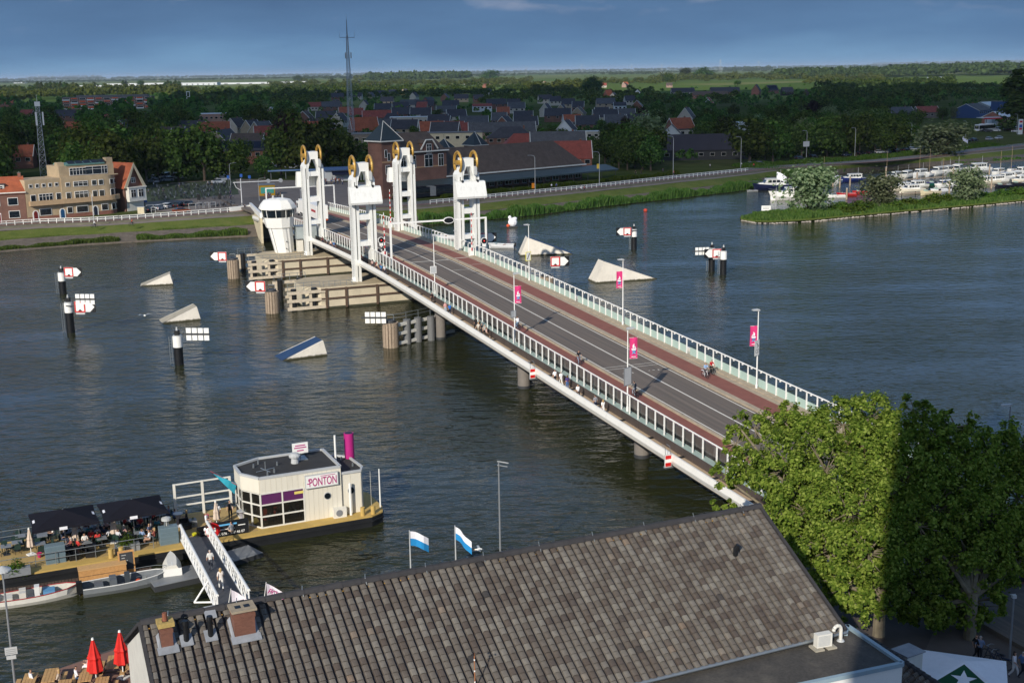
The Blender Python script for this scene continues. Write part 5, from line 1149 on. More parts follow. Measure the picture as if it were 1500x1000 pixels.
# masts
def lattice(label,px,py,top,base_w,top_w,thin):
    p=at(px,py,GZ);h=zat(p.x,p.y,top)-GZ;o=thing('lattice_mast',label,'mast',p,.4);m=MB();n=int(h/ (base_w*1.15))
    wd=lambda z:base_w+(top_w-base_w)*z/h
    c=[(-.5,-.5),(.5,-.5),(.5,.5),(-.5,.5)];r=base_w*.026
    for x,y in c: m.bar((x*base_w,y*base_w,0),(x*top_w,y*top_w,h),r*1.6,r*1.6)
    z=0
    while z<h-1:
        w0=wd(z);z2=min(h,z+w0*.95);w1=wd(z2)
        for (a,b),(c_,d) in zip(c,c[1:]+c[:1]): m.bar((a*w0,b*w0,z),(c_*w1,d*w1,z2),r,r);m.bar((c_*w0,d*w0,z),(a*w1,b*w1,z2),r,r);m.bar((a*w1,b*w1,z2),(c_*w1,d*w1,z2),r,r)
        z=z2
    m.build('lattice',MC('a3a9ad'),o);return o,h
o,h=lattice('tall thin lattice radio mast rising above the horizon',515,207,50,3.4,.7,1)
m=MB();m.cyl((0,0,h),(0,0,h*1.13),.35,.2,6);m.cyl((0,0,h*1.08),(0,0,h*1.18),.08,.05,5);m.b2(-4,4,-.12,.12,h*.965,h*.97);m.cyl((4,0,h*.965),(4,0,h*1.02),.07,.05,5);m.cyl((-4,0,h*.965),(-4,0,h*1.02),.07,.05,5);m.build('antenna_top',STEEL,o)
for z0 in (.775,.585):
    m=MB()
    for a in (0,2.1,4.2): x,y=1.7*math.cos(a),1.7*math.sin(a);m.b2(x-.25,x+.25,y-.25,y+.25,h*z0,h*z0+(3. if z0>.7 else 1.6))
    m.build('panel_antenna',LGREY,o)
o,h=lattice('shorter lattice mast with white panel antennas behind the art deco house',65,262,150,2.4,1.1,1)
m=MB();m.b2(-.9,.9,-.9,.9,h-1.4,h+.2);m.cyl((0,0,h),(0,0,h+2.6),.06,.04,5)
for a in (0,2.1,4.2): x,y=1.5*math.cos(a),1.5*math.sin(a);m.b2(x-.25,x+.25,y-.25,y+.25,h-8.,h-3.4)
m.build('panel_antenna',WSH,o)
# reeds and hedge
def reedbed(name,pts,n,hh,depth,seed,lm=None,wd=.16):
    r=np.random.RandomState(seed);L_=[(b-a).length for a,b in zip(pts,pts[1:])];tot=sum(L_);cum=np.cumsum([0]+L_)
    u=r.rand(n)*tot;i=np.clip(np.searchsorted(cum,u)-1,0,len(pts)-2);A=np.array([tuple(p) for p in pts]);f=((u-cum[i])/np.array(L_)[i])[:,None]
    p=A[i]*(1-f)+A[i+1]*f;d=A[i+1]-A[i];nn=np.stack([-d[:,1],d[:,0],0*d[:,0]],1);nn/=np.linalg.norm(nn,axis=1)[:,None]
    w_=r.rand(n)[:,None];p=p+nn*depth*w_;p[:,2]+=depth*.09*w_[:,0]
    h=hh*(.6+.55*r.rand(n))*(.75+.25*np.sin(u*.21+seed)+.15*np.sin(u*.9));a=r.rand(n)*PI;dx=np.stack([np.cos(a),np.sin(a),0*a],1)*wd*(.6+r.rand(n))[:,None]
    t=np.stack([r.normal(size=n)*.22*hh*.6,r.normal(size=n)*.22*hh*.6,h],1)
    V=np.stack([p-dx,p+dx,p+t+dx*.35,p+t-dx*.35],1).reshape(-1,3);o=obj(name,npmesh(name,V,lm or REED));tag(o,None,None,None,'stuff');return o
def bankline(px0,px1,u,z): 
    P=[Vector((*a.lerp(b,u).xy,z)) for a,b in zip(BW,BI)];return [p for p in P if px0<=proj(p.x,p.y,z)[0]<=px1]
reedbed('bank_reeds',bankline(598,1125,.0,.1),26000,2.3,3.2,1)
reedbed('bank_reeds',bankline(-60,180,.05,.2),6500,1.0,2.2,2);reedbed('bank_reeds',bankline(180,375,.05,.2),9000,1.35,2.6,3);reedbed('dike_tall_grass',bankline(-60,385,.36,1.7),9000,.22,4.5,17,REED,.1)
reedbed('harbour_reeds',bankline(1120,1345,.12,.4),16000,2.4,16,4)
hp=[p for p in along(640,1010,9.8)];reedbed('roadside_hedge',hp,16000,1.2,2.2,5,SHRUB,.2)
hp=[p for p in along(1085,1500,10.5)];reedbed('roadside_undergrowth',hp,14000,1.1,5,6,SHRUB,.25)
reedbed('dike_tall_grass',bankline(596,760,.45,2.),5000,.28,8,7,REED,.1);reedbed('harbour_meadow',bankline(1390,1700,.1,.4),22000,.8,30,8,SHRUB,.3)
# spit with willows
nE=[at(x,y,0) for x,y in ((1085,323.5),(1105,327.5),(1130,328.5),(1190,325.5),(1250,319.5),(1320,313),(1380,308),(1440,302.5),(1500,296.5),(1700,279))]
fE=[at(x,y,0) for x,y in ((1084,321),(1095,317),(1120,312.5),(1180,307),(1250,303),(1320,297),(1380,291),(1440,286),(1500,281),(1700,264))]
m=MB();q=[]
for a,b in zip(nE,fE): q.append([a+Vector((0,0,-.6)),a.lerp(b,.06)+Vector((0,0,.35)),a.lerp(b,.2)+Vector((0,0,.75)),a.lerp(b,.75)+Vector((0,0,.8)),b+Vector((0,0,-.6))])
m.strip([r[1] for r in q],[r[2] for r in q]);m.strip([r[2] for r in q],[r[3] for r in q]);m.strip([r[3] for r in q],[r[4] for r in q]);structure(m.build('harbour_spit',GRASS,smooth=True))
m=MB();r=random.Random(3)
for a,b in zip(nE,nE[1:]):
    for k in range(int((b-a).length/.28)):
        p=a.lerp(b,r.random());s=r.uniform(.12,.38);m.ball((p.x+r.uniform(-.3,.5),p.y+r.uniform(-.2,.9),.12),s,s*.8,s*.6,6,4)
tag(m.build('bank_stones',mat('pale_stones',(.36,.32,.27),.9,nz=(1,.3)),smooth=False),kind='stuff')
sp=[a.lerp(b,.12)+Vector((0,0,.5)) for a,b in zip(nE,fE)];reedbed('spit_grass',sp,32000,1.05,10,9,REED,.16)
def shrub(p,Rr,h,label,group):
    me=bpy.data.meshes.get('shrub_crown')
    if me is None:
        P,N=crown_pts(31,1.,1.5,0.,6,40,26,.13,.2);P[:,2]=np.abs(P[:,2]-.1);me=npmesh('shrub_crown',quads(P,N,np.full(len(P),.12)),SHRUB)
    o=obj('shrub',me,None,p,rng.uniform(0,6));o.scale=(Rr,Rr,h);return tag(o,label,'shrub',group)
for px,py,R_,h in ((1230,309,3,2.4),(1243,312,2.4,1.7),(1262,309,3.2,2.6),(1310,306,2.5,1.8),(1330,303,2.4,2.3),(1366,299,2.4,2.8),(1384,297,1.9,2.4),(1445,292,2.4,2.),(1470,289,2.6,2.2),(1490,287,3,2.5),(1210,313,2,1.4),(1150,316,1.6,1.2),(1350,302,2.2,1.6)):
    shrub(at(px,py,.7),R_,h,'rounded green bush on the grassy spit between river and harbour','bushes on the spit')
def tree_px(kind,px,py,top,hwpx,label,group=None,z=GZ,var=None):
    p=at(px,py,z);h=zat(p.x,p.y,top)-z;R=hwpx*p.length/1800;L_=TREEK[kind];v=(rng.randrange(len(L_)) if var is None else var)%len(L_)
    s=h/L_[v][3];return tree(kind,p,h,label,group,(R/L_[v][2])/s,v)
tree_px('silver_tree',1184,312,244,39,'silvery willow nearest the tip of the spit',z=.7);tree_px('silver_tree',1287,304,257,30,'silvery willow in the middle of the spit',z=.7);tree_px('silver_tree',1415,296,247,27,'silvery willow on the right part of the spit',z=.7)
tree_px('silver_tree',1377,230,181,38,'broad grey green willow on the dike slope behind the marina',z=2.5)
tree_px('poplar_tree',1492,192,96,30,'tall dark poplar at the right edge of the photo')
tree_px('broadleaf_tree',1098,240,172,33,'bright green spreading tree beside the dike road lamp');tree_px('broadleaf_tree',388,262,227,17,'small round bright green tree by the plaza');tree_px('silver_tree',950,232,169,26,'pale silvery tree rising behind the station end')
# ================================================================== tree masses
def front(px):
    pts=[(-80,286),(200,283),(205,266),(345,266),(350,258),(420,258),(425,252),(520,248),(540,232),(640,214),(880,222),(884,256),(960,250),(1100,241),(1200,233),(1340,221),(1345,180),(1500,168),(1600,160)]
    for (a,ya),(b,yb) in zip(pts,pts[1:]):
        if px<=b: return ya+(yb-ya)*(px-a)/(b-a)
    return 160
def dist_of(px,py): return at(px,py,GZ)
CAND=[];r=random.Random(21)
tries=0
while tries<14000 and len(CAND)<420:
    tries+=1;px=r.uniform(-40,1520);yb=front(px)-abs(r.gauss(0,.36))*(front(px)-yhor(px)-40) if r.random()<.62 else r.uniform(yhor(px)+42,front(px))
    if yb<yhor(px)+41: continue
    if 560<px<935 and yb<215 and r.random()<.5: continue
    p=at(px,yb,GZ);d=p.length
    left=px<540
    h=r.uniform(14,20) if left else r.uniform(8,12.5)
    if 880<px<1345: h=r.uniform(11,16) if yb>front(px)-22 else r.uniform(9,13)
    if 560<px<880 : h=r.uniform(6,9.5)
    if px>1345: h=r.uniform(6,10)
    if px>1360 and yb>150 and r.random()<.8: continue
    if left and yb<160: h=r.uniform(11,16)
    R=h*r.uniform(.36,.5);top=proj(p.x,p.y,GZ+h)[1];hx=R*1800/d
    bad=False
    for hx_,y0,y1,hw,dd,rad_,hp in HOUSES:
        if abs(px-hx_)<hx*.6+hw*.7 and d<dd+2 and yb>y0 and top<y0+(y1-y0)*.6 and (dd<900 or r.random()<.5): bad=True;break
        if (hp.xy-p.xy).length<rad_+R*.5: bad=True;break
    if bad: continue
    if any((p.xy-q[0].xy).length<(R+q[2])*.5 for q in CAND): continue
    if abs(px-66)<hx+5 and yb>245 or abs(px-513)<hx+3 and yb>206 and top<198: continue
    CAND.append((p,h,R,px,yb))
CAND.sort(key=lambda c:c[0].length);print('trees',len(CAND))
for k,(p,h,R,px,yb) in enumerate(CAND[:270]):
    if px<540: lb,g='dark leafy tree in the mass of trees behind the plaza and art deco house','trees behind the plaza'
    elif px<880: lb,g='leafy tree among the town houses behind the station','trees among the town houses'
    elif px<1345: lb,g='leafy tree in the belt of trees along the right dike road','trees along the dike road'
    else: lb,g='leafy tree in the meadows beyond the marina','trees beyond the marina'
    kd='broadleaf_tree'
    if r.random()<.05: kd='copper_tree';lb='dark copper leaved tree among the green trees behind the river';g='copper trees'
    elif r.random()<.018: kd='silver_tree';lb='pale silvery tree among darker green trees behind the river';g='silvery trees in the town'
    L0=TREEK[kd][0];s=h/L0[3];tree(kd,p,h,lb,g,(R/L0[2])/s)
for px,py,top,hw in ((215,270,200,26),(262,266,188,30),(300,265,184,32),(335,264,203,25),(412,257,188,26),(440,256,163,34),(474,254,172,30),(503,252,196,26),(535,250,206,20),(232,262,178,28),(352,252,206,16)): tree_px('broadleaf_tree',px,py,top,hw,'large dark tree in the front row behind the plaza','front row of trees behind the plaza')
# gardens and remaining trees of the town as one mass
Vs=[];rr=np.random.RandomState(77);cnt=0
rest=[(p,h,R) for p,h,R,_,_ in CAND[270:]]
while cnt<1500:
    cnt+=1;px=r.uniform(-40,1480);yb=r.uniform(yhor(px)+30,min(front(px)-6,245));p=at(px,yb,GZ)
    h=r.uniform(4.,7.) if px>400 else r.uniform(7,12)
    if 560<px<935 and yb<190 and r.random()<.75: continue
    top=proj(p.x,p.y,GZ+h)[1];d=p.length
    if any(abs(px-q[0])<q[3]*.85+h*.3*1800/d and d<q[4] and yb>q[1] and top<q[1]+(q[2]-q[1])*.75 for q in HOUSES): continue
    if px>1360 and yb>145: continue
    if any((q[6].xy-p.xy).length<q[5]+1.5 for q in HOUSES) : continue
    if 60<px<85 and yb>235 or 498<px<532 and 180<yb<212: continue
    rest.append((p,h,h*r.uniform(.38,.6)))
for p,h,R in rest:
    d=p.length;m_=int(min(150,max(34,30000/d)));dv=rr.normal(size=(m_,3));dv/=np.linalg.norm(dv,axis=1)[:,None];dv[:,2]=np.abs(dv[:,2])*1.2-.25
    c=np.array([p.x,p.y,GZ+h*.45])+dv*np.array([R,R,h*.5])*(.6+.5*rr.rand(m_))[:,None]
    Vs.append(quads(c,dv+rr.normal(size=(m_,3))*.6,np.full(m_,R*3.3/math.sqrt(m_)*.62)))
o=obj('garden_trees',npmesh('garden_trees',np.concatenate(Vs),LEAF));tag(o,kind='stuff')
# poplar rows
for i,px in enumerate((56,61.5,70,75,80,85,90,95,99)): tree_px('poplar_tree',px,137 if px>65 else 138,118.5+(i%3),4.5,'dark poplar in the row at the far left horizon','far left poplars')
for i,px in enumerate((181,185.5,242,246,251,255.5,258,263)): tree_px('poplar_tree',px,130,117+(i%3)*1.2,3.6,'dark slender poplar standing before the white halls','poplars by the white halls')
for px,py,top,hw,lb in ((718,118,103.5,13,'round pale green clump alone on the far fields'),(1003,115,99.5,10,'left round tree of two on the bright fields'),(1030,116,98,14,'right, larger round tree of two on the bright fields'),(206,128,118,6,'round pale tree before the white halls'),(437,120,110.5,7,'round tree on the fields left of the mast'),(868,137,111,16,'rounded bright green tree at the lit edge of town'),(980,123,108,9,'green round tree near the orange farm roof'),(1080,126,118,6,'small dark tree before the long farm row')):
    tree_px('broadleaf_tree',px,py,top,hw,lb)
# far woods and hedgerows: one mass each
def woods(name,specs,seed,lm,size=1.):
    rr=np.random.RandomState(seed);Vs=[];
    for x0,x1,yb,ht,dens,jit in specs:
        n=max(3,int(abs(x1-x0)*dens))
        for k in range(n):
            px=x0+(x1-x0)*rr.rand();y=yb-(px-x0)*math.tan(ROLL)+rr.normal()*jit
            if y<yhor(px)+1.2: y=yhor(px)+1.2
            p=at(px,y,GZ);d=p.length;R=ht*d/1800*(.38+.3*rr.rand());h=ht*d/1800*(.7+.45*rr.rand())
            m=46;dv=rr.normal(size=(m,3));dv/=np.linalg.norm(dv,axis=1)[:,None];dv[:,2]=np.abs(dv[:,2])*.9-.1
            c=np.array([p.x,p.y,GZ+h*.42])+dv*np.array([R,R,h*.55])*(.75+.35*rr.rand(m))[:,None]
            Vs.append(quads(c,dv+rr.normal(size=(m,3))*.6,np.full(m,R*.27*size)))
    o=obj(name,npmesh(name,np.concatenate(Vs),lm));return tag(o,kind='stuff')
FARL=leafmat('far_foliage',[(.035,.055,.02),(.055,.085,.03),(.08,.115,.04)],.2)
FLIT=leafmat('lit_far_foliage',[(.055,.09,.022),(.09,.13,.03),(.13,.17,.05)],.2)  # brighter copy of the far foliage, with sunlight put into its greens
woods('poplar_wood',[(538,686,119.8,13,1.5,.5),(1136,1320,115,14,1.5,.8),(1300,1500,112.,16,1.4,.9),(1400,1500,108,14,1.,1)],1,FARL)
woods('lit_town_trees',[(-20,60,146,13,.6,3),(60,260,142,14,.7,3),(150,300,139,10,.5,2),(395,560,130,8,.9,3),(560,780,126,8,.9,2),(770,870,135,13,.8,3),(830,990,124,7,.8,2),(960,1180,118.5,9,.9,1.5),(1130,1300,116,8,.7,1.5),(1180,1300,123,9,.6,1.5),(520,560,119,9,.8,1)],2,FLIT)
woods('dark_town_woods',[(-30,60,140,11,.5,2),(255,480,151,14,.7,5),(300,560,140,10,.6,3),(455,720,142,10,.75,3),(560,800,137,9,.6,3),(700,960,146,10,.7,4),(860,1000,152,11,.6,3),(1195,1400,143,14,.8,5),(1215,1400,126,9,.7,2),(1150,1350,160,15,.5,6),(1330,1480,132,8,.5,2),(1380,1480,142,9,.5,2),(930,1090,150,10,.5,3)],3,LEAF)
woods('horizon_trees',[(x,x+90,yhor(x)+o_,h,1.0,.4) for x in range(-30,1500,80) for o_,h in ((3.,3.6),(6.5,3.2))]+[(40,150,117.,4.5,.8,.6),(430,530,117,5,.5,.8),(690,760,113,4,.4,.5),(880,960,110.5,4.5,.7,.5),(1060,1130,104.5,6,.8,.6),(1330,1520,96.5,5,1.2,.7),(1280,1500,94.5,4.5,1.,.5)],4,FARL,1.1)
# power pylons on the horizon
for i,(px,py,top) in enumerate(((1055,106,86),(1111,104,88),(969,108,92),(925,108,93),(852,109,93),(771,111,97),(232,119,107),(57,120,108))):
    p=at(px,py,GZ);h=zat(p.x,p.y,top)-GZ;o=thing('power_pylon','thin grey power pylon standing on the far horizon','pylon',p,0,'horizon pylons');m=MB();w_=h*.1;t=h*.008
    for x in (-w_,w_): m.bar((x,0,0),(0,0,h),t,t)
    for k in range(7): z=h*k/8;z2=h*(k+1)/8;a=w_*(1-k/8);b=w_*(1-(k+1)/8);m.bar((-a,0,z),(b,0,z2),t*.7,t*.7);m.bar((a,0,z),(-b,0,z2),t*.7,t*.7)
    m.build('frame',LGREY,o);m=MB()
    for z,q in ((.72,.16),(.86,.12)): m.bar((-h*q,0,h*z),(h*q,0,h*z),t,t)
    m.build('crossarm',LGREY,o)
# ================================================================== plaza, vehicles
m=MB();pl=[at(*q,GZ) for q in ((212,311),(396,306),(600,300),(566,290),(560,268),(345,262),(250,268),(212,290))];m.prism([(p.x,p.y) for p in pl],GZ-.5,GZ+.02);structure(m.build('station_plaza',PAVE))
m=MB();pl=[at(*q,GZ) for q in ((214,296),(350,285),(345,262),(215,272))];m.prism([(p.x,p.y) for p in pl],GZ-.5,GZ+.03);structure(m.build('bicycle_park_grass',mat('worn_grass',(.05,.07,.03),.95,nz=(.5,.4))))
m=MB();loft(m,[(56,-.6),(73,-.6),(73,.02),(56,.02)],st=[299.5,310,320,335,350,362]);structure(m.build('bridge_approach',ASPH,None,loc=BR.location,rz=RZB))
m=MB();loft(m,[(68.8,.03),(71.2,.03)],st=[299.5,310,320,335,350,362],close=False);structure(m.build('approach_cycle_path',REDA,None,loc=BR.location,rz=RZB))
CW=[(219,326-16,'h','2a2f36','dark hatchback farthest left in the plaza row'),(233,309.5-2,'h','aeb4bb','silver hatchback in the plaza row'),(246,305,'h','e6e6e4','white hatchback in the plaza row'),(262.5,303.5,'e','1b1c20','black estate car in the plaza row'),(277.5,302,'s','24262b','dark saloon at the right end of the plaza row')]
for px,py,k,c,lb in CW: car(k,at(px,py,GZ),-.35+PI*0.06,c,lb)
car('s',at(266,311.5,GZ),-1.1,'8a4a2c','copper coloured car driving along the dike with a cyclist beside it')
for i,(px,py,c) in enumerate(((320,268.5,'d9dde2'),(327,264.5,'c2c7cd'))): car('s',at(px,py,GZ),-1.0,c,('white police like car with blue roof, front one at the plaza edge','silver car behind the white one at the plaza edge')[i] if False else ('white saloon in front at the edge of the bicycle park','silver saloon behind the white one at the bicycle park')[i])
car('v',at(326,257,GZ),-1.3,'d4d6d8','white van parked under the trees behind the plaza');car('v',at(262,262,GZ),-1.3,'c9cccf','pale van in deep shade under the trees');car('v',at(241,262,GZ),PI-.3,'e0e0e0','white van facing the camera under the trees')
car('s',at(407,297,GZ+.7),AX+PI,'1d2d55','dark blue car driving onto the bridge')
for k in range(26):
    px=rng.uniform(405,440) if k<16 else rng.uniform(214,250);py=rng.uniform(238,251) if k<16 else rng.uniform(262,268)
    car(rng.choice('hse'),at(px,py,GZ),rng.choice((.3,1.9))+rng.uniform(-.05,.05),rng.choice(('8d949c','c6cacf','2b3038','e2e2e2','5a2020','2d4468')),'parked car in the shaded car park beyond the plaza','cars in the shaded car park')
row=[(1097,241,'9aa0a6'),(1113,240,'c9ccd0'),(1171,231.5,'3c4148'),(1191,229.5,'22252b'),(1240,226.5,'2d3950'),(1262,224.5,'1d2026'),(1276,223.5,'24262a'),(1287,222.5,'d8dadc'),(1298,222,'8a9096'),(1314,220.5,'2a2c31'),(1327,219.5,'1c1d22'),(1336,218.5,'e6e6e6'),(1348,217.5,'5c6167'),(1418,206,'1d2025'),(1427,204.8,'23262c'),(1449,203,'a9aeb4'),(1463,201.5,'b6babf')]
for i,(px,py,c) in enumerate(row):
    py+=2.2
    nm={'9aa0a6':'silver car','c9ccd0':'pale silver car','d8dadc':'white car','e6e6e6':'white car'}.get(c,'dark car')
    car('hse'[i%3],at(px,py,GZ+.02),dirpx((px,py),(px+12,py-1))-PI/2+(PI if i%4==0 else 0),c,nm+' parked along the dike road behind the harbour meadow','cars along the dike road')
for k in range(16): car('hse'[k%3],at(rng.uniform(1440,1500),rng.uniform(186,196),GZ),rng.uniform(-.4,.4)+1.2,rng.choice(('2a2d33','c2c6ca','e2e2e2','5d2424')),'car standing near the fuel station at the right edge','cars at the fuel station')
def coach(name,label,px,py,rz,L_,c,H_=3.2,joint=False,cat='bus'):
    o=thing(name,label,cat,at(px,py,GZ),rz);m=MB();m.b2(-L_/2,L_/2,-1.25,1.25,.4,H_)
    m.b2(-L_*.3,-L_*.1,-.8,.8,H_,H_+.25);m.b2(L_*.1,L_*.35,-.8,.8,H_,H_+.25);m.build('body',MC(c,.3),o)
    m=MB();m.b2(-L_/2+.4,L_/2-.3,-1.28,1.28,1.3,H_-.5);m.b2(L_/2-.1,L_/2+.03,-1.1,1.1,1.2,H_-.4);m.b2(-L_/2-.03,-L_/2+.1,-1.1,1.1,1.4,H_-.5);m.build('windows',GLASSD,o)
    wm=bpy.data.meshes['car_wheel']
    for x in (-L_*.34,L_*.33):
        for y in (-1.15,1.15): w_=obj('wheel',wm,o,(x,y,.5),PI/2);w_.scale=(1.5,1.5,1.5)
    if joint: m=MB();m.b2(-L_*.05,L_*.05,-1.31,1.31,.5,H_+.02);[m.b2(-L_*.05+k*L_*.02,-L_*.045+k*L_*.02,-1.36,1.36,.5,H_+.05) for k in range(6)];m.build('bellows',GREY,o)
    return o
coach('articulated_bus','long dark articulated bus with grey bellows in front of the station',631,289,dirpx((610,291),(660,287)),18,'12161f',3.1,True)
coach('coach','white touring coach parked before the fuel station',1443,192,dirpx((1425,193),(1465,190)),16,'e4e6e8',3.6)
# lorry and trailer on the far end of the bridge
def lorry():
    o=thing('box_lorry','white box lorry with trailer driving away over the far end of the bridge','lorry',deck(262,59+3.2,.02),RZB)
    m=MB();m.b2(-1.25,1.25,0,8.6,1.1,4.0);m.b2(-1.25,1.25,9.6,17.5,1.1,4.0);m.build('box',WHITE,o)
    m=MB();m.b2(-1.2,1.2,18.0,20.3,.6,3.3);m.build('cab',WHITE,o);m=MB();m.b2(-1.1,1.1,20.28,20.34,1.8,3.);m.b2(-1.22,1.22,18.6,20.0,1.8,2.9);m.build('windows',GLASSD,o)
    m=MB();m.b2(-1.1,1.1,.2,17.3,.7,1.08);m.b2(-1.2,1.2,-.03,.1,.75,1.05,1);m.build('chassis',[DGREY,MC('b5471d')],o)
    for y in (1.5,2.8,11,15.5,19):
        for x in (-1.05,1.05): w_=obj('wheel',bpy.data.meshes['car_wheel'],o,(x,y,.5));w_.scale=(1.5,1.5,1.5)
    m=MB();m.b2(-1.27,-1.255,1,5,2.4,2.9);m.build('red_lettering',MC('a3343a'),o)
lorry()
# fuel station
A=at(1441,187,GZ);o=thing('fuel_station','fuel station canopy with white roof and red edge','fuel station',A,.12);q=A.length/1800
m=MB();m.b2(0,31*q,0,9,5.0,5.3);m.build('canopy_roof',WSH,o);m=MB();m.b2(-.2,31*q+.2,-.25,-.02,4.5,5.35);m.build('red_edge',MC('b02228'),o)
for x in (3,31*q-3): m=MB();m.b2(x-.25,x+.25,3,3.5,0,5);m.build('post',LGREY,o)
m=MB();m.b2(10,31*q,10,20,0,4.2);m.build('shop',WSH,o)
A=at(1494,197,GZ);q=A.length/1800;o=thing('price_pylon','tall white price pylon with blue and red panels','sign',A,.1);m=MB();m.b2(-3.*q,3.*q,-.3,.3,0,20*q);m.build('pylon',WSH,o);m=MB();m.b2(-2*q,2*q,-.36,-.3,9*q,13*q,0);m.b2(-2*q,2*q,-.36,-.3,6*q,8.6*q,1);m.b2(-2*q,2*q,-.36,-.3,15.5*q,18*q,1);m.build('panels',[BLUE,MC('b02228')],o)
A=at(1376,170.5,GZ);q=A.length/1800;o=thing('red_lorry','red lorry seen end on at the barns','lorry',A,-.2);m=MB();m.b2(-1.3,1.3,0,7,.6,3.6);m.build('cab',MC('b5231f'),o);m=MB();m.b2(-1.05,1.05,-.05,.0,2.2,3.3);m.build('windscreen',LGREY,o)
for x in (-1,1): w_=obj('wheel',bpy.data.meshes['car_wheel'],o,(x,1,.5));w_.scale=(1.4,1.4,1.4)
# kiosk, shop awnings, street clutter on the plaza
o=thing('kiosk','yellow and turquoise kiosk beside the plaza road','kiosk',at(391,286,GZ),.3);m=MB();m.b2(-2.3,2.3,-1.5,1.5,0,3.1);m.build('wall',MC('c99a25'),o);m=MB();m.b2(-1.9,1.9,-1.6,-1.52,.7,2.5);m.build('panel',MC('4fae9d'),o);m=MB();m.b2(-2.5,2.5,-1.7,1.7,3.1,3.35);m.build('roof',GREY,o)
A=at(478,266,GZ);o=thing('cafe_pavilion','low white pavilion with dark blue awning left of the station tower','building',A,.25);q=A.length/1800;m=MB();m.b2(-2*q,46*q,0,8,0,3.6);m.build('wall',WSH,o);m=MB();m.b2(-3*q,82*q,-1,9,3.6,4.1);m.build('roof',MC('44608a'),o);m=MB();m.add([(8*q,-.1,3.3),(34*q,-.1,3.3),(34*q,-2.6,2.5),(8*q,-2.6,2.5),(8*q,-2.6,2.2),(34*q,-2.6,2.2)],[(0,1,2,3),(3,2,5,4)]);m.build('awning',MC('141b33'),o)
for k in range(9): m=MB();m.b2((46+k*4)*q,(46.6+k*4)*q,0,.3,0,3.6);m.build('post',WSH,o)
A=at(545,252,GZ);o=thing('bicycle_shelter','long shelter with pale blue glazed roof behind the left near lift tower','shelter',A,.25);q=A.length/1800;m=MB();m.add([(0,0,3.3),(26*q,0,3.3),(26*q,6,4.6),(0,6,4.6),(0,0,3.1),(26*q,0,3.1)],[(0,1,2,3),(4,5,1,0)]);m.build('roof',MC('5f86b4'),o)
for k in range(6): m=MB();m.b2(k*5*q,k*5*q+.2,.2,.4,0,3.2);m.build('post',GREY,o)
A=at(372,262,GZ);o=thing('bus_shelter','low roofed bus shelter behind the round green tree','shelter',at(432,262,GZ),.2);m=MB();m.b2(-9,9,0,3,2.7,3.);m.build('roof',MC('6f8db5'),o)
for x in (-8,-3,3,8): m=MB();m.b2(x-.1,x+.1,1,1.2,0,2.7);m.build('post',GREY,o)
o=thing('traffic_gantry','white T shaped traffic signal mast over the plaza road','traffic light',at(355,307,GZ),.35)
zt=zat(o.location.x,o.location.y,267)-GZ;m=MB();m.cyl((0,0,0),(0,0,zt+1.),.14,.1,8);m.bar((-2,0,zt),(11,0,zt),.2,.2);m.path([(-1.8,0,zt),(-1.2,0,zt-1.4),(0,0,zt-2.2)],.09,6);[m.cyl((0,0,k*.5),(0,0,k*.5+.25),.16,.16,8,1) for k in range(4)];m.build('mast',[WHITE,BLACK],o)
for x in (7.3,10.6): m=MB();m.cyl((x,-.2,zt),(x,.1,zt),.55,.55,14);m.build('signal_disc',LGREY,o)
for i,(px,py,top,lb) in enumerate(((292,306,285,'black traffic signal on the plaza beside the bicycle stands'),(323,304,284,'black traffic signal post by the bicycle park, right one'))):
    p=at(px,py,GZ);h=zat(p.x,p.y,top)-GZ;o=thing('traffic_signal',lb,'traffic light',p,-.2);m=MB();m.cyl((0,0,0),(0,0,h),.07,.07,6);m.build('pole',GREY,o);m=MB();m.b2(-.4,.4,-.1,.1,h-1.5,h+.1);m.build('signal_head',BLACK,o)
for i,(px,py,top,lb) in enumerate(((335,272,257,'blue parking sign under the trees, left one'),(354,270,255,'blue parking sign under the trees, middle one'),(366,270,257,'blue parking sign under the trees, right one'),(214,306,291,'blue square sign beside the gabled house'))):
    p=at(px,py,GZ);h=zat(p.x,p.y,top)-GZ;o=thing('parking_sign',lb,'sign',p,-.2);m=MB();m.cyl((0,0,0),(0,0,h),.06,.06,6);m.build('pole',GREY,o);m=MB();m.b2(-.45,.45,-.06,.0,h-1.,h);m.build('sign_face',MC('2b62b8'),o)
def lamp_px(px,py,top,lb):
    p=at(px,py,GZ);o=dup(DL);o.location=p;o['label']=lb;o['group']='lamps of the plaza';o.scale=(1,1,(zat(p.x,p.y,top)-GZ)/8.15);o.rotation_euler=(0,0,rng.uniform(0,6))
lamp_px(380,297,261,'thin pale lamp behind the control house roof');lamp_px(558,270,237,'lamp with curved arm left of the station tower');lamp_px(338,275,239,'lamp under the dark trees by the white van');lamp_px(441,300,270,'thin pale lamp left of the far lift tower')
for k,(x0,y0,x1,y1) in enumerate(((215,309,225,308),(231,308,241,307),(277,306.5,287,306),(289,305.6,297,305),(299,305,306,304.5),(308,304.5,316,303.8),(222,312,228,311.8))):
    a=at(x0,y0,GZ);b=at(x1,y1,GZ);d=b-a;o=thing('bicycle_rack','pale tubular hoop barrier along the plaza kerb','barrier',a,0,'hoop barriers on the plaza');m=MB();m.path([(0,0,0),(0,0,1.5),(d.x,d.y,1.5),(d.x,d.y,0)],.07,6);m.build('hoop',LGREY,o);m=MB();m.bar((0,0,.75),(d.x,d.y,.75),.06,.06);m.build('rail',LGREY,o)
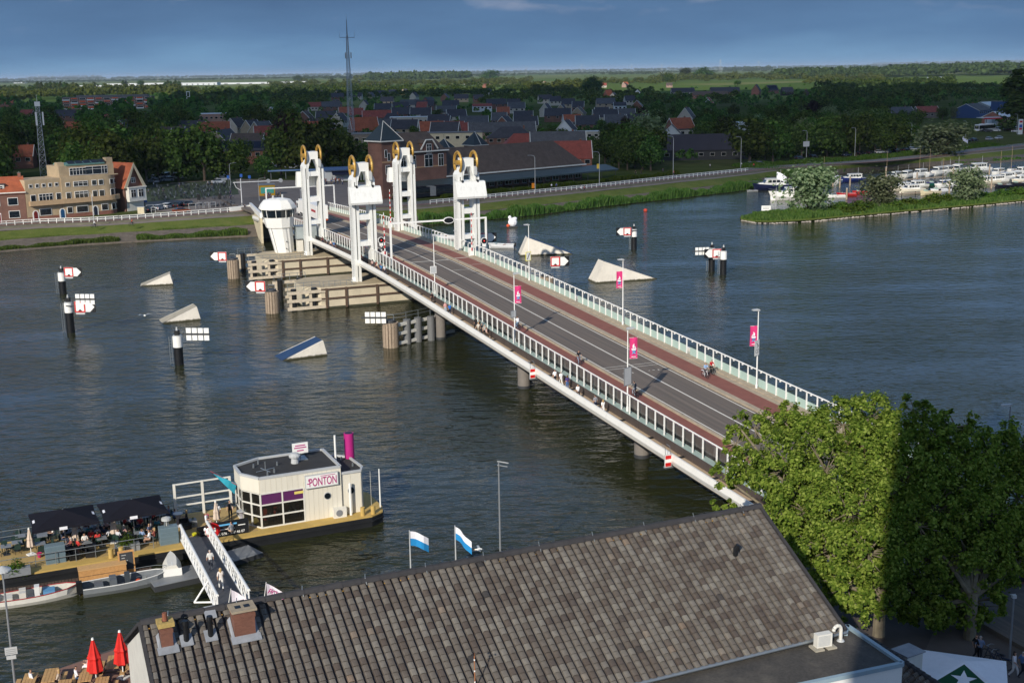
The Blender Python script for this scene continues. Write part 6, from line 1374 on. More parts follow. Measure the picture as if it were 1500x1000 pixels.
o=thing('cabinet','cream electricity cabinet on the dike beside the gabled house','cabinet',at(207.5,313,GZ),-.1);m=MB();m.b2(-.9,.9,-.4,.4,0,1.7);m.b2(-1,1,-.45,.45,1.7,1.8,1);m.build('body',[CREAM,LGREY],o);m=MB();m.b2(-.8,-.03,-.43,-.4,.2,1.6);m.b2(.03,.8,-.43,-.4,.2,1.6);m.build('door',CREAM,o)
# parked bicycles
n=0
while n<280:
    px=rng.uniform(222,345) if n<250 else rng.uniform(288,345);py=rng.uniform(273,296)-(px-222)*.03 if n<250 else rng.uniform(299,303)
    bike(at(px,py,GZ+.03),rng.choice((.2,.5,2.9))+rng.uniform(-.2,.2),'parked bicycle in the crowded bicycle park by the plaza','bicycles in the bicycle park',rng.choice(('17181a','3a4048','6a727c','9aa0a8','b8bcc2','1d2a44')));n+=1
# far people
PAL=('c9c9cc','2b3a63','8a2a2c','1e1f24','d9d4c4','48628c','6b6f52','b86d4a','e2e2e4')
def crowd(n,x0,x1,y0,y1,lb,g,z=GZ,poses=('walk','stand')):
    for k in range(n): person(at(rng.uniform(x0,x1),rng.uniform(y0,y1),z),rng.uniform(0,6.28),rng.choice(poses),rng.choice(PAL),rng.choice(('1f2533','2c2c30','6d6250','3a4a6b')),rng.randrange(4),lb,g,1.05)
crowd(14,386,412,287,293,'person walking among bicycles near the kiosk','people near the kiosk');crowd(22,474,505,266,271,'person at the pavilion under the dark blue awning','people at the pavilion');crowd(12,556,590,288,295,'person waiting outside the station entrance','people outside the station')
crowd(10,216,340,272,296,'person among the parked bicycles','people in the bicycle park')
for px,py,t,lb in ((348,309,'1f2024','person in dark clothes standing at the bridge parapet, left'),(359,309,'2a2c33','person in dark clothes standing at the bridge parapet, right'),(808,277,'dfe3ea','person in white walking on the dike road before the station end'),(815,276.5,'3c5f9c','person in blue walking on the dike road before the station end'),(931,257,'1f1f22','left of two dark walkers on the dike road'),(939,256.5,'232326','right of two dark walkers on the dike road'),(987,257,'b8242a','person in red cycling clothes at the dike fence'),(1040,247,'e0e0e2','person in white at the dike fence, right part'),(1086,245,'d8d8dc','person in white shirt at the end of the dike fence'),(1104,246,'c33a3a','person in red and white at the end of the dike fence'),(971,254,'3d4c74','person in dark blue on the dike road'),(1254,232,'1d1d20','dark figure on the dike path above the harbour'),(1461,208.5,'1b1b1e','left of two dark figures by the road near the coach'),(1464,208,'1b1b1e','right of two dark figures by the road near the coach'),(851,281,'e4e4e8','person in white at the dike fence before the grass'),(856,280.5,'9a3a34','person in red brown at the dike fence before the grass')):
    person(at(px,py,GZ+.03),rng.uniform(0,6),'walk',t,'26262c',rng.randrange(4),lb)
for px,py,t,lb in ((138,333.5,'e8e8ea','left cyclist on the path below the art deco house'),(193,331,'a8442c','right cyclist on the path below the art deco house')):
    p=at(px,py,3.1);rz=dirpx((px,py),(px+10,py-.8),3.1)-PI/2;bike(p,rz,'bicycle ridden by the '+lb.replace('cyclist','cyclist'));person(p,rz,'cycle',t,'22252c',1,lb+' in '+('white' if px<150 else 'orange brown'))
# ================================================================== marina
HULLW=mat('hull_white','e3e2dc',.3,nz=(1,.05));HULLB=mat('hull_blue','1a2140',.3,nz=(1,.1));TEAK=mat('teak','8a5a34',.6,nz=(4,.2))
def hullmesh(L_,Wd,H_,sheer=.35,bow=.62,tr=.8):
    n=9;st=[]
    for i in range(n):
        u=i/(n-1);y=-L_/2+L_*u;q=1. if u<bow else max(.02,math.sqrt(max(0,1-((u-bow)/(1-bow))**2)))
        w_=Wd/2*(tr+(1-tr)*min(1,u/.35))*q;h=H_*(1+sheer*max(0,u-.3)**2*2);st.append([(-w_,y+.25*h*(u>.8)*(u-.8)*5,h),(-w_*.93,y,h*.45),(-w_*.5*q,y,-.25),(w_*.5*q,y,-.25),(w_*.93,y,h*.45),(w_,y+.25*h*(u>.8)*(u-.8)*5,h)])
    vs=[p for r_ in st for p in r_];fs=[(i*6+j,i*6+j+1,i*6+j+7,i*6+j+6) for i in range(n-1) for j in range(5)]+[(0,5,4,3,2,1)]
    return vs,fs,st
def boat_proto(kind):
    o=thing('motor_boat','','boat');cab={'cruiser':(9.5,3.2,1.25),'yacht':(13,4,1.7),'sloop':(8.5,2.7,1.0),'small':(5.8,2.2,.8)}[kind];L_,Wd,H_=cab
    vs,fs,st=hullmesh(L_,Wd,H_);m=MB();m.add(vs,[f[::-1] for f in fs]);m.build('hull',HULLW,o)
    m=MB();d=[];
    for a,b in zip(st,st[1:]): m.quad((a[0][0]*.97,a[0][1],a[0][2]-.1),(a[5][0]*.97,a[5][1],a[5][2]-.1),(b[5][0]*.97,b[5][1],b[5][2]-.1),(b[0][0]*.97,b[0][1],b[0][2]-.1))
    m.build('deck_floor',OFFW if kind!='sloop' else TEAK,o)
    if kind in('cruiser','yacht'):
        w_=Wd*.36;y0,y1=-L_*.28,L_*.2;h=H_+1.35;m=MB();m.add([(-w_,y0,H_-.1),(w_,y0,H_-.1),(w_*.85,y1+.9,H_),(-w_*.85,y1+.9,H_),(-w_*.9,y0+.15,h),(w_*.9,y0+.15,h),(w_*.8,y1-.1,h),(-w_*.8,y1-.1,h)],[(0,1,5,4),(1,2,6,5),(2,3,7,6),(3,0,4,7),(4,5,6,7)]);m.b2(-w_*1.0,w_*1.0,y0-.1,y1,h,h+.1);m.add([(-w_*.7,y1+.7,H_-.1),(w_*.7,y1+.7,H_-.1),(w_*.4,L_*.4,H_+.15),(-w_*.4,L_*.4,H_+.15),(-w_*.65,y1+.7,H_+.55),(w_*.65,y1+.7,H_+.55),(w_*.4,L_*.38,H_+.4),(-w_*.4,L_*.38,H_+.4)],[(0,1,5,4),(1,2,6,5),(2,3,7,6),(3,0,4,7),(4,5,6,7)]);m.build('cabin',HULLW,o)
        m=MB()
        for k in range(4):
            y=y0+.4+(y1-y0-.5)*k/4
            for s in (-1,1): m.add([(s*w_*.985,y,H_+.55),(s*w_*.97,y+(y1-y0)*.19,H_+.55),(s*w_*.93,y+(y1-y0)*.18,H_+1.12),(s*w_*.95,y+.05,H_+1.12)],[(0,1,2,3)])
        m.add([(-w_*.78,y1+.62,H_+.45),(w_*.78,y1+.62,H_+.45),(w_*.76,y1+.13,H_+1.15),(-w_*.76,y1+.13,H_+1.15)],[(0,1,2,3)]);m.build('windows',GLASSD,o)
        m=MB();m.cyl((0,y0+1,h),(0,y0+1,h+2.2),.05,.03,5);m.build('mast',LGREY,o)
        m=MB();P=[(s[5][0]*.95,s[5][1],s[5][2]+.5) for s in st[4:]];m.path(P,.03,4);m.path([(-x,y,z) for x,y,z in P],.03,4);m.build('rail',STEEL,o)
    if kind=='sloop':
        m=MB();m.cyl((0,.8,H_-.2),(0,.8,9.5),.065,.045,6);m.cyl((0,.8,H_+.9),(0,-3.2,H_+1.),.06,.05,6);m.build('mast',MC('a08a6c'),o);m=MB();m.cyl((0,.6,H_+1.05),(0,-3.1,H_+1.15),.2,.15,8);m.build('furled_sail',MC('28406e'),o);m=MB();m.b2(-.7,.7,-.2,2.4,H_-.15,H_+.45);m.build('cabin',HULLW,o)
    if kind=='small':
        m=MB();m.b2(-.9,.9,-.8,-.3,.35,.75);m.b2(-.9,.9,.7,1.1,.35,.65);m.build('seat',TEAK,o);m=MB();m.add([(-.9,1.1,.75),(.9,1.1,.75),(.7,1.5,1.3),(-.7,1.5,1.3)],[(0,1,2,3)]);m.build('windscreen',MINT,o);m=MB();m.b2(-.2,.2,-3.3,-2.9,.3,1.2);m.build('outboard',BLACK,o)
    return o
BOAT={k:boat_proto(k) for k in('cruiser','yacht','sloop','small')};_bu=set()
def boat(kind,p,rz,hull,label,group=None,s=1.):
    o=BOAT[kind]
    if kind in _bu:o=dup(o)
    _bu.add(kind);o.location=p;o.rotation_euler=(0,0,rz);o.scale=(s,s,s);o['label']=label
    if group:o['group']=group
    elif 'group' in o: del o['group']
    h=[c for c in o.children if c.name.startswith('hull')][0]
    if hull: h.material_slots[0].link='OBJECT';h.material_slots[0].material=MC(hull,.3)
    return o
boat('yacht',at(1165,292,0),PI/2+.05,'e6e5e0','long white motor yacht with pointed bow moored at the tip of the spit',s=1.15)
boat('cruiser',at(1133,278,0),PI/2+.1,'1a2140','dark hulled cabin boat behind the white motor yacht',s=1.35);boat('small',at(1102,281,0),PI/2+.15,'8f9294','small grey tender at the harbour entrance',None,.6)
boat('cruiser',at(1225,270,0),2.7,'e0ded6','white boat with orange lifebuoy below the leaning mast');boat('sloop',at(1206,272,0),2.9,'dcdcd8','sailing boat with tall wooden mast nearest the harbour entrance')
boat('cruiser',at(1250,266,0),PI/2+.2,'1c2a66','blue hulled white cabin cruiser in the middle of the harbour');boat('small',at(1225,290,0),PI/2+.1,'e2e2de','white speedboat by the spit grass');boat('small',at(1240,287,0),PI/2,'a82a2c','red open boat behind the spit grass');boat('small',at(1262,284,0),PI/2+.2,'b13334','red and white boat half hidden by the middle willow')
ML='white cabin boat moored in the crowded harbour';MG='cabin boats in the harbour'
for px,py,rz,s in ((1312,262,2.4,1),(1328,261,2.5,1.05),(1348,259,2.3,1.1),(1362,258,2.5,1.1),(1375,256.5,2.3,1.2),(1388,255,2.4,1.2),(1402,254,2.6,1.3),(1432,252,2.0,1.3),(1322,279,2.0,1.),(1335,282,1.9,1.),(1343,276,2.1,1),(1385,275,2.,1),(1445,270,1.9,1.1),(1460,268,2.,1.),(1473,264,2.2,1),(1487,262,2.2,1.),(1462,257,2.3,1.),(1482,253,2.4,1.1),(1498,256,2.2,1.1),(1497,268,2.,1)):
    boat('sloop' if int(px)%6==0 else 'cruiser',at(px,py,0),rz,rng.choice(('e4e3de','dedcd2','e8e8e6','e4e3de','d8d0bc')),ML,MG,s*.92)
for px,py,lb in ((1300,262,'sailing boat with short mast left of the harbour row'),(1382,276,'sailing boat with wooden mast left of the right willow'),(1466,262,'sailing boat with tall mast right of the right willow'),(1348,258,'sailing boat with flag at the back of the harbour')): boat('sloop',at(px,py,0),2.3,'d8d8d4',lb)
for px,py,c,lb in ((1357,273,'1f5a4a','boat under green canvas cover'),(1370,272,'2c2f66','boat under dark blue canvas cover'),(1377,282,'e2e2e6','white covered speedboat left of the right willow'),(1470,275,'1a1d2b','black open launch near the spit, right part'),(1362,285,'cbbfa0','beige sloop hull against the spit'),(1493,272,'20222c','dark open boat at the right edge')): boat('small',at(px,py,0),2.0,c,lb,None,1.25)
for k,(px,py,top) in enumerate(((1204,272,254),(1220,274,261),(1230,275,259),(1245,272,258),(1240,292,276),(1297,270,245),(1306,280,257),(1343,264,252),(1306,290,270),(1390,288,265),(1396,262,245),(1430,262,242),(1449,256,241),(1452,276,260),(1488,268,255),(1425,258,247))):
    p=at(px,py,0);h=zat(p.x,p.y,top);o=thing('mooring_pole','grey wooden mooring pole standing among the harbour boats','pole',p,0,'mooring poles in the harbour');m=MB();m.cyl((0,0,-1),(0,0,h),.28,.24,8);m.build('pile',TIMB,o);m=MB();m.cyl((0,0,h),(0,0,h+.12),.3,.2,8);m.build('cap',LGREY,o)
for i,(a,b) in enumerate((((1290,268),(1420,258)),((1300,288),(1400,280)),((1430,276),(1500,270)))):
    A=at(*a,0);B=at(*b,0);d=B-A;o=thing('jetty','grey timber jetty in the harbour, '+('rear one','front one beside the spit','right one')[i],'jetty',A);m=MB();m.bar((0,0,.45),(d.x,d.y,.45),1.4,.15);m.build('planks',TIMB,o)
    for k in range(6): q=d*(k/5);m=MB();m.cyl((q.x,q.y,-1),(q.x,q.y,.9),.14,.14,6);m.build('pile',TIMBD,o)
def flagpole(lb,p,h,flagcol,rz,fw=1.6,fh=1.1,two=None,name='flagpole'):
    o=thing(name,lb,'flag',p,rz);m=MB();m.cyl((0,0,0),(0,0,h),.06,.035,6);m.build('pole',LGREY,o)
    m=MB();n=7
    for half,(z0,z1) in enumerate(((1.,.5),(.5,0.))):
        V=[(.06+fw*i/n,.14*math.sin(i*1.1)*i/n,h-.1-fh+fh*z-.55*fw*(i/n)**1.6) for i in range(n+1) for z in (z0,z1)];m.add(V,[(i*2,i*2+1,i*2+3,i*2+2) for i in range(n)],half)
    m.build('flag',[MC(flagcol,.8),MC(two or flagcol,.8)],o);return o
flagpole('white flag on a pole at the tip of the spit',at(1136,313,.7),11.,'e4e4ee',.0,2.6,1.8);flagpole('white flag on a pole on the dike by the willow',at(1409,217,3.),5,'dcdcf0',0,2.4,1.8)
p=at(1122,313,.7);o=thing('harbour_sign','white notice board on the tip of the spit','sign',p,-.05);m=MB();m.b2(-1.2,1.2,-.05,.05,.8,2.1);m.build('board',WHITE,o);m=MB();m.b2(-.9,.9,-.07,-.05,1.6,1.72);m.b2(-.8,.8,-.07,-.05,1.2,1.32);m.build('writing',GREY,o);m=MB();m.cyl((-.8,0,-.2),(-.8,0,.8),.06,.06,5);m.cyl((.8,0,-.2),(.8,0,.8),.06,.06,5);m.build('post',LGREY,o)
o=thing('red_buoy','small red buoy floating on the open river','buoy',at(945.5,309.5,0));m=MB();m.ball((0,0,.25),.55,.55,.5,10,6);m.build('float',MC('b8402c'),o);m=MB();m.cyl((0,0,.7),(0,0,1.2),.05,.05,6);m.build('eye',DGREY,o)
# sculpture raft (white figure on red base) and white tenders by the bridge
o=thing('floating_figure','white sheeted shape on a small raft with two oars beyond the right lift tower','raft',at(751,333,0),.1);m=MB();m.b2(-1.2,1.2,-.8,.8,-.1,.35);m.build('raft',DGREY,o);m=MB();m.ball((0,0,1.3),1.2,.9,1.15,9,6);m.ball((-.7,0,2.5),.45,.4,.5,8,5);m.ball((.6,.1,2.2),.6,.5,.4,8,5);m.build('white_cover',WCL,o);m=MB();m.ball((-1.2,-.5,.5),.45,None,None,8,5);m.build('float',MC('c9542c'),o)
for s in (-1,1): m=MB();m.bar((s*.8,0,.5),(s*3.4,-.2,.3),.22,.1);m.build('oar',MC('2a2f4a'),o)
boat('small',at(735,363,0),1.35,'d9dadd','white tender moored right of the right near lift tower');
o=boat('small',at(489,394,0),PI/2+.15,'d2d4d6','plastic wrapped white boat hanging at the control house pier',None,1.3);o.location.z=.9
boat('small',at(650,350,0),1.35,'d9dadd','white covered boat seen through the far railing between the towers')
# ================================================================== moored cafe pontoon
def text_mesh(s,size,ext_=.004,sx=1.):
    c=bpy.data.curves.new('writing','FONT');c.body=s;c.size=size;c.extrude=ext_;c.offset=.012*size;c.align_x='CENTER';c.align_y='CENTER'
    o=bpy.data.objects.new('writing',c);COL.objects.link(o);dg=bpy.context.evaluated_depsgraph_get();me=bpy.data.meshes.new_from_object(o.evaluated_get(dg));bpy.data.objects.remove(o);bpy.data.curves.remove(c);me.materials.clear()
    me.transform(Matrix.Rotation(PI/2,4,'X')@Matrix.Scale(sx,4,(1,0,0)));return me
def text(s,size,mt,par,loc,rz=0,sx=1.,name='writing'):
    me=text_mesh(s,size,.004,sx);me.materials.append(mt);o=obj(name,me,par,loc,rz);return o
DZ=1.0
A=at(384,773.6,DZ);B=at(538,748,DZ);PR=math.atan2((B-A).y,(B-A).x);PW=(B-A).length
def P2(p): d=Vector(p)-A;c,s=math.cos(PR),math.sin(PR);return Vector((d.x*c+d.y*s,-d.x*s+d.y*c,p[2]))
def PL(x,y,z=DZ): c,s=math.cos(PR),math.sin(PR);return Vector((A.x+x*c-y*s,A.y+x*s+y*c,z))
HT=4.45
pb=P2(at(472,657.6,DZ+HT));PD=pb.y
xm=P2(at(499.6,684,DZ+HT)).x
YELD=mat('yellow_deck_paint',(.50,.34,.10),.7,nz=(1.5,.1));DECKT=mat('sand_deck',(.40,.28,.11),.8,nz=(.6,.16));ROOFB=mat('black_roofing',(.032,.031,.030),.85,nz=(1.2,.25));PANW=weathered('cream_panel','dcd6c6','9c917c',.3,.5);PURP=mat('purple_panel',(.10,.022,.095),.45,nz=(1,.1));MAG=mat('magenta_paint',(.42,.02,.18),.45,nz=(1,.08));HULLK=mat('black_hull',(.014,.015,.017),.5,nz=(1,.3))
o=thing('cafe_pontoon','long moored cafe pontoon with cream deckhouse, yellow deck edge and black hull','pontoon',(A.x,A.y,0),PR)
XL=-34.;YN=-1.35;YF=PD+1.2;XB=PW+1.6
hull=[(XL,YN),(XB-1.6,YN),(XB-.4,YN+.7),(XB,YN+2),(XB,YF-2),(XB-1.6,YF),(XL,YF)]
m=MB();m.prism(hull,-.6,DZ-.12);m.prism([(x+(.1 if x>0 else 0),y+(-.08 if y<2 else .08)) for x,y in hull],DZ-.55,DZ-.42);m.build('hull',HULLK,o)
m=MB();m.prism(hull,DZ-.12,DZ-.03);m.prism([(XL,YN+.02),(XB-1.8,YN+.02),(XB-.5,YN+.75),(XB-.1,YN+2.1),(XB-.1,YF-2),(XB-1.7,YF-.1),(XL,YF-.1)],DZ-.03,DZ,0);m.prism([(XL,YN+1.0),(-.4,YN+1.),(-.4,YF-.4),(XL,YF-.4)],DZ,DZ+.006,1);m.build('deck',[YELD,DECKT],o)
cy=P2(at(354,674,DZ+HT)).y
plan=[(0,0),(xm,0),(xm,PD),(1.2,PD),(-1.15,PD*.78),(-1.15,PD*.34)]
def wallseg(mb,a,b,z0,z1,k=0,t=.12):
    mb.bar((a[0],a[1],(z0+z1)/2),(b[0],b[1],(z0+z1)/2),t,z1-z0,k)
xg=xm*.53                                                         # glazed part | solid part
m=MB();wallseg(m,(xg,0),(xm,0),DZ,DZ+HT);wallseg(m,(0,0),(xg,0),DZ+3.05,DZ+HT);wallseg(m,(xm,0),(xm,PD),DZ,DZ+HT);wallseg(m,(xm,PD),(1.2,PD),DZ,DZ+HT);wallseg(m,(1.2,PD),(-1.15,PD*.78),DZ,DZ+HT)
wallseg(m,(-1.15,PD*.34),(0,0),DZ+3.05,DZ+HT);wallseg(m,(-1.15,PD*.78),(-1.15,PD*.34),DZ+3.05,DZ+HT)
for k in range(9): x=xg+(xm-xg)*k/8;m.b2(x-.015,x+.015,-.075,-.06,DZ,DZ+HT-.1,1)
for k in range(1,8): x=xg*k/8;m.b2(x-.012,x+.012,-.075,-.06,DZ+3.1,DZ+HT-.1,1)
m.build('wall',[PANW,mat('panel_seam','cbc5b6',.5)],o)
m=MB();m.prism([(x,y) for x,y in plan],DZ+HT-.25,DZ+HT-.1);m.build('roof',ROOFB,o)
m=MB();ring_=plan+[plan[0]]
for a,b in zip(ring_,ring_[1:]): m.bar((a[0],a[1],DZ+HT-.02),(b[0],b[1],DZ+HT-.02),.22,.2)
m.build('roof_edge',LGREY,o)
m=MB()
for k in range(3): x=xg*k/2;m.b2(x-.06,x+.06,-.09,.06,DZ,DZ+3.05)
for z in (.06,1.03,2.05,3.05): m.b2(0,xg,-.085,.05,DZ+z-.06,DZ+z+.06)
for a,b in (((-1.15,PD*.34),(0,0)),((-1.15,PD*.78),(-1.15,PD*.34))):
    for f in (0,.5,1): x,y=a[0]+(b[0]-a[0])*f,a[1]+(b[1]-a[1])*f;m.b2(x-.07,x+.07,y-.07,y+.07,DZ,DZ+3.05)
    for z in (.06,1.03,2.05,3.05): m.bar((a[0],a[1],DZ+z),(b[0],b[1],DZ+z),.12,.12)
m.build('window_frame',OFFW,o)
PGL=glassmat('cafe_glass',(.03,.028,.024),.42,.04)
m=MB();m.quad((0,-.02,DZ),(xg,-.02,DZ),(xg,-.02,DZ+2.05),(0,-.02,DZ+2.05));m.quad((-1.15,PD*.34,DZ),(0,0,DZ),(0,0,DZ+3.),(-1.15,PD*.34,DZ+3.));m.quad((-1.15,PD*.78,DZ),(-1.15,PD*.34,DZ),(-1.15,PD*.34,DZ+3.),(-1.15,PD*.78,DZ+3.));m.build('window_glass',PGL,o)
m=MB()
for k in range(2): m.b2(xg*k/2+.07,xg*(k+1)/2-.07,-.05,0.02,DZ+2.1,DZ+3.0)
m.build('purple_panel',PURP,o)
m=MB();m.b2(xg*.78,xg*.99,-.1,-.06,DZ+2.6,DZ+2.82);m.build('notice',MC('d9c86a'),o)
m=MB();m.b2(.2,xg-.1,.3,PD-.3,DZ,DZ+.01);
for k in range(6): x=.7+k*.95;m.b2(x,x+.6,.7,1.3,DZ,DZ+.75,1);m.b2(x-.1,x+.2,1.8,2.2,DZ,DZ+.95,2)
m.b2(.4,xg-.4,3.2,3.9,DZ,DZ+1.1,1)
for k in range(8): m.b2(.8+k*.55,.92+k*.55,.4,.5,DZ+.95,DZ+1.05,3)
m.build('interior',[mat('cafe_floor','3a2b20',.7),mat('cafe_furniture','2c211a',.6),MC('7d2b22'),WHITE],o)
# logo board
SX=xm-1.75;m=MB();m.b2(SX-1.45,SX+1.45,-.3,-.09,DZ+2.95,DZ+4.12,0);m.b2(SX-1.39,SX+1.39,-.31,-.3,DZ+3.01,DZ+4.06,1);sgn=m.build('logo_board',[LGREY,WHITE],o)
text('PONTON',1.02,MAG,sgn,(SX+.1,-.32,DZ+3.44),0,.56);text('EET EN DRINK CAFE',.17,MAG,sgn,(SX+.7,-.32,DZ+3.96),0,1.) if False else None
m=MB();m.b2(SX-1.3,SX-1.05,-.325,-.311,DZ+3.36,DZ+3.44);m.b2(SX-.1,SX+1.2,-.325,-.311,DZ+3.93,DZ+3.98);m.b2(SX-1.18,SX-1.12,-.325,-.311,DZ+3.6,DZ+3.82);m.build('logo_mark',MAG,sgn)
for x,z in ((xg+2.05,DZ+2.0),(PW-1.35,DZ+2.1)):
    m=MB();m.cyl((x,-.1 if x<xm else .07,z),(x,-.06 if x<xm else .11,z),.33,.33,18,1);m.cyl((x,-.13 if x<xm else .04,z),(x,-.1 if x<xm else .07,z),.27,.27,18,0);m.build('porthole',[GLASSD,LGREY],o)
# lower stern house
lw=[(xm+.06,.12),(PW-.4,.12),(PW,1.0),(PW-.2,PD-1.2),(PW-1.2,PD-.2),(xm+.06,PD-.2)];LH=3.75
m=MB();m.prism(lw,DZ,DZ+LH-.15);[m.b2(x-.015,x+.015,.105,.12,DZ,DZ+LH-.2,1) for x in (xm+.9,xm+1.8,xm+2.7)];m.build('stern_wall',[PANW,bpy.data.materials['panel_seam']],o);m=MB();m.prism(lw,DZ+LH-.15,DZ+LH-.08);m.build('stern_roof',ROOFB,o)
m=MB();r_=lw+[lw[0]]
for a,b in zip(r_,r_[1:]): m.bar((a[0],a[1],DZ+LH),(b[0],b[1],DZ+LH),.18,.2)
m.build('stern_roof_edge',LGREY,o)
m=MB();m.cyl((PW-.1,PD-1.2,DZ+1),(PW-.1,PD-1.2,DZ+6.0),.44,.44,24);m.cyl((PW-.1,PD-1.2,DZ+6.0),(PW-.1,PD-1.2,DZ+6.01),.36,.36,24,1);m.build('magenta_funnel',[MAG,BLACK],o)
m=MB();m.cyl((xm+.5,PD*.55,DZ+LH-.1),(xm+.5,PD*.55,DZ+LH+2.6),.09,.09,8);m.cyl((xm+.7,-.3,DZ),(xm+.7,-.3,DZ+2.9),.11,.11,8);m.cyl((XB-.3,YN+1.6,DZ),(XB-.3,YN+1.6,DZ+3.6),.07,.05,8);m.build('pole',WHITE,o)
m=MB();m.b2(xm-.9,xm+.25,-.55,-.1,DZ,DZ+.85);m.cyl((xm-.4,-.58,DZ+.43),(xm-.4,-.55,DZ+.43),.3,.3,14,1);m.build('outdoor_unit',[OFFW,GREY],o)
m=MB();m.cyl((xm*.55,PD*.55,DZ+HT-.1),(xm*.55,PD*.55,DZ+HT+.45),.36,.3,12);m.lathe([(.5,.45),(.52,.6),(.3,.8),(.02,.85)],(xm*.55,PD*.55,DZ+HT),12);m.build('roof_vent',LGREY,o)
m=MB()
for x,y in ((.3,PD*.6),(.9,PD*.75),(1.6,1.2),(2.3,PD*.55),(.9,.7),(PW-1,PD-1.6),(PW-.6,1.8)): zz=DZ+HT-.1 if x<xm else DZ+LH-.1;m.cyl((x,y,zz),(x,y,zz+.35),.09,.07,6)
m.path([(.2,1.9,DZ+HT-.05),(1.9,2.4,DZ+HT-.05)],.04);m.path([(.8,2.8,DZ+HT-.05),(1.3,1.4,DZ+HT-.05)],.04);m.cyl((1.05,2.1,DZ+HT-.1),(1.05,2.1,DZ+HT+.7),.05,.05,6);m.build('roof_pipe',STEEL,o)
m=MB();m.b2(xm-3.1,xm-1.7,PD*.72,PD*.74,DZ+HT+.4,DZ+HT+1.35,0);m.path([(xm-2.4,PD*.74,DZ+HT-.1),(xm-2.4,PD*.74,DZ+HT+.5)],.05,6,1);m.b2(xm-2.9,xm-1.9,PD*.6,PD*.85,DZ+HT-.1,DZ+HT-.02,1);b_=m.build('roof_sign',[WHITE,STEEL],o)
for z,w_ in ((1.12,.9),(.92,1.1),(.66,.6)): m=MB();m.b2(xm-2.4-w_/2,xm-2.4+w_/2,PD*.72-.012,PD*.72-.002,DZ+HT+z-.05,DZ+HT+z+.05);m.build('lettering',MAG,b_)
# far side screens and railings of the terrace
m=MB()
for x in (-1.3,-3.7,-6.1): m.b2(x-.1,x+.1,YF-.7,YF-.5,DZ,DZ+3.0)
for z in (2.95,1.75,1.0): m.b2(-6.1,-1.2,YF-.65,YF-.55,DZ+z-.06,DZ+z+.06)
m.build('screen_frame',OFFW,o);m=MB()
for x in (-27.,-24.2,-21.5): m.b2(x-.1,x+.1,YF-.7,YF-.5,DZ,DZ+2.2)
m.b2(-27,-21.5,YF-.65,YF-.55,DZ+2.1,DZ+2.22);m.b2(-27,-21.5,YF-.65,YF-.55,DZ+1.0,DZ+1.1);m.build('screen_frame',OFFW,o)
m=MB()
for y,x0,x1 in ((YN+.95,-30,-9.0),(YN+.95,-4.6,-1.2),(YF-.35,-33,-6.2)):
    for z in (.55,1.05): m.path([(x0,y,DZ+z),(x1,y,DZ+z)],.03,5)
    n=int((x1-x0)/1.5)
    for k in range(n+1): x=x0+(x1-x0)*k/n;m.cyl((x,y,DZ),(x,y,DZ+1.05),.03,.03,5)
m.build('railing',STEEL,o)
m=MB();m.b2(-4.35,-1.25,YN+.86,YN+.9,DZ+.05,DZ+1.35);bn=m.build('banner',MC('15181d',.6),o)
text('Tel. 038 - 337 46 07',.3,WHITE,bn,(-2.8,YN+.85,DZ+.28));text('dagelijks rondvaart',.2,WHITE,bn,(-2.9,YN+.85,DZ+.62)) if False else None
m=MB();m.b2(-4.1,-2.2,YN+.845,YN+.855,DZ+.98,DZ+1.12);m.build('blue_lettering',CYAN,bn)
m=MB();m.b2(-3.6,-2.4,YN+.845,YN+.855,DZ+.62,DZ+.69);m.b2(-2.1,-1.5,YN+.845,YN+.855,DZ+.8,DZ+.88);m.build('white_lettering',WHITE,bn)
for x in (XB-2.3,XB-1.35,-11.6,-12.4): m=MB();m.cyl((x,YN+.45,DZ),(x,YN+.45,DZ+.75),.2,.2,12);m.build('bollard',YELD,o)
for x in (-19.6,-20.9): m=MB();m.path([(x,YN+.5,DZ),(x,YN+.5,DZ+.8),(x+.15,YN+.5,DZ+.95),(x+.4,YN+.5,DZ+.95),(x+.5,YN+.5,DZ+.8),(x+.5,YN+.5,DZ)],.05,6);m.build('yellow_hoop',YELD,o)
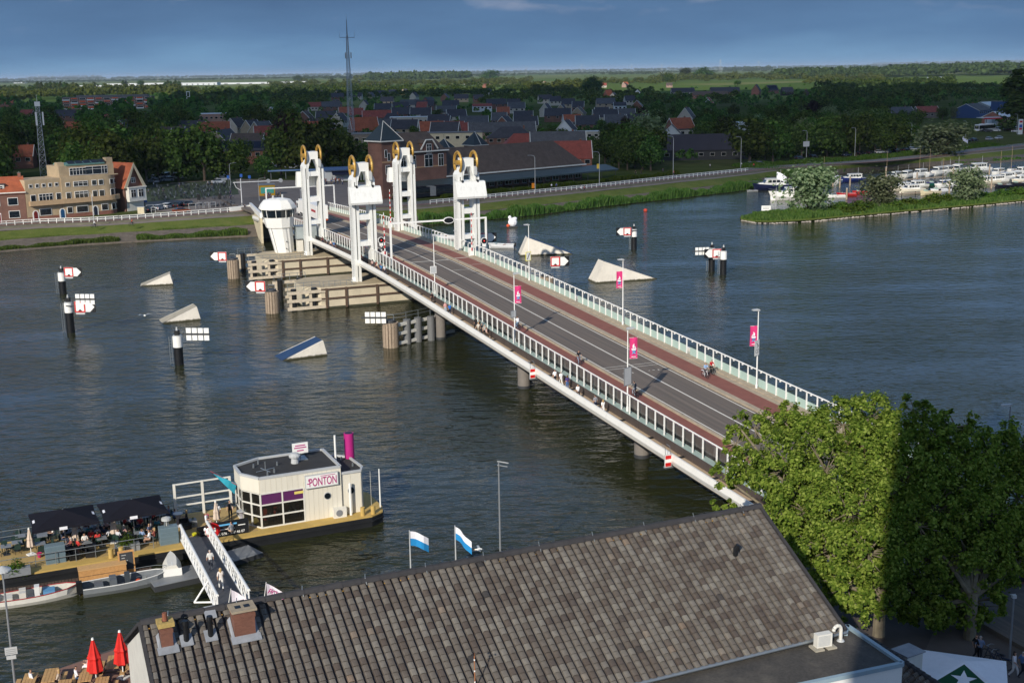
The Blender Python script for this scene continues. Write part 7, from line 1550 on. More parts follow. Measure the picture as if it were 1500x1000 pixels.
# terrace furniture ------------------------------------------------
NAVY=mat('black_canvas',(.013,.013,.019),.9,nz=(2,.2),spec=.08)
def big_parasol(lb,c4,zc):
    q=[P2(at(x,y,zc)) for x,y in c4];cx=sum(p.x for p in q)/4;cy=sum(p.y for p in q)/4;wx=(abs(q[0].x-q[3].x)+abs(q[1].x-q[2].x))/2
    o=thing('parasol',lb,'parasol',PL(cx,cy,DZ),PR);w_=2.55;d_=2.25;h=zc-DZ
    m=MB();n=8;vs=[(0,0,h+.75)];
    for k in range(4):
        a=[(-w_,-d_),(w_,-d_),(w_,d_),(-w_,d_)][k];b=[(w_,-d_),(w_,d_),(-w_,d_),(-w_,-d_)][k]
        for i in range(n): u=i/n;s=.1*math.sin(PI*u);x,y=a[0]+(b[0]-a[0])*u,a[1]+(b[1]-a[1])*u;vs.append((x*(1-s*.4),y*(1-s*.4),h-.0+s*.3))
    N=4*n;m.add(vs,[(0,1+i,1+(i+1)%N) for i in range(N)]);m.add([(x,y,z-.0) for x,y,z in vs[1:]]+[(x,y,z-.2) for x,y,z in vs[1:]],[(i,i+N,(i+1)%N+N,(i+1)%N) for i in range(N)]);m.build('canopy',NAVY,o)
    m=MB();m.cyl((0,0,0),(0,0,h+.8),.05,.05,8);m.b2(-.5,.5,-.5,.5,0,.12);m.build('pole',STEEL,o)
    m=MB();m.b2(-.5,.1,-d_-.02,-d_-.005,h-.2,h+.05);m.add([(-.35,d_*.72,h+.26),(.25,d_*.72,h+.26),(.25,d_*.9,h+.1),(-.35,d_*.9,h+.1)],[(0,1,2,3)]);
    for s in (-1,1): m.add([(s*w_*.86,-.5,h+.135),(s*w_*.93,-.5,h+.075),(s*w_*.93,.2,h+.075),(s*w_*.86,.2,h+.135)],[(0,1,2,3) if s>0 else (3,2,1,0)])
    m.build('printed_mark',WCL,o)
big_parasol('large black square parasol on the terrace, the left one',[(42,780),(47,749),(141,738),(140,767)],3.75)
big_parasol('large black square parasol on the terrace, the right one',[(153,765),(143,736),(233,722),(245,751)],3.75)
def closed_parasol(lb,p,h,c,rr=.26,mark=False,tilt=0):
    o=thing('closed_parasol',lb,'parasol',p,rng.uniform(0,6));m=MB();n=14;prof=[(.03,h),(.07,h-.1),(rr*.62,h*.68),(rr*.8,h*.62),(rr*.72,h*.58),(rr*.95,h*.34),(rr*.6,h*.3)]
    vs=[(r_*(1+.18*(k%2)*1.6)*math.cos(2*PI*k/n),r_*(1+.18*(k%2)*1.6)*math.sin(2*PI*k/n),z) for r_,z in prof for k in range(n)]
    m.add(vs,[(j*n+i,j*n+(i+1)%n,(j+1)*n+(i+1)%n,(j+1)*n+i)[::-1] for j in range(len(prof)-1) for i in range(n)]+[tuple(range(n))]);m.build('canopy',c,o)
    m=MB();m.cyl((0,0,0),(0,0,h*.4),.035,.035,8);m.cyl((0,0,h-.03),(0,0,h+.1),.09,.06,8,1);m.b2(-.3,.3,-.3,.3,0,.08);m.build('pole',[WHITE,WHITE],o)
BEIGE=mat('beige_canvas','c9b7a6',.8,nz=(2,.08));REDC=mat('red_canvas',(.60,.02,.014),.7,nz=(2,.12))
for px,py,h,lb in ((168,794,2.5,'closed pale parasol beside the planted bush'),(112,804,2.2,'closed beige parasol in the middle of the terrace'),(46,812,2.2,'closed beige parasol at the left end of the terrace'),(318,772,2.3,'closed pale parasol near the deckhouse door')): closed_parasol(lb,at(px,py,DZ),h,BEIGE)
closed_parasol('closed red parasol on the quay, the left one',at(142,1004,2.55),3.05,REDC,.42);closed_parasol('closed red parasol on the quay, the right one',at(181,992,2.55),3.05,REDC,.42)
def table_proto():
    o=thing('terrace_table','','table');m=MB();m.b2(-.4,.4,-.4,.4,.71,.75);m.build('table_top',GREY,o);m=MB();m.cyl((0,0,0),(0,0,.71),.04,.04,6);m.b2(-.25,.25,-.25,.25,0,.03);m.build('leg',DGREY,o);return o
def chair_proto():
    o=thing('terrace_chair','','chair');m=MB();m.b2(-.24,.24,-.24,.24,.42,.46);m.build('seat',MC('1f3630'),o);m=MB();m.ext([(-.24,-.24,.46),(.24,-.24,.46),(.24,-.30,.86),(-.24,-.30,.86)],(0,.03,0));m.build('backrest',MC('1f3630'),o)
    for x in (-.22,.22):
        for y in (-.22,.22): m=MB();m.cyl((x,y,0),(x,y,.43),.02,.02,5);m.build('leg',BLACK,o)
    return o
TB,CHR=table_proto(),chair_proto();_tc=[0,0]
tsp=[(10,812),(26,806),(60,808),(30,792),(63,796),(98,790),(130,786),(92,812),(60,778),(160,778),(195,772),(215,766),(150,800),(205,792),(128,806),(235,762)]
TOPS=('c9c9cf','7d93b5','c43a35','e0ddd6','2f3a50','8a4a42','3f7f86','56607a','d8a8a0');k_=0
for px,py in tsp:
    p=P2(at(px,py,DZ));p.y=max(YN+1.7,min(YF-1.2,p.y))
    o=TB if _tc[0]==0 else dup(TB);_tc[0]+=1;o.location=PL(p.x,p.y,DZ+.01);o.rotation_euler=(0,0,PR);o['label']='small grey terrace table set among dark chairs on the pontoon';o['group']='terrace tables'
    for a in (0.2,PI/2+.1,PI+.3,PI*1.5):
        if rng.random()<.25: continue
        q=PL(p.x+.72*math.cos(a),p.y+.72*math.sin(a),DZ+.01);c=CHR if _tc[1]==0 else dup(CHR);_tc[1]+=1;rz=PR+a+PI/2;c.location=q;c.rotation_euler=(0,0,rz);c['label']='dark green terrace chair at a small table on the pontoon';c['group']='terrace chairs'
        if px>70 and rng.random()<.8:
            person(q,rz,'sit',rng.choice(TOPS),rng.choice(('1d2330','39415a','2a2a2c','8d8371')),rng.randrange(4),'guest seated at a terrace table on the pontoon','seated terrace guests',1.,rng.random()<.4)
for px,py,pose,t,tr,h,rz,lb in ((320,765,'stand','f0f0f2','9a7f5c',3,PR+.2,'man in white shirt and tan trousers standing by the deckhouse'),(338,760,'stand','20242e','1d2028',1,PR+2.8,'waiter in dark clothes standing at the deckhouse door'),(274,768,'sit','191a1e','1e2026',2,PR+1.3,'fair haired woman in black top on a bar stool at the cloth covered table'),(257,766,'sit','3a5f8f','20242e',0,PR-.3,'man in blue at the cloth covered standing table'),(303,771,'sit','e9eaee','b0968a',0,PR-2,'person in white shirt seated in front of the white screen'),(304,790,'sit','e8e8ea','cfc9c0',0,PR-.5,'woman in white seated beside the red lifebuoy'),(340,785,'sit','8a8e95','b39b8a',1,PR+.5,'man in grey shirt seated behind the black banner'),(220,797,'sit','f1f1f3','a88470',1,PR+1.2,'person in white with bare legs at the right end of the terrace'),(104,806,'sit','2a2d3c','31508a',1,PR+.4,'man in dark shirt and jeans leaning back at the terrace railing')):
    person(at(px,py,DZ),rz,pose,t,tr,h,lb,None,1.02,'woman' in lb)
for k in range(26):
    px=rng.uniform(78,238);py=rng.uniform(786,806)-(px-78)*.075;p=P2(at(px,py,DZ));p.y=max(YN+1.6,p.y);rz=PR+rng.uniform(0,6.28)
    c=dup(CHR);c.location=PL(p.x,p.y,DZ+.01);c.rotation_euler=(0,0,rz);c['label']='dark green terrace chair at a small table on the pontoon';c['group']='terrace chairs'
    person(PL(p.x,p.y,DZ+.01),rz,'sit',rng.choice(TOPS),rng.choice(('1d2330','39415a','2a2a2c','8d8371')),rng.randrange(4),'guest seated at a terrace table on the pontoon','seated terrace guests',1.,rng.random()<.4)
def planter(lb,p,rz,L_,hh):
    o=thing('planter',lb,'planter',p,rz);m=MB();m.b2(-L_/2,L_/2,-.35,.35,0,.6);m.build('box',GREY,o)
    P,N=crown_pts(51,.55,1.2,.55,5,40,26,.07,.25);V=quads(P,N,np.full(len(P),.055));V[:,0]*=L_/1.3;V[:,2]*=hh/1.5;c=obj('foliage',npmesh('planter_foliage',V,SHRUB),o);return o
planter('grey planter with tall green bush in the middle of the terrace',PL(*P2(at(187,806,DZ)).xy),PR,1.9,1.9);planter('grey planter with green bush at the left end of the terrace',PL(*P2(at(24,842,DZ)).xy),PR,2.1,1.6);planter('small planter with pale grassy plant by the standing tables',PL(*P2(at(283,770,DZ)).xy),PR,.6,.9)
for px,py,lb in ((83,826,'blue grey panelled cupboard left of the middle railing'),(249,797,'blue grey panelled cupboard at the right end of the railing')):
    p=P2(at(px,py,DZ));o=thing('service_cupboard',lb,'cupboard',PL(p.x,max(p.y,YN+1.6)),PR);m=MB();m.b2(-.75,.75,-.4,.4,0,1.45);m.build('body',MC('6b7d86'),o);m=MB()
    for k in range(4): m.b2(-.72,.72,-.42,-.4,.08+k*.34,.36+k*.34)
    m.build('panel',MC('5f727b'),o)
for k,(px,py) in enumerate(((110,823),(135,818),(196,800),(300,790),(272,774))):
    p=P2(at(px,py,DZ));o=thing('rattan_armchair','black woven armchair facing a low table on the pontoon','chair',PL(p.x,max(p.y,YN+1.5)),PR+rng.uniform(-.3,.3),'black armchairs on the terrace');m=MB();m.b2(-.4,.4,-.4,.4,.05,.42);m.build('seat',BLACK,o);m=MB();m.b2(-.4,.4,.3,.42,.42,.85);m.build('backrest',BLACK,o);m=MB();m.b2(-.42,-.3,-.4,.4,.42,.62);m.b2(.3,.42,-.4,.4,.42,.62);m.build('armrest',BLACK,o)
o=thing('patio_heater','pyramid shaped steel patio heater beside the gangway end','heater',at(246,794,DZ),PR);m=MB()
for x,y in ((-.3,-.3),(.3,-.3),(.3,.3),(-.3,.3)): m.bar((x,y,0),(x*.35,y*.35,2.0),.05,.05)
m.build('frame',STEEL,o);m=MB();m.lathe([(.12,1.9),(.4,1.95),(.38,2.15),(.1,2.25)],(0,0,0),12);m.build('hood',LGREY,o);m=MB();m.cyl((0,0,.3),(0,0,1.9),.06,.06,8);m.build('tube',OFFW,o)
for px,py,lb in ((262,770,'standing table in grey stretch cloth near the right parasol'),(355,766,'standing table in grey stretch cloth at the deckhouse corner')):
    o=thing('standing_table',lb,'table',at(px,py,DZ));m=MB();m.lathe([(.38,0),(.2,.35),(.15,.65),(.25,.95),(.42,1.1),(.42,1.13)],(0,0,0),14);m.build('cloth',MC('9a979c',.8),o);m=MB();m.cyl((0,0,1.13),(0,0,1.15),.42,.42,14);m.build('top',LGREY,o)
o=thing('lifebuoy_cover','red lifebuoy cover with white mark hung by the gangway','lifebuoy',PL(*P2(at(312,788,DZ)).xy,DZ),PR);m=MB();m.cyl((0,-.15,.75),(0,.1,.75),.62,.62,18);m.build('cover',RED,o);m=MB();m.b2(-.12,.25,-.17,-.15,.6,.72);m.b2(.1,.25,-.17,-.15,.72,.95);m.build('mark',WHITE,o);m=MB();m.cyl((0,.15,0),(0,.15,.8),.04,.04,6);m.build('post',STEEL,o)
for px,py,c,lb in ((357,776,'c4231f','red crate on the deck behind the black banner'),(303,760,'b02a5e','magenta flower pot on the white screen rail'),(58,816,'b02a5e','magenta pot beside the left closed parasol'),(126,800,'b02a5e','magenta pot beside the middle closed parasol'),(285,787,'c7c21e','yellow green bucket at the gangway end')):
    o=thing('flower_pot' if 'pot' in lb else ('crate' if 'crate' in lb else 'bucket'),lb,'pot' if 'pot' in lb else ('crate' if 'crate' in lb else 'bucket'),at(px,py,DZ));m=MB();(m.b2(-.4,.4,-.25,.25,0,.35) if 'crate' in lb else m.lathe([(.12,0),(.2,.38),(.17,.36)],(0,0,0),10));m.build('body',MC(c),o)
    m=MB();(m.b2(-.42,.42,-.27,.27,.33,.38) if 'crate' in lb else m.torus((0,0,.37),(0,0,1),.2,.02,12,4));m.build('rim',MC(c),o)
p=PL(-1.2,PD*.62,DZ+3.6);o=thing('cyan_flag','cyan flag with red tip on a slanted pole at the deckhouse corner','flag',p,PR);m=MB();m.cyl((0,0,-.6),(-2.2,0,1.0),.03,.02,6);m.build('pole',MC('b5302c'),o);m=MB();V=[];n=6
for i in range(n+1):
    u=i/n
    for z in (0,1): V.append((-1.9+1.9*u-.25*z*u,.08*math.sin(i*1.3),.8-1.3*u-(.15+.75*u)*z))
m.add(V,[(i*2,i*2+1,i*2+3,i*2+2) for i in range(n)]);m.build('flag',MC('2f9db3',.8),o)
# gangway -----------------------------------------------------------
G0=at(285,787,DZ+.15);G1=at(343,893,2.7)
gw=thing('gangway','white truss gangway with dark tread between the quay and the cafe pontoon','gangway',G0);D=(G1-G0);D2=Vector((D.x,D.y,0)).normalized();S=Vector((D2.y,-D2.x,0));gl=D.length
if S.x<0: S=-S
hw=.95
m=MB();a=[-S*hw,S*hw,D+S*hw,D-S*hw];m.add([p+Vector((0,0,.1)) for p in a]+[p+Vector((0,0,-.02)) for p in a],[(0,1,2,3),(7,6,5,4),(0,4,5,1),(1,5,6,2),(2,6,7,3),(3,7,4,0)]);m.build('tread',mat('tread_plate',(.075,.075,.08),.7,nz=(3,.2)),gw)
for s in (-1,1):
    m=MB();b=S*(s*(hw+.12));N=13
    for z in (0,1.25): m.path([b+Vector((0,0,z)),b+D+Vector((0,0,z))],.12 if z else .1,8)
    for k in range(N):
        p=b+D*(k/N);q=b+D*((k+1)/N);up=Vector((0,0,1.25));m.cyl(p,p+up,.04,.04,5);m.cyl(p,q+up,.035,.035,5);m.cyl(p+up,q,.035,.035,5)
    m.cyl(b+D,b+D+Vector((0,0,1.25)),.06,.06,6)
    if s<0:
        k=b+D*.8;m.path([k+Vector((0,0,1.2)),k-S*1.1+Vector((0,0,-.3)),k+D*.06+Vector((0,0,-.1))],.07,6)
    m.build('truss',WHITE,gw)
for px,py,t,tr,h,lg,lb in ((311,842,'d5d3ce','4a4e58',3,False,'grey haired man in pale shirt on the gangway'),(314,869,'d9cfc6','e3e0da',2,True,'woman in pale clothes walking on the gangway')):
    f=(py-787)/(893-787);p=G0+D*f+S*(-.15);p.z+=.1;person(p,math.atan2(-D.y,-D.x)-PI/2,'walk' if lg else 'stand',t,tr,h,lb,None,1.,lg)
# jetty and small boats ---------------------------------------------
JA=at(-60,884,.35);JB=at(226,841,.35);o=thing('floating_jetty','brown plank jetty floating between the pontoon and the small boats','jetty',JA,math.atan2((JB-JA).y,(JB-JA).x));w_=(JB-JA).length
m=MB();[m.b2(k*.25,k*.25+.22,0,1.4,.0,.12) for k in range(int(w_/.25))];m.build('planks',mat('jetty_plank',(.085,.055,.04),.8,nz=(2,.35)),o);m=MB();m.b2(0,w_,.05,1.35,-.6,-.01);m.build('float',BLACK,o)
tag(o,None)
p=at(151,845,.5);o=thing('timber_bench_box','long new timber box standing on the jetty','box',p,PR-.02);m=MB();m.b2(-1.75,1.75,-.45,.45,0,.95);m.build('side',WOOD,o);m=MB();m.b2(-1.8,1.8,-.5,.5,.95,1.02);m.build('lid',mat('pale_timber','c79d68',.7,nz=(4,.12)),o);m=MB();m.b2(-1.76,1.76,-.47,-.45,.46,.49);m.build('board_joint',TIMBD,o)
p=at(187,838,.5);o=thing('menu_blackboard','wooden framed blackboard menu standing on the jetty','sign',p,PR);m=MB();m.ext([(-.62,0,0),(.62,0,0),(.62,.25,1.75),(-.62,.25,1.75)],(0,.06,0));m.build('frame',WOOD,o);m=MB();m.ext([(-.5,-.01+.03,.25),(.5,-.01+.03,.25),(.5,.2,1.6),(-.5,.2,1.6)],(0,.01,0),0)
for k in range(5): z=.5+k*.22;m.ext([(-.35,z*.143-.03,z),(-.35+.25+.1*(k%3),z*.143-.03,z),(-.35+.25+.1*(k%3),z*.143-.024,z+.05),(-.35,z*.143-.024,z+.05)],(0,.005,0),1)
m.build('slate',[DGREY,LGREY],o)
def open_boat(lb,p,rz,L_,Wd,H_,col,inner,kind):
    o=thing('open_boat',lb,'boat',p,rz);vs,fs,st=hullmesh(L_,Wd,H_,.35,.5,.85);m=MB();m.add(vs,[f[::-1] for f in fs]);m.build('hull',MC(col,.35,.3 if kind=='alu' else 0),o)
    m=MB()
    for a,b in zip(st,st[1:]): m.quad((a[0][0]*.8,a[0][1],H_*.35),(a[5][0]*.8,a[5][1],H_*.35),(b[5][0]*.8,b[5][1],H_*.35),(b[0][0]*.8,b[0][1],H_*.35));[m.quad((s*a[5][0]*.8,a[5][1],H_*.35),(s*a[5][0]*.93,a[5][1],a[5][2]),(s*b[5][0]*.93,b[5][1],b[5][2]),(s*b[5][0]*.8,b[5][1],H_*.35)) for s in (-1,1)]
    m.build('inside',MC(inner),o)
    m=MB()
    for s in (-1,1): m.path([(s*abs(q[5][0])*.97,q[5][1],q[5][2]+.02) for q in st],.05,5)
    m.build('gunwale',MC('c9c9c6' if kind=='alu' else '8b1f24'),o)
    m=MB();m.b2(-.55,-.05,-L_*.18,-L_*.1,H_*.35,H_+.35);m.b2(.1,.6,-L_*.18,-L_*.1,H_*.35,H_+.35);m.b2(-.5,.5,-L_*.36,-L_*.26,H_*.35,H_+.05);m.build('seat',MC('5a6066' if kind=='alu' else 'c9c4ba'),o)
    m=MB();m.b2(-.3,.3,L_*.0,L_*.06,H_*.35,H_+.55);m.build('console',MC('3a4148' if kind=='alu' else 'd8d8d4'),o)
    m=MB();m.b2(-.22,.22,-L_/2-.45,-L_/2-.02,.25,1.15);m.cyl((0,-L_/2-.25,.3),(0,-L_/2-.25,-.5),.08,.06,6);m.build('outboard',BLACK,o)
    m=MB();m.ball((.1,L_*.16,H_*.6),.5,.25,.15,8,4) if kind=='alu' else m.b2(-.5,.4,L_*.1,L_*.24,H_*.4,H_+.1);m.build('cover',MC('d9542a' if kind=='alu' else '5d8fb5'),o)
    if kind=='alu':
        m=MB();P=[(s[5][0]*.95,s[5][1],s[5][2]+.35) for s in st[5:]];m.path(P,.02,4);m.path([(-x,y,z) for x,y,z in P],.02,4);m.build('bow_rail',STEEL,o)
    return o
rzb=math.atan2((B-A).y,(B-A).x)-PI/2
open_boat('grey aluminium motorboat with orange bundle moored at the jetty',at(184,861,0),rzb-.03,6.2,1.95,.72,'8d9296','6c7175','alu')
open_boat('white motorboat with dark red stripe moored at the left of the jetty',at(52,880,0),rzb-.05,6.0,1.95,.68,'dcd9d0','bcb8ae','white')
p=at(262,850,0);o=thing('work_float','grey floating work raft beside the gangway','raft',p,rzb+.1);m=MB();m.b2(-1.4,1.3,-2.2,3.4,-.3,.45);m.build('float',DGREY,o);m=MB();m.b2(-1.42,1.32,-2.22,3.42,.45,.5);m.build('deck',GREY,o)
p=at(252,832,.5);o=thing('upturned_dinghy','white upturned rowing dinghy lying on the work raft','dinghy',p,rzb+1.45);vs,fs,st=hullmesh(3.2,1.5,.6,.2,.5,.85);m=MB();m.add([(x,y,.62-z) for x,y,z in vs],fs);m.build('hull',OFFW,o);m=MB();m.bar((0,-1.5,.86),(0,1.3,.78),.06,.06);m.b2(-.7,.7,-1.62,-1.55,0,.6);m.build('keel',WHITE,o)
p=at(334,822,0);o=thing('swan_raft','grey raft with two white swans beside the gangway','raft',p,rzb+.35) if False else thing('mooring_raft','grey mooring raft right of the gangway below the banner','raft',p,rzb+.3);m=MB();m.b2(-1.2,1.2,-2.6,2.6,-.3,.35);m.build('float',DGREY,o);m=MB();m.b2(-1.15,1.15,-2.55,2.55,.35,.4);m.build('deck',GREY,o)
def bird(lb,p,rz,sitting,s=1.,cat='gull'):
    o=thing('gull' if cat=='gull' else 'swan',lb,cat,p,rz);m=MB();m.lathe([(.01,-.24),(.07,-.18),(.11,-.02),(.09,.12),(.05,.2),(.06,.26),(.04,.31),(.01,.34)],(0,0,0),8);bm=m.mesh('bird_body',WHITE,True);bm.transform(Matrix.Rotation(-PI/2,4,'X'));b=obj('body',bm,o)
    m=MB()
    for sx in (-1,1):
        if sitting: m.ball((sx*.09,-.04,.04),.05,.2,.08,6,4)
        else: m.add([(sx*.07,.08,.03),(sx*.38,.16,.16),(sx*.7,-.04,.06),(sx*.36,-.02,.13),(sx*.07,-.1,.03)],[(0,1,3,4),(1,2,3)] if sx>0 else [(4,3,1,0),(3,2,1)])
    m.build('wing',MC('9aa0a6'),o);m=MB();m.cyl((0,.33,0),(0,.42,-.02),.02,.004,5);m.build('beak',YEL,o);o.scale=(s,s,s);return o
bird('white gull standing on the grey mooring raft, left one',at(327,813,.55),1.,True,1.3);bird('white gull standing on the grey mooring raft, right one',at(337,820,.55),2.,True,1.3)
bird('white gull flying low over the water before the roof ridge',at(702,804,4.5),1.7,False,1.);bird('gull flying over the water left of the white light panels',at(212,462,2.),.5,False,1.6)
m=MB();p=at(392,782,.8);q=at(350,802,.1);o=thing('mooring_line','thin red mooring line from the pontoon to the water','rope',p);N=8;d=q-p;pts=[(d.x*k/N,d.y*k/N,d.z*k/N-.25*math.sin(PI*k/N)) for k in range(N+1)];m.path(pts,.025,5);m.build('rope',MC('a33b2c'),o)
# ================================================================== foreground house
ZR=15.
RA=at(205,912,ZR);RB_=at(1113,741,ZR);RL=(RB_-RA).length;RRZ=math.atan2((RB_-RA).y,(RB_-RA).x);RW=7.45;RDROP=4.1
def RP(x,y,z): c,s=math.cos(RRZ),math.sin(RRZ);return Vector((RA.x+x*c-y*s,RA.y+x*s+y*c,z))
def roof_tile_mat():
    t=NT('roof_tile');g=t.node('ShaderNodeNewGeometry');v=t.coord('Object');f=t.noise(v,5,5,.7);f2=t.noise(t.coord('Object',(1.3,.22,.22)),.8,5,.65)
    c=t.ramp(g.outputs['Random Per Island'],[(0.,(.03,.031,.034)),(.003,(.034,.034,.036)),(.005,(.085,.07,.062)),(.09,(.092,.072,.06)),(.2,(.11,.091,.077)),(.4,(.13,.113,.098)),(.68,(.152,.136,.118)),(.88,(.174,.159,.141)),(.985,(.2,.184,.16)),(1.,(.20,.145,.105))])
    c=t.mix(.45,c,t.mix(1.,c,t.ramp(f,[(.3,(.55,.53,.5)),(.7,(1.25,1.24,1.2))]),'MULTIPLY'));c=t.mix(.5,c,t.mix(1.,c,t.ramp(f2,[(.35,(.78,.74,.70)),(.65,(1.12,1.12,1.1))]),'MULTIPLY'))
    li=t.ramp(t.noise(v,2.4,6,.75),[(.66,(0,0,0)),(.74,(1,1,1))]);c=t.mix(t.math('MULTIPLY',li,.35),c,(.30,.29,.24))
    t.base(c);t.set(Roughness=.85,Normal=t.bump(f,.25,.02));return t.mat
RTILE=roof_tile_mat();RIDGEM=mat('ridge_tile',(.04,.038,.04),.8,nz=(3,.25))
HB=thing('tiled_house','large foreground house with grey brown pantile roof and white gable end','house',(RA.x,RA.y,0),RRZ)
def tile_slope(L_,W_,drop,ncol,nrow,sgn,seed,skip=None):
    # every pantile its own island: rolled profile, a lip at the lower edge
    r=random.Random(seed);m=MB();cw=L_/ncol;sl=math.hypot(W_,drop);ca,sa=W_/sl,drop/sl;rh=sl/nrow
    prof=[(0,-.11),(.03,.09),(.12,.115),(.42,.122),(.66,.105),(.735,.06),(.76,-.11),(1.01,-.11)]
    for i in range(ncol):
        for j in range(nrow):
            x0=i*cw;v0=j*rh+.04;v1=(j+1)*rh+.03;jz=r.uniform(-.004,.004);jx=r.uniform(-.006,.006);tl=r.uniform(-.01,.012)
            if skip and skip(x0,v0): continue
            top=[];bot=[];lip=[]
            for u,h in prof:
                x=x0+u*cw+jx
                for lst,v,hh in ((top,v0,h+jz-.01),(bot,v1,h+jz+.022+tl*.5),(lip,v1,h+jz+.0)):
                    lst.append((x,sgn*(v*ca+hh*sa),ZR-.12-v*sa+hh*ca))
            n=len(prof);f=[(k,k+n,k+n+1,k+1) if sgn<0 else (k,k+1,k+n+1,k+n) for k in range(n-1)]+[(k+n,k+2*n,k+2*n+1,k+n+1) if sgn<0 else (k+n+1,k+2*n+1,k+2*n,k+n) for k in range(n-1)]
            m.add(top+bot+lip,f)
    return m
m=tile_slope(RL,RW,RDROP,82,23,-1,5);me=m.mesh('tiles',RTILE);obj('roof_tiles',me,HB)
m=MB()
m.add([(0,0,ZR-.16),(RL,0,ZR-.16),(RL,-RW,ZR-.16-RDROP),(0,-RW,ZR-.16-RDROP)],[(3,2,1,0)]);m.add([(0,0,ZR-.16),(RL,0,ZR-.16),(RL,RW,ZR-.16-RDROP),(0,RW,ZR-.16-RDROP)],[(0,1,2,3)]);m.build('rear_slope',TDRK,HB)
m=MB();n=36
for k in range(n):
    x0=RL*k/n;x1=RL*(k+1)/n+.04;vs=[]
    for x,rr in ((x0,.20),(x1,.235)):
        for q in range(7): a=PI*q/6;vs.append((x,-math.cos(a)*rr,ZR-.03+math.sin(a)*rr*.9))
    m.add(vs,[(q,q+1,q+8,q+7) for q in range(6)]+[(7,8,9,10,11,12,13)])
m.build('ridge_tiles',RIDGEM,HB,smooth=False)
m=MB()
for k in range(11): x=1.2+k*3.05;m.path([(x,-.28,ZR-.1),(x,-.05,ZR+.16),(x+.05,.12,ZR+.28)],.022,5)
m.build('ridge_hook',STEEL,HB)
m=MB()
for k in range(60): x=rng.uniform(0,RL);m.ball((x,-.24-rng.random()*.08,ZR-.2),rng.uniform(.03,.09),.05,.03,6,3)
m.build('moss',mat('orange_lichen',(.35,.2,.05),.95,nz=(6,.4)),HB)
for x,sx in ((-.02,-1),(RL+.02,1)):
    m=MB();m.bar((x,0,ZR-.02),(x,-RW,ZR-.02-RDROP),.16,.14);m.bar((x,0,ZR-.02),(x,RW,ZR-.02-RDROP),.16,.14);m.build('verge',RIDGEM,HB)
for x0,x1 in ((.05,.3),(RL-.3,RL-.05)): m=MB();m.ext([(x0,-RW+.3,2.),(x0,RW-.3,2.),(x0,RW-.3,ZR-.3-RDROP*.96),(x0,0,ZR-.3),(x0,-RW+.3,ZR-.3-RDROP*.96)][::-1],(x1-x0,0,0));m.build('gable_wall',OFFW,HB)
m=MB();m.b2(.3,RL-.3,-RW+.3,RW-.3,2.,ZR-.5-RDROP*.96);m.build('wall',PLAST,HB)
m=MB();m.path([(0,-RW-.06,ZR-.12-RDROP),(RL,-RW-.06,ZR-.12-RDROP)],.1,6);m.build('gutter',STEEL,HB)
def on_roof(px,py,lift=0.):
    r=ray(px,py);o0=Vector((0,0,CH));ux=Vector((math.cos(RRZ),math.sin(RRZ),0));uy=Vector((-ux.y,ux.x,0))
    nrm=(ux.cross(Vector((uy.x*-RW,uy.y*-RW,-RDROP)))).normalized();p0=RP(0,0,ZR);rv=Vector(r);k=(p0-o0).dot(nrm)/rv.dot(nrm);w=o0+rv*k-RA
    return (w.x*ux.x+w.y*ux.y,w.x*uy.x+w.y*uy.y,w.z+ZR)
LEAD=mat('lead_flashing',(.27,.285,.31),.5,nz=(2,.2));CHB=brick('chimney_brick',(.115,.047,.03),(.185,.08,.052),4.)
def chim(px,py,w,d,h,cap,capmat,flues,pot=False):
    x,y,z=on_roof(px,py);y+=d/2
    m=MB();m.b2(x-w/2,x+w/2,y-d/2,y+d/2,z-1.0,z+h);m.b2(x-w/2-.03,x+w/2+.03,y-d/2-.03,y+d/2+.03,z+h-.3,z+h-.12);c=m.build('chimney',CHB,HB)
    m=MB();m.b2(x-w/2-.1,x+w/2+.1,y-d/2-.1,y+d/2+.1,z+h,z+h+cap);
    for fx in flues: m.b2(x+fx-.13,x+fx+.13,y-.16,y+.16,z+h+cap,z+h+cap+.004,1)
    m.build('cap',[capmat,BLACK],c)
    m=MB();s=RDROP/RW
    for sx in (-1,1): m.ext([(x+sx*(w/2+.02),y-d/2-.25,z-.13),(x+sx*(w/2+.15),y-d/2-.2,z-.1),(x+sx*(w/2+.15),y+d/2+.1,z+(d+.1)*s+.02),(x+sx*(w/2+.02),y+d/2+.1,z+(d+.1)*s+.14)][::sx],(0,0,.06))
    m.ext([(x-w/2-.2,y-d/2-.32,z-.12),(x+w/2+.2,y-d/2-.32,z-.12),(x+w/2+.2,y-d/2+.02,z+.04),(x-w/2-.2,y-d/2+.02,z+.04)],(0,0,.06));m.build('flashing',LEAD,c)
    if pot: m=MB();m.cyl((x,y,z+h+cap),(x,y,z+h+cap+.36),.12,.1,10);m.build('chimney_pot',mat('clay_pot',(.22,.08,.045),.8),c)
chim(360,932,.92,.78,1.2,.1,mat('slab_concrete',(.33,.27,.19),.9,nz=(3,.2)),(-.2,.2));chim(246,949,.5,.5,1.0,.2,mat('lichen_cap',(.42,.30,.10),.9,nz=(4,.35)),(0,),True)
for px,py,h in ((273.5,940,1.0),(309,933,1.0)):
    x,y,z=on_roof(px,py);m=MB();m.cyl((x,y,z-.2),(x,y,z+h),.12,.12,10);m.cyl((x,y,z+h*.62),(x,y,z+h*.7),.15,.15,10);m.cyl((x,y,z+h*.86),(x,y,z+h+.02),.15,.13,10);v=m.build('vent_pipe',BLACK,HB);m=MB();m.ext([(x-.27,y-.26,z-.07),(x+.27,y-.26,z-.07),(x+.27,y+.26,z+.22),(x-.27,y+.26,z+.22)],(0,0,.05));m.build('flashing',LEAD,v)
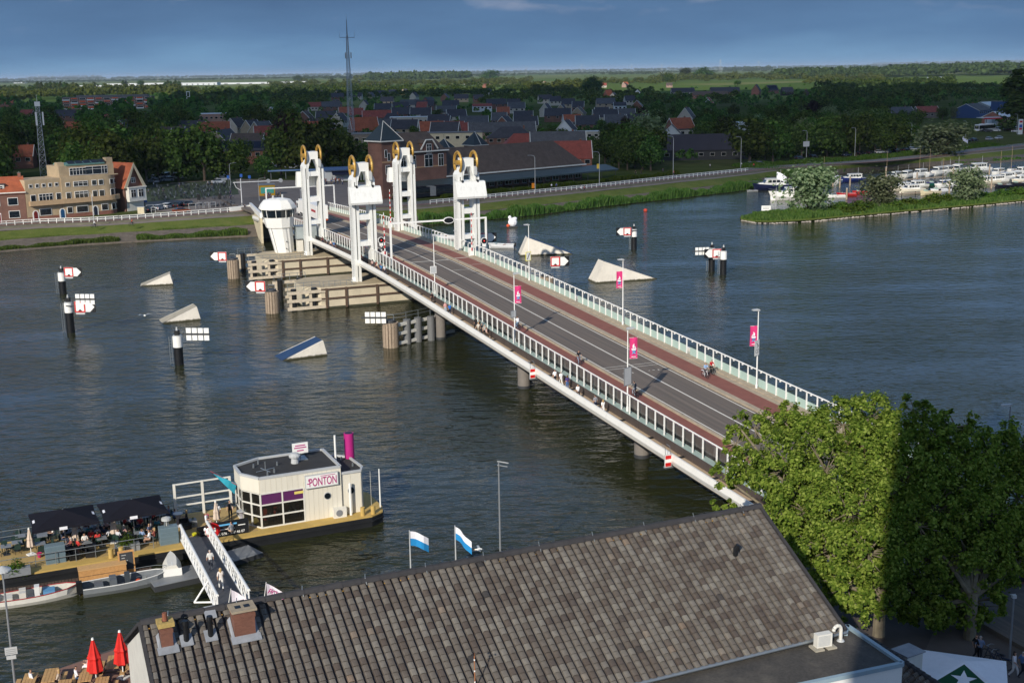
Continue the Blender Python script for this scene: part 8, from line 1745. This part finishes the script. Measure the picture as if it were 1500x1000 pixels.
x,y,z=on_roof(283,905);m=MB();m.ext([(x+.5,y-.3,z-.04),(x+1.0,y-.3,z-.04),(x+1.0,y+.3,z+.27),(x+.5,y+.3,z+.27)],(0,0,.05));m.build('roof_light',LEAD,HB)
x,y,z=on_roof(1077,813);m=MB();m.cyl((x,y,z),(x,y,z+.35),.13,.11,8);m.cyl((x,y,z+.3),(x+.1,y-.1,z+.6),.14,.12,8);m.build('small_vent',BLACK,HB)
# flat extension and lower roof
ZE=ZR-RDROP-.35
fl=[at(1241,919,ZE),at(1322,974,ZE),at(1095,1022,ZE),at(820,1075,ZE)];q0=RP(8,-RW,ZE);q1=RP(RL,-RW,ZE)
FX=thing('flat_extension','flat black roofed extension with grey metal edge at the foot of the tiled roof','building',q1)
poly=[(p.x-q1.x,p.y-q1.y) for p in (q0,fl[3],fl[2],fl[1],fl[0],q1)]
m=MB();m.prism(poly,2.-ZE,-.02);m.build('wall',WHITE,FX)
def tarmat():
    t=NT('bitumen_roof');v=t.coord('Object');f=t.noise(v,.55,5,.65);g=t.noise(v,7,4,.7);c=t.ramp(f,[(.35,(.035,.032,.03)),(.52,(.06,.053,.046)),(.7,(.12,.105,.085))]);c=t.mix(.3,c,t.ramp(g,[(.3,(.02,.02,.02)),(.7,(.14,.13,.11))]));t.base(c);t.set(Roughness=.85);return t.mat
m=MB();m.prism(poly,-.02,.03);m.build('roof',tarmat(),FX)
m=MB()
for a,b in zip(poly[2:5],poly[3:6]): m.bar((a[0],a[1],.08),(b[0],b[1],.08),.22,.2)
m.build('roof_edge',MC('8fa3ad',.4),FX)
p=at(1205,948,ZE+.05);o=thing('outdoor_air_unit','white outdoor air conditioning unit on the flat roof','air conditioner',p,RRZ-.1);m=MB();m.b2(-.42,.42,-.17,.17,.1,.78);m.build('casing',OFFW,o);m=MB()
for k in range(9): m.b2(-.36,.30,-.185,-.17,.18+k*.06,.21+k*.06)
m.build('grille',LGREY,o);m=MB();m.b2(-.6,-.1,-.35,.3,0,.09);m.b2(.1,.6,-.35,.3,0,.09);m.build('paving_slab',CONC,o)
p=at(1231,938,ZE+.05);o=thing('duct_pipe','bent white duct pipe beside the air conditioning unit','pipe',p,RRZ);m=MB();m.path([(-.45,0,.62)]+[(-.22-.23*math.cos(a),0,.62+.23*math.sin(a)) for a in [PI*k/6 for k in range(1,7)]]+[(.01,0,0)],.09,10);m.build('duct',OFFW,o);m=MB();m.cyl((.01,0,0),(.01,0,.08),.2,.14,12);m.build('collar',LGREY,o)
L0=at(1255,923,8.5);L1=at(1385,1010,8.5);o=thing('lower_tiled_roof','dark tiled lower roof beside the flat extension, in shade','roof',L0,math.atan2((L1-L0).y,(L1-L0).x));w_=(L1-L0).length
m=MB();cols=int(w_/.42);
for i in range(cols+6):
    for j in range(12):
        x0=i*.42;v0=j*.4;prof=[(0,0),(.05,.085),(.2,.12),(.45,.12),(.62,.06),(.7,-.03),(1.02,-.03)];a_,b_=[],[]
        for u,h in prof: a_.append((x0+u*.42,-v0*.8,-v0*.55+h));b_.append((x0+u*.42,-(v0+.42)*.8,-(v0+.42)*.55+h+.05))
        m.add(a_+b_,[(k,k+7,k+8,k+1) for k in range(6)])
m.build('roof_tiles',RTILE,o);m=MB();m.b2(0,w_+2.5,-4.6,3.2,-6,-2.9);m.build('wall',BDARK,o);m=MB();m.add([(0,0,-.05),(w_+2.5,0,-.05),(w_+2.5,3.4,-2.6),(0,3.4,-2.6)],[(0,1,2,3)]);m.build('rear_slope',TDRK,o);m=MB();[m.cyl((k*.42,0,.02),(k*.42+.44,0,.04),.14,.16,8) for k in range(int(w_/.42)+5)];m.build('ridge_tiles',RIDGEM,o)
p=at(1330,958,7.0);o=thing('roof_box','white boxed dormer with flat lead top between roof and trees','dormer',p,RRZ+.1);m=MB();m.b2(-.6,.6,-.5,.5,-3,.2);m.build('side',OFFW,o);m=MB();m.b2(-.7,.7,-.6,.6,.2,.27);m.build('top',LEAD,o)
# advertising parasol with star
p=at(1412,976,5.4);o=thing('star_parasol','white square parasol with white star on a green triangle','parasol',p-Vector((0,0,2.9)),-.35);m=MB();w_=2.3;m.add([(-w_,-w_,2.5),(w_,-w_,2.5),(w_,w_,2.5),(-w_,w_,2.5),(0,0,3.25)],[(0,1,4),(1,2,4),(2,3,4),(3,0,4)]);[m.quad(a,b,(b[0],b[1],b[2]-.3),(a[0],a[1],a[2]-.3)) for a,b in (((-w_,-w_,2.5),(w_,-w_,2.5)),((w_,-w_,2.5),(w_,w_,2.5)),((w_,w_,2.5),(-w_,w_,2.5)),((-w_,w_,2.5),(-w_,-w_,2.5)))];m.build('canopy',WCL,o)
m=MB();sl=.75/w_
f=lambda x,y,e:(x,y,3.25+y*sl+e)
m.add([f(-1.75,-2.1,.008),f(1.75,-2.1,.008),f(0,-.25,.008)],[(0,1,2)],0);st_=[];
for k in range(10): a=PI/2+PI*k/5;r_=.72 if k%2==0 else .29;st_.append(f(r_*math.cos(a),-1.38+r_*math.sin(a)*.95,.016))
m.add(st_+[f(0,-1.38,.016)],[(k,(k+1)%10,10) for k in range(10)],1);m.build('star_emblem',[MC('0f4a2c',.8),WCL],o);m=MB();m.cyl((0,0,0),(0,0,3.2),.05,.05,8);m.build('pole',STEEL,o)
# anemometer mast in front of the roof
p=RP(*on_roof(696,1010)[:2],0);zz=on_roof(696,1010)[2];o=thing('cup_anemometer','slim rusty pole with cup anemometer in front of the tiled roof','instrument',(p.x,p.y,zz));h=zat(p.x,p.y,956)-zz;m=MB();m.cyl((0,0,-.3),(0,0,h),.03,.022,6);[m.cyl((0,0,h*(.2+.3*k)),(0,0,h*(.24+.3*k)),.035,.035,6,1) for k in range(3)];m.build('pole',[mat('rusty_pole',(.35,.14,.06),.7),WHITE],o);m=MB()
for a in (0,2.1,4.2): m.cyl((0,0,h),(.16*math.cos(a),.16*math.sin(a),h),.01,.01,4);m.ball((.18*math.cos(a),.18*math.sin(a),h),.05,None,None,6,4)
m.build('cups',BLACK,o)
# ================================================================== plane trees
def plane_tree(name,label,base,lobes,seed,cl,lv,sz):
    r=np.random.RandomState(seed);o=thing(name,label,'tree',base,0);bz=Vector(base);P=[];N=[];L_=[]
    for px,py,Y,rr in lobes:
        q=ray(px,py);k=Y/q[1];L_.append((np.array([q[0]*k-bz.x,Y-bz.y,CH+q[2]*k-bz.z]),rr))
    tot=sum(rr*rr for _,rr in L_);tips=[]
    for c,rr in L_:
        for i in range(int(cl*rr*rr/tot)):
            d=r.normal(size=3);d/=np.linalg.norm(d);d[2]=d[2]*.85+.1;k=c+d*rr*(.55+.55*r.rand()**.6)
            m_=int(lv*(.6+.8*r.rand()));of=r.normal(size=(m_,3))*rr*.085*(.7+.6*r.rand());P.append(k+of);N.append(of*2+d*.7+r.normal(size=(m_,3))*.5+np.array([0,0,.7]))
            tips.append((k,c))
    P=np.concatenate(P);N=np.concatenate(N);obj('crown',npmesh('plane_crown',quads(P,N,np.full(len(P),sz),.9),LEAFH),o)
    m=MB();h0=3.2;m.cyl((0,0,-.4),(0,0,h0),.42,.34,10);m.build('trunk',mat('plane_bark',(.19,.16,.11),.9,nz=(2,.35)) if 'plane_bark' not in bpy.data.materials else bpy.data.materials['plane_bark'],o)
    m=MB();rr_=random.Random(seed)
    for c,rr in L_:
        mid=Vector(c)*.5+Vector((rr_.uniform(-.4,.4),rr_.uniform(-.4,.4),1.2));m.cyl((0,0,h0-.4),mid,.2,.13,7);m.cyl(mid,Vector(c),.13,.07,6)
    for k,c in tips[::3]:
        a=Vector(c);b=Vector(k);q=a.lerp(b,.55)+Vector((rr_.uniform(-.3,.3),rr_.uniform(-.3,.3),rr_.uniform(-.2,.3)));m.cyl(a,q,.045,.03,4);m.cyl(q,b,.03,.012,4)
    m.build('branch',bpy.data.materials['plane_bark'],o);return o
T1=[(1078,650,84,1.1),(1105,628,84,1.4),(1150,618,84,1.5),(1100,690,82,1.7),(1062,700,83,1.1),(1056,742,82,.9),(1082,625,84,.7),(1190,640,83,2.2),(1235,622,84,2.),(1275,615,84,1.9),(1150,690,80,2.6),(1210,690,79,2.6),(1270,670,80,2.6),(1310,640,82,2.1),(1180,750,78,2.7),(1245,750,76,2.8),(1150,760,79,1.8),(1300,730,77,2.6),(1215,805,75,2.4),(1270,810,73,2.5),(1240,858,73,1.9),(1300,800,74,2.2),(1275,880,73,1.6),(1310,860,74,1.7),(1225,885,74,1.2),(1200,845,75,1.4),(1115,690,83,1.6),(1340,605,83,1.3)]
plane_tree('plane_tree','sunlit plane tree with yellow green leaves in front of the bridge end',at(1287,930,2.5),T1,5,1250,80,.112)
T2=[(1365,640,82,1.8),(1400,625,83,1.5),(1345,690,79,2.4),(1400,690,80,2.6),(1450,665,82,2.1),(1490,660,83,2.),(1370,750,77,2.7),(1430,750,77,2.9),(1490,730,79,2.5),(1535,700,80,2.2),(1360,820,75,2.5),(1415,820,75,2.7),(1470,810,76,2.5),(1530,790,78,2.4),(1340,880,74,1.7),(1380,885,74,2.),(1430,880,74,1.7),(1410,905,74,1.2),(1345,770,75,2.0)]
plane_tree('plane_tree','dark plane tree standing in the shadow at the right edge',at(1420,935,2.5),T2,9,1350,66,.118)
# ================================================================== quay: lamps, flags, tables, street
def thin_lamp(lb,px,py,top,style):
    p=at(px,py,2.5);h=zat(p.x,p.y,top)-2.5;o=thing('quay_lamp',lb,'street lamp',p,.3);m=MB();m.cyl((0,0,0),(0,0,h),.075,.05,8);m.build('pole',GREY,o);m=MB()
    if style=='disc': m.lathe([(.08,h-.05),(.52,h+.02),(.5,h+.1),(.1,h+.3),(.02,h+.32)],(0,0,0),16)
    elif style=='cross': m.path([(-.1,0,h),(.75,0,h-.25)],.05,5);m.path([(-.1,0,h-.3),(.7,.1,h-.55)],.03,5)
    else: m.ext([(-.1,-.17,h-.02),(-.9,-.17,h+.05),(-.85,-.17,h+.2),(.05,-.17,h+.16)],(0,.34,0))
    m.build('lamp_head',LGREY,o);return o,h
o,h=thin_lamp('thin grey quay lamp with disc head at the left edge',22,1002,836,'disc');m=MB();zs=zat(o.location.x,o.location.y,957)-2.5;m.b2(-.35,.35,-.12,-.09,zs,zs+.48);m.b2(-.3,.25,-.12,-.09,zs-.3,zs-.06);m.build('sign_plate',LGREY,o);m=MB();[m.b2(-.28,.28,-.13,-.12,zs+.08+k*.12,zs+.11+k*.12) for k in range(3)];m.build('writing',GREY,o)
thin_lamp('tall thin quay lamp rising behind the roof ridge',733,818,675,'cross');thin_lamp('pale quay lamp above the dark plane tree at the right',1472,705,594,'box')
flagpole('white and blue flag on a thin pole behind the ridge, the left one',at(602,842,2.5),zat(*at(602,842,2.5)[:2],776)-2.5,'e8e8ee',.25,1.35,1.1,'1f86c4');flagpole('white and blue flag on a thin pole behind the ridge, the right one',at(668,830,2.5),zat(*at(668,830,2.5)[:2],769)-2.5,'e8e8ee',-.75,1.5,1.0,'1f86c4')
for px,py,top,rz,lb in ((385,895,853,.35,'white pennant with magenta lettering behind the big chimney'),(333,895,862,.2,'white pennant with magenta lettering between chimney and gangway')):
    p=at(px,py,2.7);h=zat(p.x,p.y,top)-2.7;o=thing('pennant',lb,'flag',p,rz);m=MB();m.cyl((0,0,0),(.35,0,h),.03,.02,6);m.build('pole',WHITE,o);m=MB();n=6;m.add([(.35+1.35*u/n,.1*math.sin(u),h-(.1+1.0*(u/n))-(.0 if z else .95*(1-.35*u/n))) for u in range(n+1) for z in (1,0)],[(2*i,2*i+1,2*i+3,2*i+2) for i in range(n)]);f_=m.build('cloth',mat('pink_white_cloth','e4dde4',.8) if 'pink_white_cloth' not in bpy.data.materials else bpy.data.materials['pink_white_cloth'],o)
    if '385' in str(px): t_=text('PONT',.5,MAG,f_,(1.0,-.13,h-1.0));t_.rotation_euler=(0,.6,0)
WDT=mat('picnic_timber','b99361',.8,nz=(4,.2))
def picnic(p,rz,lb):
    o=thing('picnic_table',lb,'table',p,rz,'picnic tables on the quay');m=MB();[m.b2(-.4+k*.2,-.22+k*.2,-.9,.9,.73,.77) for k in range(4)];m.build('table_top',WDT,o)
    for s in (-1,1): m=MB();m.b2(s*.75-.14,s*.75+.14,-.9,.9,.42,.46);m.build('bench',WDT,o)
    m=MB()
    for y in (-.65,.65): m.bar((-.8,y,0),(-.3,y,.73),.06,.06);m.bar((.8,y,0),(.3,y,.73),.06,.06);m.bar((-.8,y,.4),(.8,y,.4),.06,.06)
    m.build('leg',TIMBD,o)
for px,py,lb in ((75,1005,'picnic table on the quay beside the lamp, left one'),(128,1004,'picnic table on the quay where a man in white sits'),(168,985,'picnic table on the quay beside the right red parasol'),(200,985,'picnic table on the quay against the white gable'),(150,1018,'picnic table on the quay in front of the red parasols'),(45,1012,'picnic table on the quay at the left edge'),(95,1022,'picnic table on the quay nearest the camera')): picnic(at(px,py,2.5),.2,lb)
for px,py,t,tr,h,rz,lb in ((113,1003,'e8e8ea','3d5878',0,-1.1,'man in white sweater and jeans leaning over the picnic table'),(133,985,'d8b0b0','e6e2e0',1,1.5,'person in pink and white at the picnic table by the red parasol'),(47,1008,'e9e9ea','55565a',1,-1.,'person in white T shirt at the left picnic table'),(88,1008,'b9aa98','777068',2,1.6,'fair haired person in beige jacket bent over a table')): person(at(px,py,2.5),rz,'sit',t,tr,h,lb,None,1.,'fair' in lb)
m=MB();E0=[at(-40,1022,2.515),at(207,938,2.515),at(330,900,2.515),at(200,1040,2.515)];m.add(E0,[(0,1,2,3)]);structure(m.build('quay_brick_terrace',BRICKP))
# street at the lower right
m=MB();q=[at(x,y,2.51) for x,y in ((1330,1010),(1400,850),(1440,760),(1560,740),(1700,1010))];m.add(q,[tuple(range(5))]);structure(m.build('street',mat('street_asphalt',(.12,.10,.09),.9,nz=(.5,.2))))
m=MB();q=[at(x,y,2.515) for x,y in ((1400,850),(1418,808),(1540,800),(1600,860))];m.add(q,[(0,1,2,3)]);structure(m.build('street_cycle_path',REDA))
m=MB()
for x,y in ((1480,905),(1460,925),(1500,883),(1445,893),(1482,872)): a=at(x,y,2.525);m.add([a+Vector(v) for v in ((0,0,0),(1.6,.25,0),(1.55,.5,0),(-.05,.25,0))],[(0,1,2,3)])
structure(m.build('street_markings',LINEW))
for px,py,t,tr,lb in ((1484,992,'d9d6da','cfcac8','woman in white jacket under the trees at the lower right corner'),(1496,992,'5a78a8','22252c','person with blue bag at the lower right corner'),(1434,968,'6d7f9c','202229','person in blue shirt in the shaded street'),(1428,966,'1a1a1c','1a1a1c','person in black in the shaded street'),(1472,700,'3f86d8','2a2d35','person in bright blue behind the dark plane tree'),(1430,707,'c8c832','2a2d35','person in yellow vest behind the dark plane tree'),(1405,690,'e2e2e6','6a6a70','person in white behind the dark plane tree'),(1418,697,'d8d8dc','44484f','person in pale shirt behind the dark plane tree')): person(at(px,py,2.55),rng.uniform(0,6),'walk',t,tr,rng.randrange(4),lb,None,1.,'woman' in lb)
bike(at(1455,970,2.55),.6,'black bicycle standing in the shaded street by the star parasol');bike(at(1462,978,2.55),.9,'second bicycle leaning in the shaded street nearest the corner')
p=at(1478,968,2.5);o=thing('street_pole','grey street pole in the shade at the lower right','pole',p);m=MB();m.cyl((0,0,0),(0,0,4.2),.08,.06,8);m.build('pole',GREY,o);m=MB();m.b2(-.12,.12,-.12,.12,4.2,4.4);m.build('head',LGREY,o)
# ================================================================== people on the bridge
def onb(s,t,dz): return wst(s,t,zd(s)+dz)
def walkway_s(px,t=55.,dz=-1.25): return on_screen(px,t,dz,70,300)
WK=[(813,'f0f0f2','22252e',0,54.9,'left of the couple in white tops on the near walkway',0),(822,'f2f2f0','eeeeea',3,55.2,'right of the couple, all in white, on the near walkway',0),(831,'4f3f7a','4a6a9c',1,55.2,'woman in purple top and jeans behind the white couple',1),(846.5,'f2f2f2','22252c',1,54.8,'man in white T shirt alone on the near walkway',0),(872,'8f8f96','1f2740',0,54.8,'man carrying a baby on the near walkway',0),(883,'f0eeea','f2f0ec',2,54.8,'long haired woman all in white on the near walkway',1),(652.5,'d9a3a0','b4c4d6',3,55.0,'woman in pink top beside the man in blue',1),(659,'2f74c8','232a3a',3,55.2,'man in bright blue shirt on the near walkway',0),(633,'2c1a1c','3a3432',0,55.4,'man in dark red shirt leaning at the dark panels',0)]
for i,(px,t,tr,h,tt,lb,lg) in enumerate(WK): person(onb(walkway_s(px,tt),tt,-1.25),RZB+(0 if i%3 else PI)+.1,'walk' if i%2 else 'stand',t,tr,h,lb,'walkers on the near walkway',1.0,bool(lg))
for i,(px,t,tr,tt) in enumerate(((697,'1d1f24','26282e',55.6),(703,'16171a','202226',55.7),(701,'cfc6b8','8a8072',55.0),(710,'a9a39a','1c1d20',55.3),(713,'d2b0a4','4a4036',55.0),(706,'202124','2a2b2e',55.2))): person(onb(walkway_s(px,tt),tt,-1.25),RZB+i,'stand' if i%2 else 'walk',t,tr,i%4,'person in the cluster standing on the near walkway by the third pier','walkway group by the third pier',1.,i in(2,4))
for i,(px,t) in enumerate(((546,'c9a9a0'),(550,'8a3a34'),(553,'d9c9b4'),(556,'1f2c4c'),(559,'3b6f9c'),(562,'e6e6e8'),(530,'b5222a'))): person(onb(walkway_s(px,55.1),55.1+.2*(i%2),-1.25),RZB+i*.7,'walk',t,'2b3348',i%4,'person in the group beside the left near lift tower','walkway group by the lift tower',1.,i%3==0)
for i,(px,t) in enumerate(((472,'5a2a2c'),(479,'e2e2e4'),(484,'d9c0b4'),(489,'3f6fa4'),(491,'23304c'))): person(onb(walkway_s(px,55.1),55.2,-1.25),RZB+i,'stand',t,'2b3348',i%4,'person in the group on the walkway of the lift span','walkway group on the lift span')
for px,tt,t,tr,lb in ((848,73.7,'b8c8d8','2a2c30','person in pale blue shirt on the far walkway behind glass'),(1089,73.7,'16181f','18191d','person in black jacket on the far walkway nearest the plane tree'),(1099,73.7,'8796ae','9fb0b8','person in grey blue on the far walkway beside the one in black'),(685,73.6,'131416','17181b','dark figure on the far walkway beside the right near lift tower')): person(onb(on_screen(px,tt,-.2,80,300),tt,-1.25),RZB+.3,'stand',t,tr,0,lb)
CY=[(114.9,69.6,PI,'8fb0d8','30343c',1,'cyclist in light blue on the far cycle path','e2e2e4'),(115.8,70.9,PI,'b3242c','17181b',0,'cyclist with red backpack on the far cycle path','1a1a1c'),(111.2,58.9,0.,'4a4d52','8f97a3',0,'cyclist in grey jacket at the near railing by the banner lamp','1a1a1c'),(143.4,58.9,0.,'e9e9ec','6f8fae',1,'cyclist in white shirt with a cargo bicycle','1a1a1c'),(125.2,58.9,PI,'1d2027','7f8a9c',0,'cyclist in black jacket left of the banner lamp','6a1a1c'),(203.,58.6,PI,'1c1d21','24262c',0,'cyclist in black beside the red and white barrier','1a1a1c')]
for s,t,r_,c,tr,h,lb,bc in CY:
    p=onb(s,t,.02);bike(p,RZB+r_,'bicycle ridden by the '+lb.split(' on the')[0].split(' at the')[0].split(' left')[0].split(' with')[0]+(' beside the barrier' if s>200 else ' on the bridge'),None,bc);person(p,RZB+r_,'cycle',c,tr,h,lb)
# ================================================================== church tower carrying the viewpoint, and the cloud over the town
BST=mat('tower_stone',(.34,.29,.23),.9,nz=(.6,.2));o=thing('church_tower','tall stone church tower behind the viewpoint, casting its shadow over the trees','tower',(0,-9.,0))
m=MB();m.b2(-7.5,7.5,-7.5,7.5,0,36.9);m.b2(-7.8,7.8,-7.8,7.8,36.5,36.85);m.build('shaft',BST,o)
m=MB();oc=[(7.1*math.cos(PI/8+PI*k/4)/math.cos(PI/8),7.1*math.sin(PI/8+PI*k/4)/math.cos(PI/8)) for k in range(8)];m.prism(oc,36.9,66);m.build('octagon',BST,o)
m=MB();m.lathe([(7.6,66),(7.6,66.6),(6.6,68),(5,70),(2.6,72),(2.2,74),(2.6,74.3),(.3,78),(.05,82)],(0,0,0),8);m.build('dome',mat('tower_lead',(.2,.22,.24),.6),o)
for k in range(4):
    m=MB();a=PI/2*k;c,s=math.cos(a),math.sin(a);m.box(7.52*c,7.52*s,26,3. if abs(s)>.5 else .1,3. if abs(c)>.5 else .1,6);m.build('window',DGREY,o)
def fbm(x,y,o=4):
    from mathutils import noise as nz
    v=0;a=1;t=0
    for k in range(o): v+=a*nz.noise((x*2**k,y*2**k,3.7+k));t+=a;a*=.5
    return v/t
Z0=900.;off=Vector((math.sin(rad(SUNAZ)),math.cos(rad(SUNAZ))))*(Z0/math.tan(rad(SUNEL)))
def cloud_t(X,Y):
    # thickness of the cloud bank whose shadow lies at ground point X,Y
    edge=np.interp(X,[-1500,-130,-95,-60,-20,2,33,75,110,170,300],[385,375,352,328,320,332,356,398,418,455,520])
    t=min((Y-edge)/70,(1950-Y)/220,(X+1500)/300,(1350-X)/300)
    n=fbm(X/420,Y/520);n2=fbm(X/170+9,Y/170)
    v=min(t,1.)+n*.75+n2*.35-.06-(.75 if 1150<Y<1500 else 0)*max(0,.6+n)
    v-=1.1*math.exp(-((X-165)/75)**2-((Y-545)/55)**2)+.8*math.exp(-((X+75)/60)**2-((Y-470)/40)**2)
    if Y<edge+10: v=min(v,t)
    return max(0.,min(1.,v))*150
st_=30;nx=104;ny=66;T=[[cloud_t(-1560+i*st_,330+j*st_) for i in range(nx)] for j in range(ny)]
m=MB();idx={}
def vid(i,j,up):
    k=(i,j,up and T[j][i]>0)
    if k not in idx: t=T[j][i];idx[k]=len(m.v);m.v.append((-1560+i*st_-off.x,330+j*st_-off.y,Z0+(t if up else -.25*t)))
    return idx[k]
for j in range(ny-1):
    for i in range(nx-1):
        if max(T[j][i],T[j][i+1],T[j+1][i],T[j+1][i+1])>0:
            for up in (True,False):
                q=[vid(i,j,up),vid(i+1,j,up),vid(i+1,j+1,up),vid(i,j+1,up)];m.f.append(tuple(q if up else q[::-1]));m.m.append(0)
t=NT('cloud_vapour');t.n.remove(t.bsdf);v=t.node('ShaderNodeVolumePrincipled');v.inputs['Color'].default_value=(1,1,1,1);v.inputs['Density'].default_value=.0095;v.inputs['Anisotropy'].default_value=.4;t.link(v.outputs[0],t.out.inputs['Volume'])
c=m.build('cloud',t.mat);structure(c)

m=MB();m.b2(-33000,33000,-120,41500,-4.2,92)
t=NT('haze_air');t.n.remove(t.bsdf);v=t.node('ShaderNodeVolumePrincipled');v.inputs['Color'].default_value=(.72,.84,1,1);v.inputs['Density'].default_value=2.8e-5;v.inputs['Anisotropy'].default_value=0.;t.link(v.outputs[0],t.out.inputs['Volume'])
tag(m.build('haze',t.mat),kind='stuff')
